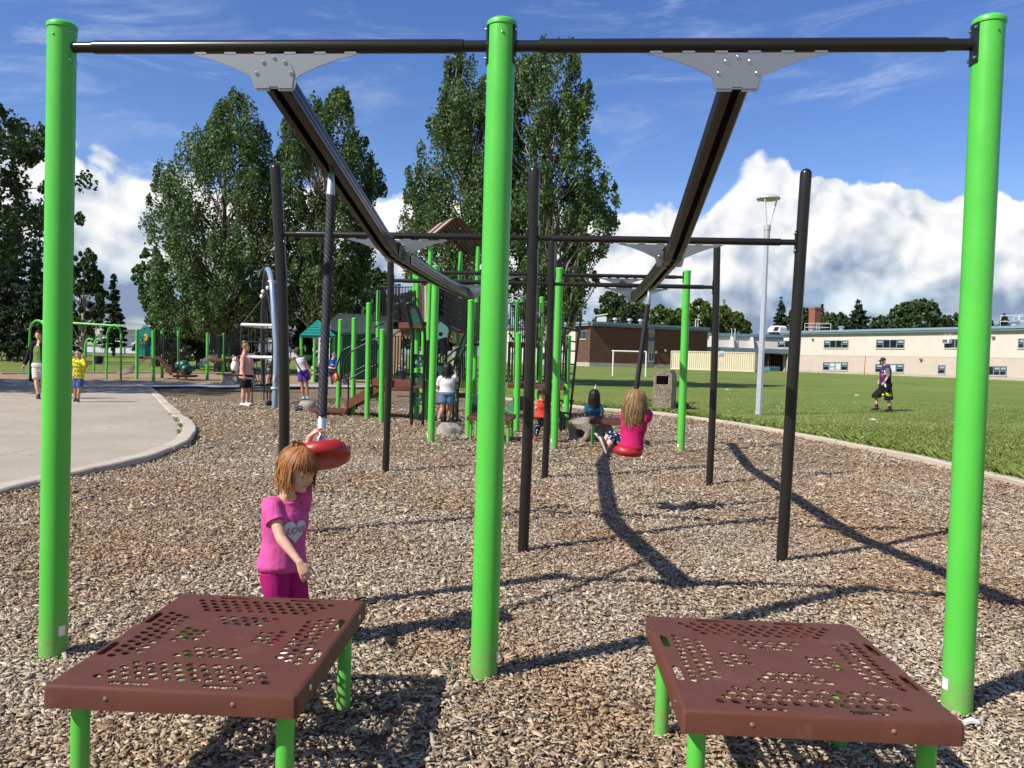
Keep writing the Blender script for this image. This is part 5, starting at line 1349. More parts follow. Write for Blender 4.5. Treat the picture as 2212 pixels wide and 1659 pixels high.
# --- bike rack, container, goal, pole
rk2 = thing('bike_rack', 'low grey blue bicycle rack beside the school entrance', 'bike rack', A(1640, 800, 112)); mb = MB()
a_, b_ = A(1610, 800, 113), A(1682, 803, 116); a_.z = b_.z = .45
for k in range(16): q = a_.lerp(b_, k / 15); mb.tube([q, q + UP * .85, q + UP * .85 + (b_ - a_) / 40, q + (b_ - a_) / 40], .035, 5)
obj('hoops', mb, mat('rack_blue', (.16, .26, .36), .5), rk2); obj('base_rail', MB().tube([a_ + UP * .05, b_ + UP * .05], .05, 6), GALV, rk2); obj('panel', MB().box(a_.lerp(b_, .55) + UP * .45, (1.6, .06, .5)), mat('rack_blue', (.16, .26, .36), .5), rk2)
ct = thing('shipping_container', 'cream corrugated shipping container parked in front of the school', 'container', A(1540, 799, 109))
a_, b_ = A(1448, 796, 112), A(1630, 803, 106); a_.z = b_.z = .52; u_ = (b_ - a_).normalized(); n_ = Vector((u_.y, -u_.x, 0)); L_ = (b_ - a_).length; CTM = mat('container_cream', (.60, .53, .38), .55, 0, .06, 1)
mb = MB(); vs = []; fs = []; N = 40; k = 0; pr = []
for i in range(N):
    s = L_ * i / N; d_ = L_ / N
    for f, o_ in ((.0, 0), (.28, 0), (.5, -.09), (.78, -.09)): pr.append((s + f * d_, o_))
pr.append((L_, 0)); H_ = 2.55
for s, o_ in pr:
    for z in (.15, H_ - .12): vs.append(a_ + u_ * s + n_ * o_ + UP * z)
fs = [(2 * i, 2 * i + 2, 2 * i + 3, 2 * i + 1) for i in range(len(pr) - 1)]
mb.add(vs, fs); obj('corrugated_side', mb, CTM, ct, smooth=0)
bkv = -n_ * 2.4
obj('box_frame', MB().prism([a_ + n_ * .02, b_ + n_ * .02, b_ + bkv, a_ + bkv], (0, 0, .15)).prism([a_ + n_ * .02 + UP * (H_ - .12), b_ + n_ * .02 + UP * (H_ - .12), b_ + bkv + UP * (H_ - .12), a_ + bkv + UP * (H_ - .12)], (0, 0, .12))
    .prism([a_ - n_ * .12, a_ + bkv, a_ + bkv + UP * H_, a_ - n_ * .12 + UP * H_], u_ * .05).prism([b_ - n_ * .12, b_ + bkv, b_ + bkv + UP * H_, b_ - n_ * .12 + UP * H_], -u_ * .05)
    .box(a_ + u_ * .06 + UP * H_ / 2 - n_ * .02, (.12, .12, H_ - .3)).box(b_ - u_ * .06 + UP * H_ / 2 - n_ * .02, (.12, .12, H_ - .3)), CTM, ct, smooth=0)
q = wall_pt(1558, 763.5, a_, b_) + n_ * .03; Rc = Matrix((u_, -n_, UP)).transposed()
sg_ = obj('sign_board', MB().box(q, (.62, .02, .62), Rc), mat('sign_pale_blue', (.42, .60, .72), .5), ct, smooth=0)
for dx in (-.17, 0, .17): obj('sign_letter', MB().box(q + u_ * dx + n_ * .016 - UP * .02, (.10, .01, .26), Rc), mat('sign_blue', (.05, .14, .35), .5), sg_, smooth=0)
obj('sign_stripe', MB().box(q + n_ * .016 - UP * .25, (.60, .01, .11), Rc), mat('sign_green', (.12, .35, .08), .5), sg_, smooth=0)
gl = thing('soccer_goal', 'white soccer goal frame on the grass before the brick wing', 'soccer goal', A(1358, 812, 65))
g0, g1 = A(1323.3, 813, 65), A(1394.5, 812, 65); g0.z = g1.z = .2; t0, t1 = A(1323.3, 758, 65), A(1394.5, 760, 65)
obj('goal_post', MB().tube([g0, Vector((g0.x, g0.y, t0.z))], .06, 12), WHITEP, gl); obj('goal_post', MB().tube([g1, Vector((g1.x, g1.y, t1.z))], .06, 12), WHITEP, gl); obj('crossbar', MB().tube([t0 - Vector((.06, 0, 0)), t1 + Vector((.06, 0, 0))], .06, 12), WHITEP, gl)
pb_ = A(1866.5, 811, 103); pb_.z = .3; pt_ = A(1869.5, 768, 103)
tag(obj('marker_pole', MB().tube([pb_, pb_.lerp(pt_, .5), pt_], [.05, .045, .04], 8), mat('rust_pole', (.28, .10, .06), .7)), 'thin rusty pole standing between the man and the school', 'pole')
# litter on the grass
LIT = mat('white_paper', (.75, .75, .73), .7)
for x, y, l, s in ((1885, 909, 'white crumpled wrapper on the grass nearest the kerb, below the man', 1), (2020, 831, 'tiny white scrap of paper on the grass near the school wall', 1.6), (1850, 855, 'pale scrap of paper on the grass left of the walking man', 1), (1571, 802 + 41, 'small white scrap on the grass between the bin and the lamp post', .8)):
    c = G(x, y, .08); rs = np.random.default_rng(int(x)); mb = MB(); vs = [c + Vector((math.cos(a) * .11 * s * rs.uniform(.6, 1.3), math.sin(a) * .08 * s, rs.uniform(.01, .05))) for a in np.linspace(0, 2 * PI, 9, endpoint=False)] + [c + Vector((.02, 0, .06 * s))]
    mb.add(vs, [(i, (i + 1) % 9, 9) for i in range(9)]); tag(obj('paper_scrap', mb, LIT, smooth=0), l, 'litter')
c = G(2097, 1571); mb = MB().tube([c + Vector((-.03, 0, .02)), c + Vector((0, .004, .028)), c + Vector((.035, .002, .02))], [.010, .013, .008], 6)
tag(obj('paper_scrap', mb, LIT), 'rolled white paper scrap at the foot of the green post', 'litter')
# ================================================================ trees
def leafmat(name, lo, mid, hi, tr=.25):
    m, t, b = newmat(name); r = t.isl(); p = t.pos(); big = t.noise(p, .35, 4)
    f = t.m('ADD', t.m('MULTIPLY', r, .65), t.mr(big, .3, .7, 0, .35))
    c = t.ramp(f, [(0, lo), (.55, mid), (1, hi)]); t.put(b.inputs['Base Color'], c); b.inputs['Roughness'].default_value = .5; b.inputs['Specular IOR Level'].default_value = .35
    tl = t.n('ShaderNodeBsdfTranslucent'); t.put(tl.inputs['Color'], t.mix(.35, c, (.10, .14, .01))); mx = t.n('ShaderNodeMixShader'); mx.inputs[0].default_value = tr
    o = t.nt.nodes['Material Output']; t.nt.links.new(b.outputs[0], mx.inputs[1]); t.nt.links.new(tl.outputs[0], mx.inputs[2]); t.nt.links.new(mx.outputs[0], o.inputs['Surface']); return m
POP = leafmat('poplar_leaves', (.045, .088, .024), (.092, .158, .050), (.19, .265, .11), .34); DARKL = leafmat('dark_leaves', (.026, .050, .016), (.052, .092, .027), (.10, .15, .05), .25)
LIGHTL = leafmat('light_leaves', (.055, .090, .016), (.10, .145, .027), (.17, .21, .05)); SPR = leafmat('spruce_needles', (.014, .030, .015), (.030, .052, .025), (.058, .088, .042), .08)
MAPL = leafmat('maple_leaves', (.016, .036, .010), (.032, .066, .018), (.06, .11, .03), .28)
BARK = mat('tree_bark', (.09, .07, .055), .9, 0, .3, 3, .8, 10, .03); BARKL = mat('pale_bark', (.33, .29, .24), .9, 0, .25, 3, .5, 10, .02)
def leaf_arrays(pts, size, rng, aspect=.75, droop=0.0):
    n = len(pts); s = size * rng.uniform(.65, 1.35, n)
    nrm = rng.normal(size=(n, 3)); nrm[:, 2] = np.abs(nrm[:, 2]) * .7 + .1; nrm /= np.linalg.norm(nrm, axis=1)[:, None]
    u = rng.normal(size=(n, 3)); u -= nrm * (u * nrm).sum(1)[:, None]; u /= np.linalg.norm(u, axis=1)[:, None]; w = np.cross(nrm, u)
    h = (s / 2)[:, None]; b = nrm * h * .25
    v = np.stack([pts - u * h, pts + w * h * aspect + b, pts + u * h, pts - w * h * aspect + b], 1).reshape(-1, 3)
    return v, (np.arange(n) * 4)[:, None] + np.array([0, 1, 2, 3])
def limb(mb, p0, p1, r0, r1, rng, k=6, sag=.0, n=8):
    p0, p1 = Vector(p0), Vector(p1); L = (p1 - p0).length; P = []
    for i in range(k + 1):
        t = i / k; q = p0.lerp(p1, t); 
        if 0 < i < k: q += Vector(rng.normal(size=3)) * L * .03
        q.z += math.sin(PI * t) * L * sag; P.append(q)
    mb.tube(P, [r0 + (r1 - r0) * i / k for i in range(k + 1)], n)
def tree(name, label, rows, Y, n, leaf, m, base=None, bark=BARK, nl=110, up=1.6, seed=0, group='trees round the playground', asp=.75, dy=1.0, trunk_r=.3, lobe=.20, core=.30, xscale=1.0):
    """crown whose height and spread follow surveyed rows (height line, left, right) at distance Y"""
    rng = np.random.default_rng(seed); R = []
    for y, xl, xr in rows:
        a, b = A(xl, y, Y), A(xr, y, Y); R.append(((a.z + b.z) / 2, (a.x + b.x) / 2, (b.x - a.x) / 2 * xscale))
    R.sort(); z = np.array([q[0] for q in R]); cx = np.array([q[1] for q in R]); rad = np.array([q[2] for q in R])
    zz = np.linspace(z[0], z[-1], 200); w = np.interp(zz, z, rad); cw = np.cumsum(w + .15 * w.max()); cw /= cw[-1]
    rm = w.max(); pts = []; anchors = []
    for i in range(int(nl * 1.9)):
        rim = i >= nl
        h = np.interp(rng.random(), cw, zz); r = np.interp(h, z, rad); c0 = np.interp(h, z, cx); a = rng.uniform(0, 2 * PI); 
        lr = min(rm * lobe * rng.uniform(.6, 1.25), max(r * .6, rm * .10))
        if rim: lr = rm * lobe * rng.uniform(.25, .6); rho = r * rng.uniform(.84, 1.10) - lr * .4
        else: rho = max(0, r - lr * .48) * math.sqrt(rng.uniform(core ** 2, 1))
        p = np.array([c0 + rho * math.cos(a), Y + rho * math.sin(a) * dy, h]); anchors.append((p, lr))
        k = int(n / nl * (.30 if rim else .72)); d = rng.normal(size=(k, 3)); d /= np.linalg.norm(d, axis=1)[:, None]; q = lr * rng.random(k) ** .45
        d = d * q[:, None]; d[:, 2] *= up; tz = d[:, 2] / (lr * up); sh = np.where(tz > 0, 1 - .55 * tz, 1)
        d[:, 0] *= sh; d[:, 1] *= sh; pp = p + d
        pp = pp[(pp[:, 2] > z[0] - lr * .6)]
        pts.append(pp)
    pts = np.concatenate(pts); bx = base if base is not None else (cx[len(cx) // 3], Y)
    t = thing(name, label, 'tree', (bx[0], bx[1], 0), group)
    mb = MB(); zt = z[0] + (z[-1] - z[0]) * .72; g0 = hz(0, Y) - .2
    top = Vector((float(np.interp(zt, z, cx)), Y, zt)); P = [Vector((bx[0], bx[1], g0)), Vector((bx[0], bx[1], g0)).lerp(top, .3) + Vector((rng.normal() * .15, 0, 0)), Vector((bx[0], bx[1], g0)).lerp(top, .65), top]
    mb.tube(cat(P, 4), list(np.interp(np.linspace(0, 1, 13), [0, .1, 1], [trunk_r * 1.35, trunk_r, trunk_r * .15])), 12); obj('trunk', mb, bark, t, smooth=1.2)
    mb = MB()
    for p, lr in anchors[::2]:
        f = np.clip((p[2] - g0) / (zt - g0) - .22 - rng.uniform(0, .12), .12, .95); s = Vector((bx[0], bx[1], g0)).lerp(top, float(f))
        limb(mb, s, p, trunk_r * .32 * (1.15 - f), trunk_r * .06, rng, 5, .02, 5)
    obj('limbs', mb, bark, t, smooth=1.2)
    v, f = leaf_arrays(pts, leaf, rng, asp); np_obj('crown', v, f, m, t)
    return t
def spruce(label, x, ytop, ybot, hw, Y, n, m=SPR, seed=0, leaf=.3, group='spruces', bare=.06, name='spruce_tree'):
    rng = np.random.default_rng(seed); b = A(x, ybot, Y); tp = A(x, ytop, Y); g0 = min(b.z, tp.z - 1); H = tp.z - g0; r = hw * Y / FOC
    t = thing(name, label, 'tree', (b.x, Y, hz(0, Y)), group)
    obj('trunk', MB().tube([(b.x, Y, hz(0, Y) - .2), ((b.x + tp.x) / 2, Y, g0 + H * .5), (tp.x, Y, tp.z - .1)], [H * .022, H * .014, .02], 10), BARK, t)
    P = []; mb = MB(); nw = max(14, int(H * 2.2))
    for i in range(nw):
        f = (i + rng.uniform(0, .8)) / nw; zc = g0 + H * (bare + (1 - bare) * f); rr = r * (1 - f) ** .85 * rng.uniform(.8, 1.12) + .05 * r; nb = max(4, int(11 * (1 - f) + 4))
        for k in range(nb):
            a = 2 * PI * (k + rng.random()) / nb; L = rr * rng.uniform(.55, 1.18); c = np.array([b.x + (tp.x - b.x) * f, Y, zc + rng.normal() * H / nw * .9]); kk = max(5, int(n / (nw * nb * .62) * (L / r + .15)))
            s = rng.random(kk) ** .65; dz_ = -L * .28 * s + L * .16 * s ** 2.5
            q = c + np.c_[np.cos(a) * L * s, np.sin(a) * L * s, dz_] + rng.normal(size=(kk, 3)) * np.array([.10, .10, .085]) * (r * .55) * (1.1 - s * .6)[:, None]; P.append(q)
    P = np.concatenate(P); v, f = leaf_arrays(P, leaf, rng, .35); np_obj('crown', v, f, m, t); return t
YP = 46.0
L1 = [(208, 500, 520), (235, 482, 540), (262, 455, 566), (300, 442, 578), (330, 405, 590), (360, 365, 600), (400, 340, 612), (450, 345, 620), (520, 345, 622), (600, 342, 626), (660, 340, 625), (715, 360, 600)]
L2 = [(205, 726, 752), (230, 692, 768), (260, 645, 770), (300, 588, 780), (340, 592, 812), (370, 600, 828), (420, 596, 815), (470, 604, 792), (530, 612, 800), (600, 618, 790), (660, 624, 780), (700, 640, 740)]
R1 = [(128, 968, 1002), (160, 966, 1050), (200, 962, 1080), (240, 954, 1100), (270, 926, 1112), (310, 910, 1118), (360, 896, 1122), (420, 882, 1126), (470, 886, 1130), (520, 864, 1132), (560, 872, 1134), (600, 890, 1134), (650, 910, 1120), (700, 940, 1090)]
R2 = [(119, 1160, 1250), (150, 1120, 1268), (185, 1076, 1282), (240, 1062, 1288), (290, 1060, 1285), (340, 1082, 1282), (400, 1086, 1318), (430, 1090, 1338), (480, 1100, 1322), (530, 1104, 1304), (580, 1110, 1288), (640, 1118, 1280), (700, 1130, 1245)]
tree('poplar_tree', 'tall poplar furthest left of the big poplars, stepped crown', L1, 50, 58000, .17, POP, None, BARK, 150, 1.9, 1, trunk_r=.34, xscale=1.07, lobe=.19)
tree('poplar_tree', 'tall poplar behind the dark rope and the left track', L2, 50, 54000, .17, POP, None, BARKL, 140, 1.9, 2, trunk_r=.32, xscale=1.07, lobe=.19)
tree('poplar_tree', 'tall poplar just left of the middle green post, behind the slatted roof', R1, YP, 60000, .155, POP, None, BARKL, 160, 1.9, 3, trunk_r=.34, xscale=1.07, lobe=.19)
tree('poplar_tree', 'tall broad poplar right of the middle green post', R2, YP - 2, 64000, .155, POP, None, BARKL, 170, 1.8, 4, trunk_r=.36, xscale=1.07, lobe=.19)
tree('leafy_tree', 'small round dark tree left of the tall poplars', [(538, 318, 346), (560, 294, 362), (600, 287, 372), (640, 300, 372), (690, 316, 372), (735, 332, 366)], 56, 9000, .24, POP, None, BARK, 60, 1.3, 5)
spruce('wide dark evergreen under the poplars behind the toddler stairs', 428, 560, 775, 62, 53, 17000, DARKL, 6, .32, bare=.10)
spruce('dark spruce beside the small round tree above the teal panel', 345, 640, 768, 44, 58, 9000, SPR, 7, .34)
spruce('dark evergreen behind the net climber', 520, 590, 770, 60, 56, 12000, DARKL, 17, .34)
tree('leafy_tree', 'dark bushy tree behind the teal roofed playhouse', [(600, 640, 700), (640, 600, 740), (680, 590, 750), (720, 600, 740), (745, 620, 720)], 58, 14000, .26, DARKL, None, BARK, 70, 1.2, 8)
tree('leafy_tree', 'dark bushy tree behind the second lamp post', [(590, 800, 840), (620, 770, 850), (660, 750, 870), (710, 750, 880), (750, 770, 870)], 64, 13000, .28, DARKL, None, BARK, 70, 1.2, 9)
tree('leafy_tree', 'low dark tree seen through the rails of the climbing tower', [(640, 880, 960), (670, 850, 1010), (710, 840, 1040), (750, 850, 1030)], 70, 11000, .30, DARKL, None, BARK, 60, 1.2, 10)
tree('leafy_tree', 'light leafy tree low behind the right end of the climbing structure', [(668, 1190, 1240), (682, 1150, 1268), (700, 1130, 1275), (720, 1120, 1275), (745, 1120, 1270)], 150, 4500, .55, LIGHTL, None, BARK, 60, 1.1, 11)
# left edge
M_ = [(178, -520, -160), (200, -700, 16), (225, -780, 54), (260, -830, 84), (300, -860, 99), (350, -870, 101), (400, -870, 99), (450, -860, 103), (500, -840, 97), (540, -800, 72), (575, -700, 12)]
tree('maple_tree', 'large dark maple at the left edge with leafy drooping ends', M_, 25.5, 44000, .16, MAPL, (-21, 25.5), BARK, 190, 1.0, 12, trunk_r=.3, lobe=.115, dy=.82, core=.3)
spruce('dark spruce at the left edge behind the woman in black', 20, 500, 772, 95, 60, 15000, SPR, 13, .36)
spruce('bushy dark spruce behind the woman in the black cardigan', 78, 560, 775, 62, 56, 14000, SPR, 14, .34)
tree('leafy_tree', 'mid green tree right of the first green post, beside the spruce', [(545, 172, 196), (570, 150, 216), (610, 140, 222), (650, 135, 226), (700, 140, 224), (735, 150, 220)], 78, 9000, .33, DARKL, None, BARKL, 60, 1.4, 15)
spruce('narrow spruce beside the gap of sky at the left', 246, 600, 752, 30, 84, 8000, SPR, 16, .40)
spruce('dark spruce hidden behind the first green post', 118, 570, 760, 50, 82, 9000, SPR, 18, .42)
# behind the school
tree('leafy_tree', 'dark tree with bare pale limbs behind the brick wing', [(632, 1310, 1330), (645, 1296, 1352), (665, 1290, 1376), (685, 1284, 1388), (710, 1285, 1390)], 150, 6000, .60, DARKL, None, BARKL, 60, 1.2, 20)
tree('leafy_tree', 'round mid green tree right of the bare limbed tree', [(650, 1368, 1384), (665, 1355, 1396), (690, 1350, 1400), (712, 1352, 1398)], 156, 3200, .6, LIGHTL, None, BARK, 45, 1.1, 21)
for k, (xc, yt, hw) in enumerate(((1428, 664, 36), (1474, 668, 36), (1512, 652, 38), (1556, 664, 38), (1592, 678, 28))):
    tree('leafy_tree', ['leafy pale tree behind the middle of the brick wing', 'pale tree directly right of the tree behind the brick wing', 'tallest pale tree, left of the green end post behind the brick wing', 'pale tree behind the end of the brick wing', 'small pale tree above the recessed entrance'][k],
         [(yt, xc - hw * .3, xc + hw * .3), (yt + 10, xc - hw * .75, xc + hw * .75), (yt + 24, xc - hw, xc + hw), (yt + 45, xc - hw, xc + hw), (730, xc - hw * .7, xc + hw * .7)], 165 + 3 * k, 5200, .60, LIGHTL, None, BARK, 50, 1.2, 30 + k)
spruce('small dark spruce above the pale trees by the entrance', 1565, 654, 720, 14, 190, 1800, SPR, 40, .6)
spruce('tall spruce right of the lamp post above the cream wing', 1687, 650, 725, 24, 165, 4200, SPR, 41, .6)
tree('leafy_tree', 'dark leafy tree between the tall spruce and the chimney', [(664, 1718, 1740), (672, 1708, 1748), (690, 1700, 1752), (715, 1700, 1752)], 160, 3200, .6, DARKL, None, BARK, 45, 1.1, 42)
spruce('thin spruce top beside the brick chimney', 1776, 660, 720, 12, 175, 1500, SPR, 43, .6)
tree('leafy_tree', 'dark leafy tree right of the brick chimney', [(680, 1785, 1822), (690, 1770, 1832), (705, 1765, 1835), (718, 1768, 1835)], 160, 3000, .6, DARKL, None, BARK, 45, 1.1, 44)
spruce('broad spruce over the middle of the cream wing', 1855, 656, 725, 34, 165, 4500, SPR, 45, .65)
tree('leafy_tree', 'low dark tree left of the rounded double tree', [(685, 1892, 1915), (692, 1882, 1924), (705, 1880, 1930), (716, 1880, 1930)], 160, 2400, .6, DARKL, None, BARK, 40, 1.1, 46)
tree('leafy_tree', 'large rounded dark tree over the cream wing', [(656, 1960, 2000), (664, 1935, 2024), (680, 1926, 2030), (700, 1922, 2030), (714, 1925, 2028)], 158, 5600, .6, DARKL, None, BARK, 65, 1.3, 47)
tree('leafy_tree', 'low tree beside the right green end post above the cream wing', [(682, 2052, 2072), (690, 2036, 2084), (705, 2028, 2094), (714, 2030, 2094)], 158, 2600, .6, DARKL, None, BARK, 40, 1.1, 48)
spruce('small spruce right of the right green end post', 2170, 680, 715, 17, 150, 1600, SPR, 49, .55)
tree('leafy_tree', 'low leafy tree at the right edge above the cream wing', [(690, 2110, 2130), (698, 2096, 2145), (712, 2096, 2150)], 158, 1500, .6, DARKL, None, BARK, 30, 1.1, 50)
# ================================================================ people
def skinmat(name, c):
    m, t, b = newmat(name); p = t.pos(); n = t.noise(p, 14, 4)
    t.put(b.inputs['Base Color'], t.mix(t.mr(n, .3, .7), tuple(k * .9 for k in c), tuple(min(1, k * 1.08) for k in c))); b.inputs['Roughness'].default_value = .5
    b.inputs['Subsurface Weight'].default_value = .08; b.inputs['Subsurface Radius'].default_value = (.02, .008, .004); b.inputs['Specular IOR Level'].default_value = .4
    return m
def cloth(name, c, var=.12, rough=.85, bump=.6, sc=14, pat=None):
    m, t, b = newmat(name); p = t.pos(); n = t.noise(p, sc, 4, .55, 1.2); col = t.mix(t.mr(n, .3, .7), tuple(k * (1 - var) for k in c), tuple(min(1, k * (1 + var)) for k in c))
    if pat: col = pat(t, p, col)
    t.put(b.inputs['Base Color'], col); b.inputs['Roughness'].default_value = rough; b.inputs['Specular IOR Level'].default_value = .2
    t.put(b.inputs['Normal'], t.bump(t.noise(t.vm('MULTIPLY', p, (1, 1, .6)), sc * .8, 3, .5, 1.5), bump, .012)); return m
def hairmat(name, lo, mid, hi):
    m, t, b = newmat(name); r = t.isl(); n = t.noise(t.pos(), 30, 3)
    t.put(b.inputs['Base Color'], t.ramp(t.m('ADD', t.m('MULTIPLY', r, .75), t.m('MULTIPLY', n, .25)), [(0, lo), (.5, mid), (1, hi)])); b.inputs['Roughness'].default_value = .5; b.inputs['Specular IOR Level'].default_value = .35; return m
SKIN = skinmat('skin_fair', (.62, .36, .25)); SKINT = skinmat('skin_tan', (.42, .22, .13)); SKINR = skinmat('skin_rosy', (.58, .31, .21))
H_RED = hairmat('hair_copper', (.10, .030, .008), (.26, .095, .025), (.45, .20, .07)); H_BLOND = hairmat('hair_dark_blond', (.08, .040, .015), (.24, .14, .055), (.46, .30, .14)); H_BLACK = hairmat('hair_black', (.006, .005, .005), (.012, .010, .009), (.03, .025, .022))
H_BROWN = hairmat('hair_brown', (.03, .014, .007), (.08, .04, .02), (.17, .09, .05)); H_AUB = hairmat('hair_auburn', (.02, .005, .004), (.06, .012, .008), (.12, .03, .02)); H_TOFFEE = hairmat('hair_toffee', (.08, .04, .018), (.22, .12, .055), (.42, .28, .15))
EYEM = mat('eye_dark', (.02, .012, .008), .2, 0, 0); LIPM = mat('lips', (.40, .14, .12), .5, 0, 0); BROWM = mat('brow', (.12, .06, .03), .8, 0, 0)
def remesh(name, mb, vox, m, parent, smooth_it=2, label=None, disp=None):
    me = bpy.data.meshes.new(name); me.from_pydata(mb.v, [], mb.f); o = bpy.data.objects.new(name, me); COL.objects.link(o)
    r = o.modifiers.new('r', 'REMESH'); r.mode = 'VOXEL'; r.voxel_size = vox
    s = o.modifiers.new('s', 'SMOOTH'); s.factor = .5; s.iterations = smooth_it
    me2 = bake(o)
    if disp: disp(me2)
    me2.materials.clear(); return obj(name, me2, m, parent, smooth=4, label=label)
def rotm(fwd, up=UP):
    f = Vector(fwd).normalized(); r = f.cross(Vector(up)).normalized(); u = r.cross(f)
    return Matrix((r, f, u)).transposed()
def etube(mb, P, A_, W, D, n=16):
    """tube with oval rings: A_ gives the wide direction at each point"""
    P = [Vector(q) for q in P]; vs = []; m = len(P)
    for i in range(m):
        t = (P[min(i + 1, m - 1)] - P[max(i - 1, 0)]).normalized(); a = Vector(A_[i]); a = (a - t * a.dot(t)).normalized(); b = t.cross(a)
        for j in range(n):
            k = 2 * PI * j / n; vs.append(P[i] + a * (W[i] * math.cos(k)) + b * (D[i] * math.sin(k)))
    fs = [(i * n + j, i * n + (j + 1) % n, (i + 1) * n + (j + 1) % n, (i + 1) * n + j) for i in range(m - 1) for j in range(n)]
    fs += [tuple(range(n - 1, -1, -1)), tuple((m - 1) * n + j for j in range(n))]; mb.add(vs, fs)
def spline(P, k=5): return cat([Vector(q) for q in P], k)
def limb_pts(a, b, c, n=6):
    """shoulder-elbow-wrist with a slightly softened joint"""
    a, b, c = Vector(a), Vector(b), Vector(c)
    P = [a.lerp(b, t) for t in (0, .3, .6, .88)] + [b + ((a - b).normalized() + (c - b).normalized()) * -.0] + [b.lerp(c, t) for t in (.12, .4, .7, 1)]
    return P
def head_mb(mb, c, R, h, nose=1.0):
    L = lambda x, y, z: c + R @ (Vector((x, y, z)) * h)
    S = lambda p, r: mb.sph(L(*p), tuple(k * h for k in r), R, 20, 14)
    S((0, -.05, .13), (.355, .43, .37)); S((0, .10, -.12), (.275, .30, .36)); S((0, .19, -.28), (.20, .20, .19)); S((0, .06, .06), (.33, .38, .33)); S((0, .40, -.075), (.048, .085, .055)); S((0, .375, -.01), (.036, .06, .11))
    for s in (-1, 1):
        S((s * .365, -.02, -.05), (.035, .085, .125)); S((s * .15, .27, -.13), (.12, .10, .11))
    S((0, .36, -.245), (.095, .04, .032)); S((0, .345, -.36), (.095, .07, .07)); S((0, .36, .09), (.22, .05, .035))
def face(c, R, h, parent, eyes='open', skin=None):
    L = lambda x, y, z: c + R @ (Vector((x, y, z)) * h)
    for s in (-1, 1):
        if eyes == 'open':
            e = obj('eye', MB().sph(L(s * .135, .355, .015), (.055 * h, .03 * h, .03 * h), R, 10, 8), mat('eye_white', (.6, .58, .55), .3, 0, 0), parent); obj('iris', MB().sph(L(s * .135, .38, .012), (.028 * h, .014 * h, .028 * h), R, 8, 6), EYEM, e)
        else: obj('eye', MB().sph(L(s * .135, .365, -.005), (.06 * h, .025 * h, .014 * h), R, 10, 6), EYEM, parent)
        obj('eyebrow', MB().tube([L(s * .07, .40, .10), L(s * .14, .395, .125), L(s * .215, .35, .10)], [.010 * h, .014 * h, .006 * h], 6), BROWM, parent)
    obj('mouth', MB().tube([L(-.085, .365, -.245), L(-.03, .398, -.238), L(.03, .398, -.238), L(.085, .365, -.245)], [.008 * h, .02 * h, .02 * h, .008 * h], 6), LIPM, parent)
def hand_mb(mb, w, tip, nrm, s, curl=.4, thumb=1, spread=.16, grip=None):
    """palm, four unequal fingers with two bends and a thumb from the side of the palm; s = hand length"""
    w = Vector(w); d = (Vector(tip) - w).normalized(); nr = Vector(nrm); nr = (nr - d * nr.dot(d)).normalized(); x = d.cross(nr).normalized()
    etube(mb, [w - d * s * .08, w + d * s * .10, w + d * s * .30, w + d * s * .46], [x] * 4, [s * .14, s * .17, s * .215, s * .20], [s * .12, s * .105, s * .095, s * .075], 12)
    for k, (off, ln, lag) in enumerate(((-.165, .40, .02), (-.055, .46, 0), (.055, .43, .01), (.155, .34, .05))):
        b = w + d * s * (.42 - lag) + x * s * off; a = 0; P = [b]; seg = ln * s / 3; sd = off * spread * 3
        for j in range(3):
            a += curl * (.55 if j == 0 else 1.0) * (1 + .12 * k); v = (d * math.cos(a) + nr * math.sin(a) + x * sd).normalized(); P.append(P[-1] + v * seg * (1.15, 1.0, .8)[j])
        mb.tube(P, [s * .052, s * .050, s * .045, s * .036], 8)
    b = w + d * s * .14 - x * s * .13 * thumb; v1 = (d * .62 - x * .62 * thumb + nr * .30).normalized(); v2 = (d * .85 - x * .1 * thumb + nr * (.25 + curl * .5)).normalized()
    mb.tube([b, b + v1 * s * .20, b + v1 * s * .20 + v2 * s * .17, b + v1 * s * .20 + v2 * s * .28], [s * .075, s * .062, s * .052, s * .036], 8)
def foot_mb(mb, an, toe, s, w=1.0, lift=0):
    an, toe = Vector(an), Vector(toe); d = toe - an; d.z *= .15 if not lift else 1; d.normalize(); x = d.cross(UP).normalized(); z0 = toe.z if not lift else None
    c = an - d * s * .22
    if lift:
        dn = x.cross(d) if x.cross(d).z < 0 else -x.cross(d); base = an + dn * s * .18
    else: base = Vector((an.x, an.y, z0))
    up = -dn if lift else UP
    P = [base - d * s * .27 + up * s * .13, base - d * s * .18 + up * s * .14, base + d * s * .12 + up * s * .15, base + d * s * .40 + up * s * .11, base + d * s * .62 + up * s * .08, base + d * s * .72 + up * s * .07]
    etube(mb, P, [x] * 6, [s * k * w for k in (.08, .13, .15, .175, .15, .07)], [s * k for k in (.09, .13, .15, .11, .08, .05)], 14)
    mb.tube([an + (an - base) * .25, an, base + up * s * .14], [s * .16, s * .155, s * .14], 12)
    return base, d, x, up
def ribbons(name, strands, w, m, parent, taper=.25):
    """hair as many thin flat locks; each strand is a list of points with an outward direction"""
    V = []; F = []; 
    for P, N in strands:
        n = len(P); b = len(V)
        for i in range(n):
            t = (P[min(i + 1, n - 1)] - P[max(i - 1, 0)]).normalized(); x = t.cross(N[i]); x = x.normalized() if x.length > 1e-6 else Vector((1, 0, 0))
            f = w * (1 - (1 - taper) * (i / (n - 1)) ** 2) / 2; V.append(P[i] - x * f); V.append(P[i] + N[i] * f * .35); V.append(P[i] + x * f)
        for i in range(n - 1):
            a = b + i * 3; F += [(a, a + 1, a + 4, a + 3), (a + 1, a + 2, a + 5, a + 4)]
    mb = MB(); mb.v = [tuple(q) for q in V]; mb.f = F; return obj(name, mb, m, parent, smooth=4)
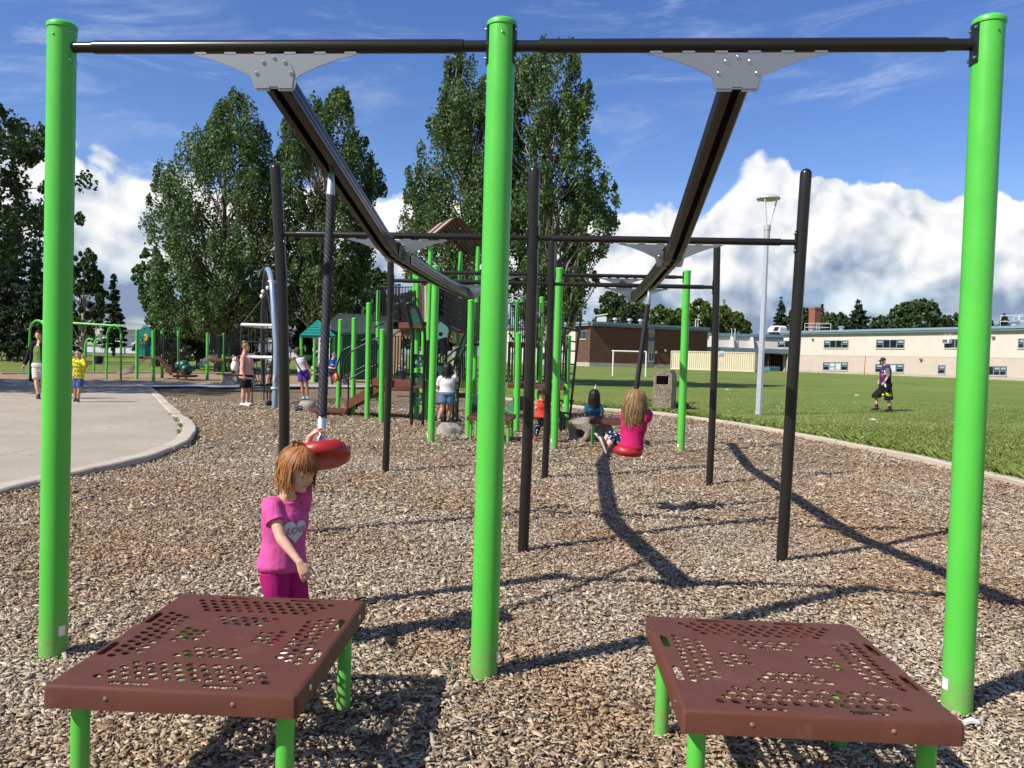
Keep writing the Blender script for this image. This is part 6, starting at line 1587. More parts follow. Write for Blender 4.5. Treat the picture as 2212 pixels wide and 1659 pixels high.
def hair(c, R, h, m, parent, length, n=420, seed=0, fringe=.34, spread=1.0, wave=.0, part=0.0, face_gap=62, thick=1.0, back_lift=None, name='hair', lw=.050, fly=0):
    rng = np.random.default_rng(seed); S = []; Ri = R.transposed(); dwn = Ri @ Vector((0, 0, -1))
    a_, b_, e_ = .385 * thick, .455 * thick, .40 * thick; C0 = Vector((0, -.04, .13))
    for i in range(n):
        ph = rng.uniform(-PI, PI); front = abs(ph) < math.radians(face_gap)   # 0 = straight ahead
        L = (fringe if front else length) * rng.uniform(.82, 1.1)
        jit = rng.uniform(.94, 1.08); th = rng.uniform(.02, 1.1) if not front else rng.uniform(.05, .75)
        P = []; N = []; d = 0; ph += part * .2; step = .085; p = None; vel = None
        while d < L and len(P) < 30:
            if p is None or th < (1.62 if not front else 1.5):
                o = Vector((math.sin(ph) * math.sin(th) * a_, math.cos(ph) * math.sin(th) * b_, math.cos(th) * e_)) * jit; q = C0 + o; nn = Vector((o.x / a_ ** 2, o.y / b_ ** 2, o.z / e_ ** 2)).normalized(); th += step / (.40 * thick)
                vel = (q - p).normalized() if p is not None else None
            else:
                vel = (vel * .55 + dwn * .45 + Vector(rng.normal(size=3)) * .03 + Vector((math.sin(d * 7 + i), math.cos(d * 6 + i), 0)) * wave).normalized() if vel is not None else dwn; q = p + vel * step
                rad = Vector((q.x, q.y + .04, 0)); nn = rad.normalized() if rad.length > 1e-4 else nn
                if q.z > -.45 and rad.length < .34 * spread: q += rad.normalized() * (.34 * spread - rad.length) * .5
            P.append(q); N.append(nn); p = q; d += step
        if i < fly:
            P = [q + Vector(rng.normal(size=3)) * .02 * (k / len(P)) + Vector((q.x, q.y + .04, q.z - .1)) * rng.uniform(.01, .06) * (k / len(P)) for k, q in enumerate(P)]
        if len(P) > 2: S.append(([c + R @ (q * h) for q in P], [R @ q for q in N]))
    # the scalp under the locks
    cap = MB(); cap.sph((0, 0, 0), 1, None, 24, 16); keep = []
    vs = [C0 + Vector((q[0] * a_ * .93, q[1] * b_ * .93, q[2] * e_ * .93)) for q in cap.v]
    fs = [f for f in cap.f if all((vs[i].z > .22 or vs[i].y < .12) and vs[i].z > -.18 for i in f)]
    m2 = MB(); m2.add([c + R @ (q * h) for q in vs], fs); o = obj(name, m2, m, parent, smooth=4)
    ribbons('hair_locks', S, lw * h, m, o); return o
def person(label, J, s, skin, head_h, fwd, torso=(1, 1), group=None, vox=None, hands=(.4, .4), hn=None, grip=None, feet=True, headup=UP, bust=0.0, belly=0.0, arms=1.0, legs=1.0):
    """J: joints as points. Left and right are the person's own."""
    vox = vox or .0085 * max(.7, s); loc = (J['anL'] + J['anR']) / 2 if 'anL' in J else J['pel']
    t = thing('person', label, 'person', loc, group); mb = MB(); R = rotm(fwd, headup); h = head_h
    head_mb(mb, J['head'], R, h)
    sh = (J['shR'] - J['shL']); hp = (J['hipR'] - J['hipL']); shn, hpn = sh.normalized(), hp.normalized(); mid = (J['shL'] + J['shR']) / 2; pel = J['pel']; nk = J['neck']
    hw = hp.length / 2; sw = sh.length / 2; up = (mid - pel)
    ax = lambda f: hpn.lerp(shn, f).normalized()
    tp = [pel - up * .10, pel, pel + up * .22, pel + up * .45, pel + up * .70, pel + up * .90, mid + (nk - mid) * .35, nk + (J['head'] - nk) * .1]
    tw = [.125, .165, .150, .140, .160, .155, .085, .055]; td = [.09, .115, .105, .10, .112, .092, .065, .055]
    fr = [0, 0, .2, .45, .7, .9, 1, 1]; s1 = torso[0] * s; s2 = torso[1] * s
    W_ = [a * s1 for a in tw]; D_ = [a * s2 for a in td]; W_[6] = .085 * s * torso[0] ** .5; W_[7] = D_[7] = .055 * s * 1.0; D_[6] = .065 * s
    f3 = Vector((fwd[0], fwd[1], 0)).normalized()
    off = [0, belly * .4, belly, belly * .8, bust, bust * .3, 0, 0]; bodyf = shn.cross(up.normalized()); bodyf = bodyf if bodyf.dot(Vector(J.get('chestdir', fwd))) > 0 else -bodyf
    tp = [q + bodyf * (o * s) for q, o in zip(tp, off)]
    etube(mb, spline(tp, 3), [ax(f) for f in np.interp(np.linspace(0, 7, 22), range(8), fr)], list(np.interp(np.linspace(0, 7, 22), range(8), W_)), list(np.interp(np.linspace(0, 7, 22), range(8), D_)), 18)
    mb.tube([nk - (J['head'] - nk) * .25, nk, J['head'] - R @ Vector((0, .10 * h, .22 * h))], [.062 * s, .054 * s * (1 + .0), .052 * s], 14)
    AR = [.058, .050, .044, .041, .040, .040, .035, .029, .025]; LG = [.088, .082, .070, .058, .054, .056, .056, .042, .036]
    for k in 'LR':
        P = limb_pts(J['sh' + k], J['el' + k], J['wr' + k]); mb.tube(spline(P, 2), list(np.interp(np.linspace(0, 8, 17), range(9), [a * s * arms for a in AR])), 12); mb.sph(J['sh' + k], .056 * s * arms, None, 12, 8)
        i = 0 if k == 'L' else 1; nr = hn[i] if hn else bodyf * .3 + (hpn if k == 'L' else -hpn); hand_mb(mb, J['wr' + k], J['ha' + k], nr, head_h * J.get('hs', .66 if s < .9 else .76), hands[i], J.get('th' + k, 1 if k == 'L' else -1))
        if 'kn' + k in J:
            P = limb_pts(J['hip' + k], J['kn' + k], J['an' + k]); mb.tube(spline(P, 2), list(np.interp(np.linspace(0, 8, 17), range(9), [a * s * legs for a in LG])), 14)
            if feet: foot_mb(mb, J['an' + k], J['to' + k], .26 * s * J.get('fs', 1), 1, J.get('lift' + k, 0))
    b = remesh('body', mb, vox, skin, t, 2)
    t_ = dict(tp=tp, W=W_, D=D_, fr=fr, ax=ax, R=R, bodyf=bodyf, J=J, s=s, h=h, AR=AR, LG=LG, vox=vox, t=t, arms=arms, legs=legs, body=b)
    return t_
def top_wear(p, m, lo=.0, hi=6.3, sleeve=.5, infl=.012, flare=1.0, name='shirt', flat_hem=True, label=None, sl_infl=1.0, both=True, disp=None, side=None, drop=0.0):
    """lo/hi: span along the torso rings (0 crotch .. 6 neck base); sleeve: share of the arm covered"""
    s = p['s']; mb = MB(); k = np.linspace(lo, hi, 18); tp = np.array([tuple(q) for q in p['tp']]); P = [Vector([np.interp(q, range(8), tp[:, i]) for i in range(3)]) for q in k]
    if drop: P[0] = P[0] - UP * drop; P[1] = P[1] - UP * drop * .8; P[2] = P[2] - UP * drop * .5; P[3] = P[3] - UP * drop * .25
    fl = np.interp(k, [lo, lo + 2.2, 8], [flare, 1, 1]); W_ = [np.interp(q, range(8), p['W']) * f + infl * (1 if q < 5.9 else .5) for q, f in zip(k, fl)]; D_ = [np.interp(q, range(8), p['D']) * f + infl for q, f in zip(k, fl)]
    etube(mb, P, [p['ax'](np.interp(q, range(8), p['fr'])) for q in k], W_, D_, 22)
    J = p['J']
    if sleeve > 0:
        for c in (side or 'LR'):
            A_ = spline(limb_pts(J['sh' + c], J['el' + c], J['wr' + c]), 2); rr = np.interp(np.linspace(0, 8, 17), range(9), [a * s * p['arms'] for a in p['AR']]); ln = [0]
            for a, b in zip(A_[:-1], A_[1:]): ln.append(ln[-1] + (b - a).length)
            T_ = ln[-1] * sleeve; Q = []; r_ = []
            for i in range(len(A_)):
                if ln[i] <= T_: Q.append(A_[i]); r_.append(rr[i] + infl * sl_infl)
                else:
                    f = (T_ - ln[i - 1]) / (ln[i] - ln[i - 1]); Q.append(A_[i - 1].lerp(A_[i], f)); r_.append(rr[i] + infl * sl_infl * 1.35); break
            ctr = (J['shL'] + J['shR']) / 2; Q.insert(0, J['sh' + c].lerp(ctr, .35)); r_.insert(0, r_[0] * .95)
            mb.tube(Q, r_, 16)
    return remesh(name, mb, p['vox'], m, p['t'], 3, label, disp)
def leg_wear(p, m, frac=1.0, infl=.010, name='trousers', flare=1.0, hi=1.7, label=None, skirt=False):
    s = p['s']; mb = MB(); J = p['J']; k = np.linspace(0, hi, 7); tp = np.array([tuple(q) for q in p['tp']]); P = [Vector([np.interp(q, range(8), tp[:, i]) for i in range(3)]) for q in k]
    etube(mb, P, [p['ax'](np.interp(q, range(8), p['fr'])) for q in k], [np.interp(q, range(8), p['W']) + infl for q in k], [np.interp(q, range(8), p['D']) + infl for q in k], 20)
    for c in 'LR':
        A_ = spline(limb_pts(J['hip' + c], J['kn' + c], J['an' + c]), 2); rr = np.interp(np.linspace(0, 8, 17), range(9), [a * s * p['legs'] for a in p['LG']]); ln = [0]
        for a, b in zip(A_[:-1], A_[1:]): ln.append(ln[-1] + (b - a).length)
        T_ = ln[-1] * frac; Q = []; r_ = []
        for i in range(len(A_)):
            fl = 1 + (flare - 1) * min(1, ln[i] / max(T_, 1e-6))
            if ln[i] <= T_: Q.append(A_[i]); r_.append((rr[i] + infl) * fl)
            else: f = (T_ - ln[i - 1]) / (ln[i] - ln[i - 1]); Q.append(A_[i - 1].lerp(A_[i], f)); r_.append((rr[i] + infl) * flare); break
        mb.tube(Q, r_, 16)
    if skirt:
        a = [(J['hipL'].lerp(J['knL'], f) + J['hipR'].lerp(J['knR'], f)) / 2 for f in np.linspace(-.1, frac * 2, 6)]
        etube(mb, a, [p['ax'](0)] * 6, [p['W'][1] + infl * (1 + i * .4) for i in range(6)], [p['D'][1] + infl * (1 + i * .2) for i in range(6)], 20)
    return remesh(name, mb, p['vox'], m, p['t'], 3, label)
def shoes(p, m, sole=None, infl=1.12, name='shoe', ks='LR'):
    for c in ks:
        mb = MB(); J = p['J']; b, d, x, u = foot_mb(mb, J['an' + c], J['to' + c],   .26 * p['s'] * infl * J.get('fs', 1), 1.12, J.get('lift' + c, 0)); o = remesh(name, mb, p['vox'] * .9, m, p['t'], 2)
        if sole is not None:
            s = .26 * p['s'] * infl * J.get('fs', 1); mb = MB(); etube(mb, [b + d * s * q + u * s * .01 for q in (-.30, -.2, .12, .40, .62, .74)], [x] * 6, [s * q * 1.15 for q in (.08, .14, .155, .185, .16, .07)], [s * .045] * 6, 12); obj('sole', mb, sole, o)
def decal(name, polys, target, origin, ex, ey, nrm, m, parent, off=.0025, dense=None):
    """lay a flat drawing (list of polygons in metres) onto a garment"""
    dg = bpy.context.evaluated_depsgraph_get(); L = root_loc(target); bv = BVHTree.FromPolygons([v.co + L for v in target.data.vertices], [tuple(q.vertices) for q in target.data.polygons])
    mb = MB()
    for poly in polys:
        P = np.array(poly); x0, y0 = P.min(0); x1, y1 = P.max(0); st = dense or max(x1 - x0, y1 - y0) / 10
        gx, gy = np.meshgrid(np.arange(x0, x1, st), np.arange(y0, y1, st)); g = np.c_[gx.ravel(), gy.ravel()]; g = g[inside(g, poly)] if len(g) else g
        co = [Vector(q) for q in poly] + [Vector(q) for q in g]; r = delaunay_2d_cdt(co, [(i, (i + 1) % len(poly)) for i in range(len(poly))], [], 0, 1e-7)
        v = np.array([tuple(q) for q in r[0]]); f = np.array([q for q in r[2] if len(q) == 3]); f = f[inside(v[f].mean(1), poly)]
        Q = []
        for a, b in v:
            q = origin + ex * a + ey * b; hit = bv.ray_cast(q + nrm * .5, -nrm); Q.append((hit[0] + hit[1] * off * (1 if hit[1].dot(nrm) > 0 else -1)) if hit[0] else None)
        ok = [tuple(k) for k in f if all(Q[i] is not None for i in k)]
        mb.add([q if q is not None else origin for q in Q], ok)
    return obj(name, mb, m, parent, smooth=4)
def text_polys(body, size, lean=0.0):
    """letters as grids of small quads taken from the built-in font outline"""
    cu = bpy.data.curves.new('txt', 'FONT'); cu.body = body; cu.size = size; cu.align_x = 'CENTER'; cu.shear = lean; cu.resolution_u = 3; cu.offset = size * .012
    o = bpy.data.objects.new('txt', cu); COL.objects.link(o); dg = bpy.context.evaluated_depsgraph_get(); dg.update(); me = bpy.data.meshes.new_from_object(o.evaluated_get(dg)); bpy.data.objects.remove(o)
    out = [[(me.vertices[i].co.x, me.vertices[i].co.y) for i in q.vertices] for q in me.polygons]; bpy.data.meshes.remove(me); return out
def letters(name, body, size, target, origin, ex, ey, nrm, m, parent, off=.004, lean=0):
    L = root_loc(target); bv = BVHTree.FromPolygons([v.co + L for v in target.data.vertices], [tuple(q.vertices) for q in target.data.polygons]); mb = MB()
    for poly in text_polys(body, size, lean):
        Q = []
        for a, b in poly:
            hit = bv.ray_cast(origin + ex * a + ey * b + nrm * .5, -nrm)
            if hit[0] is None: break
            Q.append(hit[0] + nrm * off)
        else: mb.add(Q, [tuple(range(len(Q)))])
    if mb.f: return obj(name, mb, m, parent, smooth=0)

WHITES = mat('white_shoe', (.72, .70, .68), .6, 0, .04); BLKS = mat('black_shoe', (.015, .015, .016), .6, 0, .1); WSOLE = mat('white_sole', (.70, .68, .64), .6, 0, .05)
# ---- girl in pink beside the near platform
Y0 = 3.98; q = lambda x, y, d=0: A(x, y, Y0 + d)
J = dict(head=q(643, 1016, -.03), neck=q(620, 1070, .0), shR=q(586, 1095, -.05), shL=q(651, 1090, .08), elR=q(607, 1163, -.13), wrR=q(648, 1216, -.19), haR=q(667, 1258, -.20), elL=q(655, 1008, .10), wrL=q(669, 944, .055), haL=q(688, 926, .10),
         pel=q(609, 1222, 0), hipR=q(592, 1234, -.045), hipL=q(630, 1232, .045), knR=q(600, 1325, -.06), knL=q(650, 1322, .04), anR=q(604, 1395, -.03), anL=q(652, 1392, .07), toR=q(622, 1413, -.11), toL=q(672, 1411, .0), chestdir=Vector((.72, -.69, 0)), hs=.60)
J['toR'].z = J['toL'].z = 0.0
p = person('girl in a pink heart shirt holding the rope of a red disc', J, .66, SKIN, .205, (.80, -.50, -.34), (1.08, 1.12), vox=.0031, hands=(.80, .34), hn=(Vector((.5, -.2, -1)), Vector((.2, .5, -.6))), headup=Vector((.30, -.1, 1)), arms=.98, legs=1.12)
PINK = cloth('pink_cotton', (.58, .085, .29)); FUCH = cloth('fuchsia_cotton', (.36, .010, .14), .1)
p['vox'] = .005
sh = top_wear(p, PINK, .35, 6.45, .26, .012, 1.10, 'shirt', sl_infl=1.5); leg_wear(p, FUCH, 1.0, .006, 'leggings'); shoes(p, WHITES)
face(J['head'], p['R'], .205, p['body'], 'shut')
hair(J['head'], p['R'], .205, H_RED, p['t'], .95, 1700, 3, .42, 1.12, .07, 0, 66, 1.11, lw=.034, fly=200)
hb = J['head'] + p['R'] @ Vector((.01, -.05, .115)); obj('hair_clip', MB().sph(hb, (.014, .010, .008), p['R'], 10, 6), mat('red_band', (.5, .05, .08), .5), p['t'])
mb = MB()  # the small tuft gathered on top
S_ = []
for i in range(60):
    a = random.uniform(0, 2 * PI); e = random.uniform(.010, .032); N_ = Vector((math.cos(a), math.sin(a), .2)); P_ = [hb + Vector((math.cos(a) * .006, math.sin(a) * .006, 0)), hb + Vector((math.cos(a) * e * .5, math.sin(a) * e * .5, .016)), hb + Vector((math.cos(a) * e, math.sin(a) * e, .008)), hb + Vector((math.cos(a) * e * 1.5, math.sin(a) * e * 1.5, -.016))]; S_.append((P_, [N_] * 4))
ribbons('hair_tuft', S_, .008, H_RED, p['t'])
fd = p['bodyf']; fd = Vector((fd.x, fd.y, 0)).normalized(); ex = UP.cross(fd).normalized() ; ex = Vector((-fd.y, fd.x, 0)); ex = ex if ex.x > 0 else -ex
ch = p['tp'][4] + Vector((0, 0, -.020))
hp_ = [(.062 * (16 * math.sin(t) ** 3) / 16, .058 * (13 * math.cos(t) - 5 * math.cos(2 * t) - 2 * math.cos(3 * t) - math.cos(4 * t)) / 15) for t in np.linspace(0, 2 * PI, 40, endpoint=False)]
HEART = mat('heart_grey', (.56, .55, .58), .6, 0, .04); HEDGE = mat('heart_edge', (.34, .10, .22), .7, 0, .05)
decal('heart_outline', [[(a * 1.07, b * 1.07) for a, b in hp_]], sh, ch, ex, UP, fd, HEDGE, sh, .0018, .009)
decal('heart', [hp_], sh, ch, ex, UP, fd, HEART, sh, .0034, .009)
letters('heart_word', 'LOVE', .046, sh, ch + UP * -.012, ex, UP, fd, HEDGE, sh, .0085, .25)

# ---- girl riding the far disc
Y0 = R2B.y; q = lambda x, y, d=0: A(x, y, Y0 + d)
J = dict(head=q(1374, 869, -.02), neck=q(1370, 890, .0), shL=q(1351, 903, .07), shR=q(1394, 904, -.06), elL=q(1352, 893, .26), wrL=q(1372, 856, .20), haL=q(1380, 843, .10), elR=q(1402, 893, .12), wrR=q(1381, 851, .12), haR=q(1377, 838, .02),
         pel=q(1360, 965, 0), hipL=q(1350, 968, .05), hipR=q(1368, 968, .0), knL=q(1320, 936, .16), knR=q(1326, 944, .02), anL=q(1306, 953, .14), anR=q(1311, 966, -.04), toL=q(1296, 940, .13), toR=q(1303, 947, -.05), liftL=1, liftR=1, fs=.80, chestdir=Vector((.75, .6, 0)))
p = person('girl in a magenta shirt riding the far red disc', J, .72, SKIN, .215, (.88, .45, -.05), (1.05, 1.15), hands=(1.3, 1.3), hn=(Vector((.3, -.8, 0)), Vector((-.4, .6, 0))), vox=.006, legs=.95)
MAG = cloth('magenta_cotton', (.46, .012, .105), .12)
FLOR = cloth('dark_floral', (.012, .014, .045), .2, pat=lambda t, p_, c: t.mix(t.m('LESS_THAN', t.vor(p_, 30), .34), c, t.mix(t.sep(t.vor(p_, 30, out='Color'))[0], (.10, .18, .50), (.55, .55, .62))))
top_wear(p, MAG, -.2, 6.4, .36, .014, 1.12, 'shirt', sl_infl=1.4); leg_wear(p, FLOR, .80, .008, 'leggings')
shoes(p, mat('multi_shoe', (.10, .07, .09), .6, 0, .6, 30), WSOLE)
hair(J['head'], p['R'], .215, H_BLOND, p['t'], 1.50, 1300, 5, .5, 1.35, .13, 0, 50, 1.10, lw=.034, fly=380)
face(J['head'], p['R'], .215, p['body'])

# ---- woman in the pink tank top
Y0 = 21.6; q = lambda x, y, d=0: A(x, y, Y0 + d)
def at_ground(J, ks='LR', z=0.0):
    for k in ks: J['to' + k].z = z; J['an' + k].z = max(J['an' + k].z, z + .07)
J = dict(head=q(531.5, 750.5), neck=q(528, 762.5), shR=q(525, 771, -.17), shL=q(530, 771, .17), elR=q(524, 793, -.24), wrR=q(527, 811, -.22), haR=q(528.5, 819, -.2), elL=q(540, 795, .24), wrL=q(547, 810, .22), haL=q(549.5, 818, .2),
         pel=q(531, 816), hipR=q(530, 820, -.10), hipL=q(532, 820, .10), knR=q(526, 849, -.10), knL=q(534.5, 848, .09), anR=q(524.5, 871, -.10), anL=q(534.5, 870, .10), toR=q(535, 877.5, -.12), toL=q(544, 875, .10)); at_ground(J)
p = person('woman in a pink tank top and black shorts standing in profile', J, .98, SKINR, .225, (1, -.22, -.03), (1.12, 1.48), hands=(.5, .5), bust=.07, belly=.03, arms=1.22, legs=1.12)
top_wear(p, cloth('pale_pink_cotton', (.66, .36, .36), .12, pat=lambda t, p_, c: t.mix(t.mr(t.noise(p_, 7, 3), .55, .7, 0, .6), c, (.62, .15, .18))), .45, 5.6, 0, .018, 1.10, 'tank_top')
leg_wear(p, cloth('black_cotton', (.012, .012, .013)), .34, .03, 'shorts', 1.15); shoes(p, WHITES)
hair(J['head'], p['R'], .225, H_TOFFEE, p['t'], .46, 300, 7, .30, .9, 0, 0, 60); obj('hair_bun', MB().sph(J['head'] + p['R'] @ Vector((0, -.06, .13)), (.055, .06, .055), None, 12, 8), H_TOFFEE, p['t']); face(J['head'], p['R'], .225, p['body'])
bg_ = thing('plush_bag', 'white and pink plush bag behind the woman in the pink tank top', 'bag', q(507, 800, .35))
obj('bag_body', MB().sph(q(507.5, 792, .35), (.10, .12, .19), None, 14, 10), WHITEP, bg_); obj('bag_top', MB().sph(q(508.5, 777, .35), (.085, .09, .08), None, 12, 8), mat('pale_pink_plush', (.62, .40, .40), .9), bg_); obj('bag_base', MB().sph(q(505.5, 801, .35), (.085, .11, .08), None, 12, 8), mat('dark_bag', (.03, .03, .05), .7), bg_)
obj('bag_strap', MB().tube([q(509, 775, .3), q(516, 768, .25), q(524, 768, .2)], .014, 6), mat('dark_bag', (.03, .03, .05), .7), bg_)

# ---- girl in white tank top and purple shorts leaning on the arch
Y0 = 25.2; q = lambda x, y, d=0: A(x, y, Y0 + d)
J = dict(head=q(642, 758), neck=q(645, 769), shL=q(636, 773), shR=q(657, 774), elL=q(622, 781, -.5), wrL=q(606, 785, -1.0), haL=q(598, 780, -1.3), elR=q(664, 792), wrR=q(671, 805), haR=q(674, 811), pel=q(655, 805), hipL=q(651, 808), hipR=q(661, 808), knL=q(653, 838), knR=q(663, 838), anL=q(656, 859), anR=q(665, 858), toL=q(653, 863.5, .1), toR=q(663, 863, .12), chestdir=Vector((-.3, 1, 0))); at_ground(J)
p = person('girl in a white tank top and purple shorts seen from behind', J, .95, SKINT, .215, (-.45, 1, -.1), (.95, 1), arms=.9, legs=.9)
top_wear(p, cloth('white_cotton', (.66, .64, .66), .05), .5, 5.6, 0, .014, 1.05, 'tank_top'); leg_wear(p, cloth('purple_cotton', (.11, .035, .30), .15), .28, .03, 'shorts', 1.15); shoes(p, mat('teal_shoe', (.2, .42, .42), .6))
hair(J['head'], p['R'], .215, H_BROWN, p['t'], 1.05, 320, 9, .4, 1.0)

# ---- child bending over in the net
Y0 = 22.6; q = lambda x, y, d=0: A(x, y, Y0 + d)
J = dict(head=q(606, 764), neck=q(601, 767), shL=q(601, 770, .12), shR=q(600, 771, -.10), elL=q(604, 783, .15), wrL=q(610, 776, .2), haL=q(614, 771, .2), elR=q(596, 783, -.15), wrR=q(580, 790, -.2), haR=q(575, 791, -.2), pel=q(583, 781), hipL=q(582, 785, .09), hipR=q(582, 785, -.09), knL=q(586, 806, .1), knR=q(581, 808, -.12), anL=q(584, 830, .1), anR=q(577, 829, -.1), toL=q(590, 833, .05), toR=q(571, 834, -.15), chestdir=Vector((.5, 0, -.8)))
p = person('child in a white shirt and plaid shorts bending over in the rope net', J, .80, SKIN, .20, (.85, -.3, -.4), (1.05, 1.1), headup=Vector((.5, 0, 1)))
top_wear(p, cloth('white_tee', (.66, .65, .66), .05), .6, 6.4, .34, .014, 1.05, 'shirt')
leg_wear(p, cloth('plaid', (.04, .04, .045), .1, pat=lambda t, p_, c: t.mix(t.m('MULTIPLY', t.m('GREATER_THAN', t.m('FRACT', t.m('MULTIPLY', t.sep(p_)[2], 11.0)), .6), .7), t.mix(t.m('MULTIPLY', t.m('GREATER_THAN', t.m('FRACT', t.m('MULTIPLY', t.sep(p_)[0], 11.0)), .6), .6), c, (.35, .35, .36)), (.4, .4, .4))), .42, .03, 'shorts', 1.1); shoes(p, BLKS)
hair(J['head'], p['R'], .20, H_BROWN, p['t'], .42, 220, 11, .25, .9); face(J['head'], p['R'], .20, p['body'])

# ---- man in blue on the bench
Y0 = 36.7; q = lambda x, y, d=0: A(x, y, Y0 + d)
J = dict(head=q(721.5, 767.5), neck=q(719.5, 775), shR=q(710.5, 779.5, -.05), shL=q(726, 779, .1), elR=q(711, 794, -.15), wrR=q(722, 796, -.3), haR=q(728, 793, -.25), elL=q(729, 793, -.05), wrL=q(719, 788, -.32), haL=q(713, 787, -.28), pel=q(716, 803), hipR=q(713.5, 804.5, -.05), hipL=q(720, 804.5, .05), knR=q(729, 804, -.38), knL=q(735, 804, -.2), anR=q(729, 824, -.4), anL=q(736, 824, -.2), toR=q(735, 830, -.55), toL=q(742, 830, -.3)); at_ground(J)
p = person('man in a blue shirt and grey cap sitting on the bench', J, 1.02, SKINR, .235, (.8, -.6, -.05), (1.08, 1.1))
top_wear(p, cloth('blue_cotton', (.010, .085, .42), .15), .6, 6.4, .36, .02, 1.05, 'shirt', sl_infl=1.3); leg_wear(p, cloth('dark_trousers', (.012, .011, .012)), 1.0, .014, 'trousers'); shoes(p, BLKS); face(J['head'], p['R'], .235, p['body'])
def cap_(p, m, bill=True, badge=None):
    c, R, h = p['J']['head'], p['R'], p['h']; L = lambda x, y, z: c + R @ (Vector((x, y, z)) * h); mb = MB(); mb.sph((0, 0, 0), 1, None, 24, 16); vs = [L(v[0] * .40, v[1] * .475 - .03, .12 + v[2] * .43) for v in mb.v]; k = MB(); k.add(vs, [f for f in mb.f if all(mb.v[i][2] > -.02 for i in f)]); o = obj('cap', k, m, p['t'], smooth=4)
    b = MB(); n = 10; top = [L(.30 * math.sin(a), .36 + .42 * math.cos(a), .13 - .05 * math.cos(a)) for a in np.linspace(-1.45, 1.45, n)]; b.prism(top, R @ Vector((0, 0, -.02)) * h * 1.2); obj('cap_bill', b, m, o)
    if badge: obj('cap_badge', MB().sph(L(.12, .40, .30), (.10 * h, .03 * h, .07 * h), R, 10, 8).sph(L(-.03, .43, .30), (.08 * h, .03 * h, .06 * h), R, 10, 8), badge, o)
    return o
cap_(p, mat('grey_cap', (.14, .15, .16), .8)); sg = lambda p, m: obj('sunglasses', MB().tube([p['J']['head'] + p['R'] @ (Vector(v) * p['h']) for v in ((-.36, .02, .04), (-.22, .36, .02), (0, .43, .02), (.22, .36, .02), (.36, .02, .04))], [.01, .06 * p['h'], .05 * p['h'], .06 * p['h'], .01], 8), m, p['t'])
sg(p, BLKS)

# ---- person in grey behind the lower deck
Y0 = 36.4; q = lambda x, y, d=0: A(x, y, Y0 + d)
J = dict(head=q(869, 769), neck=q(869, 776), shR=q(862.5, 779), shL=q(875.5, 779), elR=q(861, 791, -.1), wrR=q(866, 790, -.3), haR=q(870, 788, -.3), elL=q(877, 791), wrL=q(874, 796, -.2), haL=q(872, 800, -.2), pel=q(869, 800), hipR=q(866.5, 803), hipL=q(871.5, 803), knR=q(866, 820), knL=q(872, 820), anR=q(865, 834), anL=q(873, 834), toR=q(864, 838, -.15), toL=q(874, 838, -.15)); at_ground(J, z=.05)
p = person('person in a grey shirt and jeans walking behind the lower deck', J, .92, SKIN, .215, (.1, -1, -.1), (1, 1))
top_wear(p, cloth('grey_blue_cotton', (.16, .20, .28), .12), .6, 6.4, .36, .016, 1.05, 'shirt'); leg_wear(p, cloth('dark_denim', (.02, .035, .09), .2), .95, .012, 'jeans'); shoes(p, WHITES); hair(J['head'], p['R'], .215, H_BLACK, p['t'], .6, 220, 13, .28, 1.0); face(J['head'], p['R'], .215, p['body'])

# ---- girl in white climbing
Y0 = 16.6; q = lambda x, y, d=0: A(x, y, Y0 + d)
J = dict(head=q(967, 797.5, .02), neck=q(966, 812), shL=q(951.5, 819), shR=q(981, 815), elL=q(947, 836, .08), wrL=q(951, 847, .30), haL=q(955, 846, .45), elR=q(986, 822, .28), wrR=q(984, 806, .5), haR=q(983, 800, .6), pel=q(965.5, 852), hipL=q(958, 856), hipR=q(973, 855), knL=q(956, 882, -.02), knR=q(972.5, 882, .05), anL=q(946.5, 908, -.10), anR=q(966, 910), toL=q(941, 922, .06), toR=q(964, 918, .16), liftL=1, chestdir=Vector((0, 1, 0)))
p = person('girl in a white tee and denim shorts climbing at the sage panel', J, .82, SKINT, .22, (.15, 1, .05), (1.12, 1.12), hands=(.8, 1.0), hn=(Vector((1, 0, 0)), Vector((-1, 0, 0))), legs=1.12)
top_wear(p, cloth('white_tee', (.66, .65, .66), .05), .5, 6.4, .30, .018, 1.06, 'shirt', sl_infl=1.5); leg_wear(p, cloth('blue_denim', (.10, .165, .30), .3, sc=20), .27, .028, 'shorts', 1.12); shoes(p, BLKS, WSOLE)
hair(J['head'], p['R'], .22, H_BLACK, p['t'], 1.25, 520, 15, .5, 1.45, .04, 0, 50, 1.15)

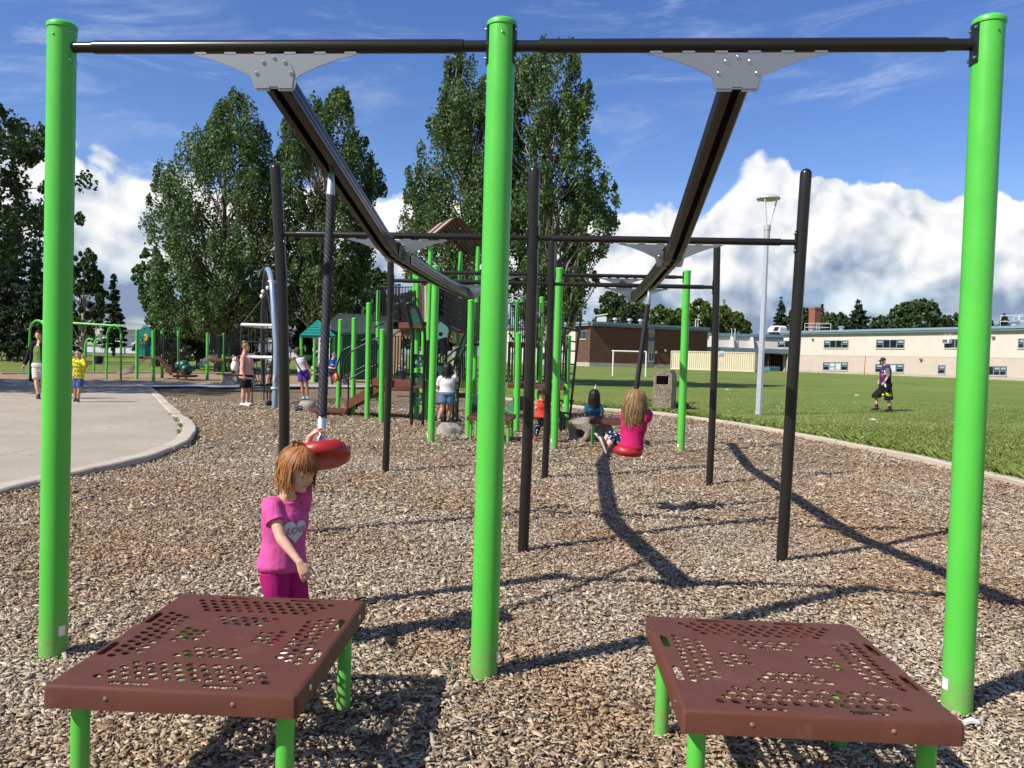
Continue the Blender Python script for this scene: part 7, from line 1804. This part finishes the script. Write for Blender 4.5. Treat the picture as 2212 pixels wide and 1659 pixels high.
# ---- toddler in orange
Y0 = 14.5; q = lambda x, y, d=0: A(x, y, Y0 + d)
J = dict(head=q(1170, 849), neck=q(1169, 862), shL=q(1163.5, 868, -.04), shR=q(1177, 867, .04), elL=q(1157.5, 883, -.05), wrL=q(1162, 893, .08), haL=q(1166, 896, .12), elR=q(1183, 882, .02), wrR=q(1186, 893, .08), haR=q(1187, 898, .1), pel=q(1170, 900), hipL=q(1166, 904), hipR=q(1174, 903), knL=q(1162, 926, .02), knR=q(1184, 924, .10), anL=q(1156, 947), anR=q(1198, 944, .12), toL=q(1160, 954, .02), toR=q(1206, 952, .2), chestdir=Vector((.7, .7, 0))); at_ground(J)
p = person('toddler in an orange sleeveless top and spotted black trousers walking', J, .56, SKIN, .19, (.5, .85, -.1), (1.25, 1.25), legs=1.15)
top_wear(p, cloth('coral_cotton', (.66, .06, .04), .1), .3, 6.2, .05, .012, 1.1, 'top'); leg_wear(p, cloth('spotted', (.012, .012, .014), .1, pat=lambda t, p_, c: t.mix(t.m('LESS_THAN', t.vor(p_, 24, rand=.4), .26), c, (.6, .6, .6))), .93, .010, 'trousers'); shoes(p, mat('red_shoe', (.42, .06, .05), .6), WSOLE)
hair(J['head'], p['R'], .19, H_BROWN, p['t'], .6, 260, 17, .35, .95); hb = J['head'] + p['R'] @ Vector((0, -.09, .04)); obj('ponytail', MB().tube(spline([hb, hb + Vector((-.02, -.05, .0)), hb + Vector((-.03, -.06, -.06)), hb + Vector((-.025, -.05, -.11))], 3), [.018, .02, .022, .024, .024, .022, .02, .016, .012, .008], 10), H_BROWN, p['t'])

# ---- girl in teal sitting on the log
Y0 = 15.35; q = lambda x, y, d=0: A(x, y, Y0 + d)
J = dict(head=q(1284, 855, .02), neck=q(1282, 872), shL=q(1269, 879), shR=q(1296, 879), elL=q(1265.5, 893, -.02), wrL=q(1264.5, 902, .03), haL=q(1264, 907, .06), elR=q(1301, 893, -.02), wrR=q(1303, 903, .0), haR=q(1305, 908, .05), pel=q(1281, 903), hipL=q(1276, 904), hipR=q(1286, 904), knL=q(1274, 905, .34), knR=q(1290, 905, .34), anL=q(1274, 936, .38), anR=q(1290, 936, .38), toL=q(1273, 945, .5), toR=q(1291, 945, .5), chestdir=Vector((0, 1, 0)))
p = person('girl in a teal shirt with a unicorn headband sitting on the log', J, .70, SKINT, .20, (.2, 1, 0), (1.12, 1.1), hands=(.2, .2))
top_wear(p, cloth('teal_cotton', (.012, .085, .15), .18), .5, 6.5, .55, .016, 1.05, 'shirt', sl_infl=1.3); leg_wear(p, cloth('dark_trousers2', (.015, .015, .02)), .95, .010, 'trousers'); shoes(p, BLKS)
hair(J['head'], p['R'], .20, H_BLACK, p['t'], 1.75, 620, 19, .5, 1.6, .06, 0, 50, 1.22)
hc = J['head'] + UP * .095; obj('unicorn_horn', MB().tube([hc, hc + Vector((.012, 0, .06)), hc + Vector((.022, 0, .13))], [.024, .014, .002], 10), mat('cream_horn', (.70, .62, .52), .5), p['t']); obj('headband', MB().tube([J['head'] + p['R'] @ (Vector((.42 * math.cos(a), .02, .13 + .44 * math.sin(a))) * .20) for a in np.linspace(0, PI, 14)], .010, 6), mat('pink_band', (.55, .16, .16), .6), p['t'])

# ---- man walking on the field
Y0 = 27.6; q = lambda x, y, d=0: A(x, y, Y0 + d)
J = dict(head=q(1906.5, 780), neck=q(1912, 788.5), shL=q(1917, 793, -.21), shR=q(1912, 792.5, .21), elL=q(1919.5, 811, -.27), wrL=q(1910, 826, -.27), haL=q(1905, 836, -.28), elR=q(1906, 812, .3), wrR=q(1899.5, 823, .3), haR=q(1897.5, 831, .28), pel=q(1914, 835), hipL=q(1916, 838, -.10), hipR=q(1912, 838, .10), knL=q(1919.5, 860, -.10), knR=q(1892.5, 855, .12), anL=q(1922.5, 881, -.10), anR=q(1894, 878, .12), toL=q(1911, 888, -.14), toR=q(1881, 885, .12), chestdir=Vector((-1, -.15, 0)))
for k in 'LR': J['to' + k].z = .06
p = person('man in a purple basketball jersey and black cap walking on the grass', J, 1.06, SKIN, .235, (-1, -.25, -.08), (1.22, 1.35), bust=.02, belly=.03, hands=(.5, .5))
GREYT = cloth('heather_grey', (.13, .13, .135), .15); JER = cloth('purple_jersey', (.045, .018, .12), .15, pat=lambda t, p_, c: t.mix(t.mr(t.sep(p_)[0], A(1914, 800, 27.6).x - .05, A(1914, 800, 27.6).x + .05), c, (.008, .007, .010)))
under = top_wear(p, GREYT, 2.5, 6.4, .62, .016, 1, 'undershirt', sl_infl=1.6); jer = top_wear(p, JER, -.1, 5.85, .03, .034, 1.06, 'jersey', drop=.04)
sho = leg_wear(p, cloth('black_shorts', (.010, .010, .011)), .60, .05, 'shorts', 1.35); shoes(p, BLKS); mb = MB()
for k in 'LR': 
    a_ = J['an' + k]; o = obj('sock', MB().tube([a_ + (J['kn' + k] - a_) * .0, a_ + (J['kn' + k] - a_) * .22], [.052, .056], 12), BLKS, p['t'])
face(J['head'], p['R'], .235, p['body']); cap_(p, mat('black_cap', (.012, .012, .013), .8), True, WHITES); sg(p, BLKS)
obj('beard', MB().sph(J['head'] + p['R'] @ (Vector((0, .25, -.36)) * .235), (.043, .038, .030), p['R'], 12, 8), mat('dark_beard', (.02, .012, .01), .9), p['t'])
fdv = Vector((-.55, -.83, 0)); ex = Vector((.83, -.55, 0)); WH = mat('jersey_white', (.65, .65, .66), .7, 0, 0); RD = mat('jersey_red', (.45, .03, .08), .7, 0, 0)
letters('jersey_number', '15', .19, jer, q(1908, 808.5, -.2), ex, UP, fdv, WH, jer, .006); 
decal('jersey_emblem', [[(-.05, -.04), (.04, -.06), (.07, .02), (.02, .08), (-.05, .06)]], jer, q(1904.5, 811, -.2), ex, UP, fdv, RD, jer, .004, .03)
side = Vector((.15, -1, 0)).normalized(); ex2 = Vector((1, .15, 0)).normalized(); NEON = mat('neon_yellow', (.60, .78, .02), .6, 0, 0)
decal('shorts_tick', [[(-.07, .02), (-.05, -.025), (-.02, -.03), (.08, .035), (-.02, .0), (-.05, .01)]], sho, q(1921.5, 849.5, -.3), ex2, UP, side, NEON, sho, .006, .04)
letters('shorts_word', 'PRO', .105, sho, q(1922, 856, -.3), ex2, UP, side, NEON, sho, .006)
obj('held_bottle', MB().tube([q(1912, 829, -.36), q(1913, 836, -.36)], .03, 10), WHITES, p['t']); obj('wrist_watch', MB().tube([J['wrL'] + (J['elL'] - J['wrL']) * .04, J['wrL'] + (J['elL'] - J['wrL']) * .13], .036, 10), BLKS, p['t'])

# ---- woman in the black cardigan at the left
Y0 = 21.4; q = lambda x, y, d=0: A(x, y, Y0 + d)
J = dict(head=q(84, 724), neck=q(86, 738), shR=q(72, 744), shL=q(100, 743), elR=q(60.5, 770, .02), wrR=q(51.5, 790, -.08), haR=q(48, 799, -.12), elL=q(106, 769, .04), wrL=q(110, 790, -.02), haL=q(111, 799, -.06), pel=q(85, 791), hipR=q(79.5, 795), hipL=q(91, 795), knR=q(78.5, 823, -.10), knL=q(92, 822, .12), anR=q(83, 853, -.12), anL=q(95, 848, .30), toR=q(83, 864, -.32), toL=q(96, 856, .18)); at_ground(J, 'R', .055); J['toL'].z = .08
p = person('woman in a long black cardigan and white skirt walking on the plaza', J, 1.02, SKIN, .23, (.12, -1, -.05), (1.05, 1.05), hands=(.6, .6))
top_wear(p, cloth('olive_top', (.13, .22, .055), .3, sc=20), .6, 5.2, 0, .014, 1.05, 'top'); leg_wear(p, cloth('white_skirt', (.60, .56, .56), .06, pat=lambda t, p_, c: t.mix(t.m('GREATER_THAN', t.m('FRACT', t.m('MULTIPLY', t.sep(p_)[2], 16.0)), .75), c, (.38, .34, .36))), .42, .03, 'skirt', 1.05, skirt=False)
CARD = cloth('black_cardigan', (.012, .011, .013), .2)
mb = MB(); s_ = p['s']
for c, sg2 in (('R', -1), ('L', 1)):
    A_ = spline(limb_pts(J['sh' + c], J['el' + c], J['wr' + c]), 2); mb.tube([J['neck'].lerp(J['sh' + c], .3)] + A_[:-1], [.075] + list(np.linspace(.085, .052, 16)), 14)
    xs = [J['sh' + c].lerp(J['neck'], .45), J['sh' + c].lerp(J['hip' + c], .35), J['sh' + c].lerp(J['hip' + c], .7) + Vector((sg2 * .05, 0, 0)), J['hip' + c] + Vector((sg2 * .10, .05, .02)), J['kn' + c] + Vector((sg2 * .16, .12, -.02))]
    etube(mb, spline(xs, 3), [Vector((.35, 1, 0))] * 13, [.13] * 13, list(np.linspace(.075, .05, 13)), 14)
bk2 = [(J['shL'] + J['shR']) / 2, p['tp'][4], p['tp'][2], J['pel'], (J['knL'] + J['knR']) / 2 + UP * -.02]
etube(mb, spline([q_ + Vector((0, .11, 0)) for q_ in bk2], 3), [Vector((1, 0, 0))] * 13, list(np.linspace(.19, .27, 13)), [.035] * 13, 14)
remesh('cardigan', mb, p['vox'], CARD, p['t'], 3); shoes(p, BLKS)
hair(J['head'], p['R'], .23, H_AUB, p['t'], .5, 320, 21, .22, 1.0, .05, 0, 50, 1.1); face(J['head'], p['R'], .23, p['body'], 'shut')

# ---- boy in the yellow shirt
Y0 = 20.5; q = lambda x, y, d=0: A(x, y, Y0 + d)
J = dict(head=q(170.5, 763), neck=q(170, 776), shR=q(161, 780), shL=q(180, 780), elR=q(156.5, 798), wrR=q(158, 812, -.08), haR=q(159, 819, -.1), elL=q(187.5, 792, -.05), wrL=q(183, 775, -.16), haL=q(180, 768, -.19), pel=q(169.5, 815), hipR=q(165.5, 819), hipL=q(173.5, 819), knR=q(163.5, 842), knL=q(171, 843, -.04), anR=q(163, 861, .12), anL=q(168.5, 862, -.06), toR=q(161, 867, .0), toL=q(166.5, 872, -.28)); at_ground(J, 'LR', .06)
p = person('boy in a yellow shirt and sunglasses standing on the plaza', J, .80, SKINT, .215, (-.05, -1, -.10), (.98, 1.0), hands=(.4, 1.1))
ysh = top_wear(p, cloth('yellow_cotton', (.64, .58, .035), .08), .25, 6.4, .34, .018, 1.05, 'shirt', sl_infl=1.4); leg_wear(p, cloth('blue_denim2', (.05, .10, .28), .25), .42, .016, 'shorts', 1.06); shoes(p, BLKS, WSOLE)
hair(J['head'], p['R'], .215, H_BLACK, p['t'], .42, 260, 23, .24, 1.0, 0, 0, 50); face(J['head'], p['R'], .215, p['body'])
L_ = lambda x, y, z: J['head'] + p['R'] @ (Vector((x, y, z)) * .215)
obj('face_mask', MB().sph(L_(0, .27, -.20), (.055, .042, .036), p['R'], 14, 10), mat('blue_mask', (.30, .48, .60), .8), p['t'])
gl_ = obj('sunglasses', MB().tube([L_(*v) for v in ((-.38, .0, .05), (-.30, .30, .03), (0, .46, .03), (.30, .30, .03), (.38, 0, .05))], [.006, .016, .014, .016, .006], 8), YEL, p['t'])
for s in (-1, 1): obj('lens', MB().sph(L_(s * .15, .44, .02), (.026, .012, .014), p['R'], 10, 6), BLKS, gl_)
INK = mat('dark_ink', (.03, .05, .02), .8, 0, 0); INKG = mat('green_ink', (.05, .16, .03), .8, 0, 0); fb = Vector((0, -1, 0)); exb = Vector((1, 0, 0))
cx_ = p['tp'][4].copy(); cx_.y -= .2
for tx, dz_, sz, mm in (('STILL', .035, .085, INK), ('REALLY', -.045, .080, INK), ('CRAY', -.165, .115, INKG), ('CRAY', -.275, .115, INKG)): letters('shirt_words', tx, sz, ysh, cx_ + UP * dz_, exb, UP, fb, mm, ysh, .006)
# ================================================================ light, sky, camera
SUN_AZ, SUN_EL = 33.5, 44.5   # light travels toward +X turned this far toward +Y
a, e = math.radians(SUN_AZ), math.radians(SUN_EL)
tosun = Vector((-math.cos(a) * math.cos(e), -math.sin(a) * math.cos(e), math.sin(e)))
sl = bpy.data.lights.new('sun', 'SUN'); sl.energy = 5.0; sl.angle = math.radians(.53); sl.color = (1, .955, .885)
so = bpy.data.objects.new('sun', sl); COL.objects.link(so); so.rotation_euler = tosun.to_track_quat('Z', 'Y').to_euler(); so.location = (0, 0, 60)
W = bpy.data.worlds.new('World'); SC.world = W; W.use_nodes = True
t = NT(W.node_tree); W.node_tree.nodes.clear()
sky = t.n('ShaderNodeTexSky', sky_type='NISHITA'); sky.sun_disc = False; sky.sun_elevation = e
sky.sun_rotation = math.atan2(tosun.x, tosun.y); sky.altitude = 600; sky.air_density = 1.0; sky.dust_density = .35; sky.ozone_density = 2.2
dirv = t.n('ShaderNodeTexCoord').outputs['Generated']
sx, sy, sz = t.sep(t.vm('NORMALIZE', dirv))
az = t.m('ARCTAN2', sx, sy); el = t.m('ARCSINE', sz)
hsv = t.n('ShaderNodeHueSaturation'); hsv.inputs['Saturation'].default_value = 1.24; hsv.inputs['Value'].default_value = 1.0
hsv.inputs['Hue'].default_value = .516
t.put(hsv.inputs['Color'], sky.outputs[0])
skyc = t.vm('SCALE', hsv.outputs[0]); skyc.node.inputs['Scale'].default_value = .118
# cumulus: top edge as a function of azimuth
def cel(x, y):
    d = ray(x, y); return math.atan2(d.x, d.y), math.atan2(d.z, math.hypot(d.x, d.y))
tops = [(-700, 420), (-400, 330), (-150, 330), (0, 318), (60, 300), (120, 308), (180, 338), (240, 350), (360, 352), (480, 380), (620, 390), (760, 392), (850, 398), (930, 420), (1050, 440), (1200, 440), (1320, 432), (1400, 436), (1470, 462), (1530, 466),
        (1570, 410), (1610, 365), (1660, 343), (1710, 360), (1770, 386), (1830, 394), (1870, 370), (1920, 374), (1950, 395), (2000, 420), (2050, 436), (2090, 412), (2200, 408), (2350, 380), (2700, 430), (3200, 420)]
pts = [cel(*q) for q in tops]
fc = t.n('ShaderNodeFloatCurve'); cu = fc.mapping.curves[0]
n01 = lambda v: (v + 1.1) / 2.2
while len(cu.points) < len(pts) + 2: cu.points.new(.5, .5)
allp = [(0.0, .16)] + [(n01(p[0]), p[1]) for p in pts] + [(1.0, .17)]
for k, (x, y) in enumerate(allp): cu.points[k].location = (x, y * 2)
for q in cu.points: q.handle_type = 'AUTO'
fc.mapping.update()
t.put(fc.inputs['Value'], t.m('ADD', t.m('MULTIPLY', az, 1 / 2.2), .5))
topel = t.m('MULTIPLY', fc.outputs[0], .5)
pv = t.comb(az, el, 0.0)
warp = t.noise(pv, 9, 3, .5, 0, 1)
pw = t.vm('ADD', pv, t.vm('MULTIPLY', t.vm('SUBTRACT', warp, (.5, .5, .5)), (.05, .05, 0)))
def billow(vec, sc):
    v = t.vor(vec, sc, 'SMOOTH_F1'); v.node.inputs['Smoothness'].default_value = .35
    return t.m('SUBTRACT', .5, v)
b1 = billow(pw, 17); b2 = billow(pw, 40); n1 = t.noise(pw, 14, 8, .62)
edge = t.m('ADD', t.m('ADD', t.m('MULTIPLY', b1, .040), t.m('MULTIPLY', b2, .018)), t.m('MULTIPLY', t.m('SUBTRACT', n1, .5), .06))
depth = t.m('ADD', t.m('SUBTRACT', topel, el), edge)          # >0 inside the cloud
soft = t.mr(t.noise(pv, 4, 3), .35, .65, .004, .020)
dens = t.mr(depth, 0.0, soft, 0, 1, 'SMOOTHSTEP')
# gaps of paler blue low down
gap = t.mr(t.noise(t.vm('MULTIPLY', pv, (2.4, 9, 1)), 2.2, 5, .55), .46, .64, 0, 1, 'SMOOTHSTEP')
low = t.mr(el, .02, .115, 1, 0, 'SMOOTHSTEP')
dens = t.m('MULTIPLY', dens, t.m('SUBTRACT', 1.0, t.m('MULTIPLY', t.m('MULTIPLY', gap, low), .75)))
# relief: the same billows sampled a step toward the sun
def relief(v):
    return t.m('ADD', t.m('ADD', t.m('MULTIPLY', billow(v, 13), .9), t.m('MULTIPLY', billow(v, 30), .42)), t.m('ADD', t.m('MULTIPLY', billow(v, 68), .20), t.m('MULTIPLY', t.noise(v, 16, 9, .6), .8)))
rel = t.m('SUBTRACT', relief(pw), relief(t.vm('ADD', pw, (-.012, .014, 0))))
shade = t.noise(t.vm('MULTIPLY', pw, (1, 1.7, 1)), 5.0, 5, .5)
deep = t.mr(depth, .035, .15, 0, 1, 'SMOOTHSTEP')
side = t.mr(az, -.5, .1, .06, 0.0)
g = t.m('ADD', t.m('ADD', t.m('MULTIPLY', t.m('SUBTRACT', shade, .43), t.mr(deep, 0, 1, .9, 2.6)), t.m('MULTIPLY', deep, .50)), t.m('SUBTRACT', side, t.m('MULTIPLY', rel, 1.25)))
g = t.m('ADD', g, t.m('MULTIPLY_ADD', low, .34, .08))
g = t.mr(g, .0, 1.0, 0, 1)
cloudc = t.ramp(g, [(0, (.82, .81, .80)), (.30, (.66, .68, .71)), (.62, (.42, .48, .57)), (1, (.20, .27, .39))])
# high thin cirrus streaks
pc = t.comb(t.m('ADD', t.m('MULTIPLY', az, 2.6), t.m('MULTIPLY', el, 3.2)), t.m('SUBTRACT', t.m('MULTIPLY', el, 12), t.m('MULTIPLY', az, 1.5)), 0.0)
ci = t.noise(pc, 1.5, 9, .62, .9); pat = t.noise(pv, 2.8, 3, .5)
cir = t.m('MULTIPLY', t.mr(ci, .48, .78, 0, .60, 'SMOOTHSTEP'), t.mr(pat, .40, .62, .12, 1))
cir = t.m('MULTIPLY', cir, t.mr(el, .16, .30, .12, 1))
c0 = t.mix(cir, skyc, (.60, .66, .76))
c1 = t.mix(dens, c0, cloudc)
ground = t.mr(el, -.02, 0.0, 0, 1)
bg = t.n('ShaderNodeBackground'); t.put(bg.inputs['Color'], c1); bg.inputs['Strength'].default_value = 1.0
out = t.n('ShaderNodeOutputWorld'); W.node_tree.links.new(bg.outputs[0], out.inputs['Surface'])
W.cycles.sampling_method = 'MANUAL'; W.cycles.sample_map_resolution = 1024

cd = bpy.data.cameras.new('camera'); cd.sensor_width = 36; cd.lens = 36 * FOC / 2212; cd.clip_end = 6000; cd.clip_start = .05
co = bpy.data.objects.new('camera', cd); COL.objects.link(co)
co.matrix_world = Matrix((CR, CU, -FW)).transposed().to_4x4(); co.location = CAM
SC.camera = co
SC.view_settings.view_transform = 'Standard'; SC.view_settings.look = 'None'; SC.view_settings.exposure = 0.36; SC.view_settings.gamma = 1.0
SC.render.engine = 'CYCLES'; SC.cycles.use_denoising = True
SC.cycles.max_bounces = 5; SC.cycles.diffuse_bounces = 3; SC.cycles.glossy_bounces = 3; SC.cycles.transmission_bounces = 3; SC.cycles.adaptive_threshold = .018; SC.cycles.transparent_max_bounces = 6
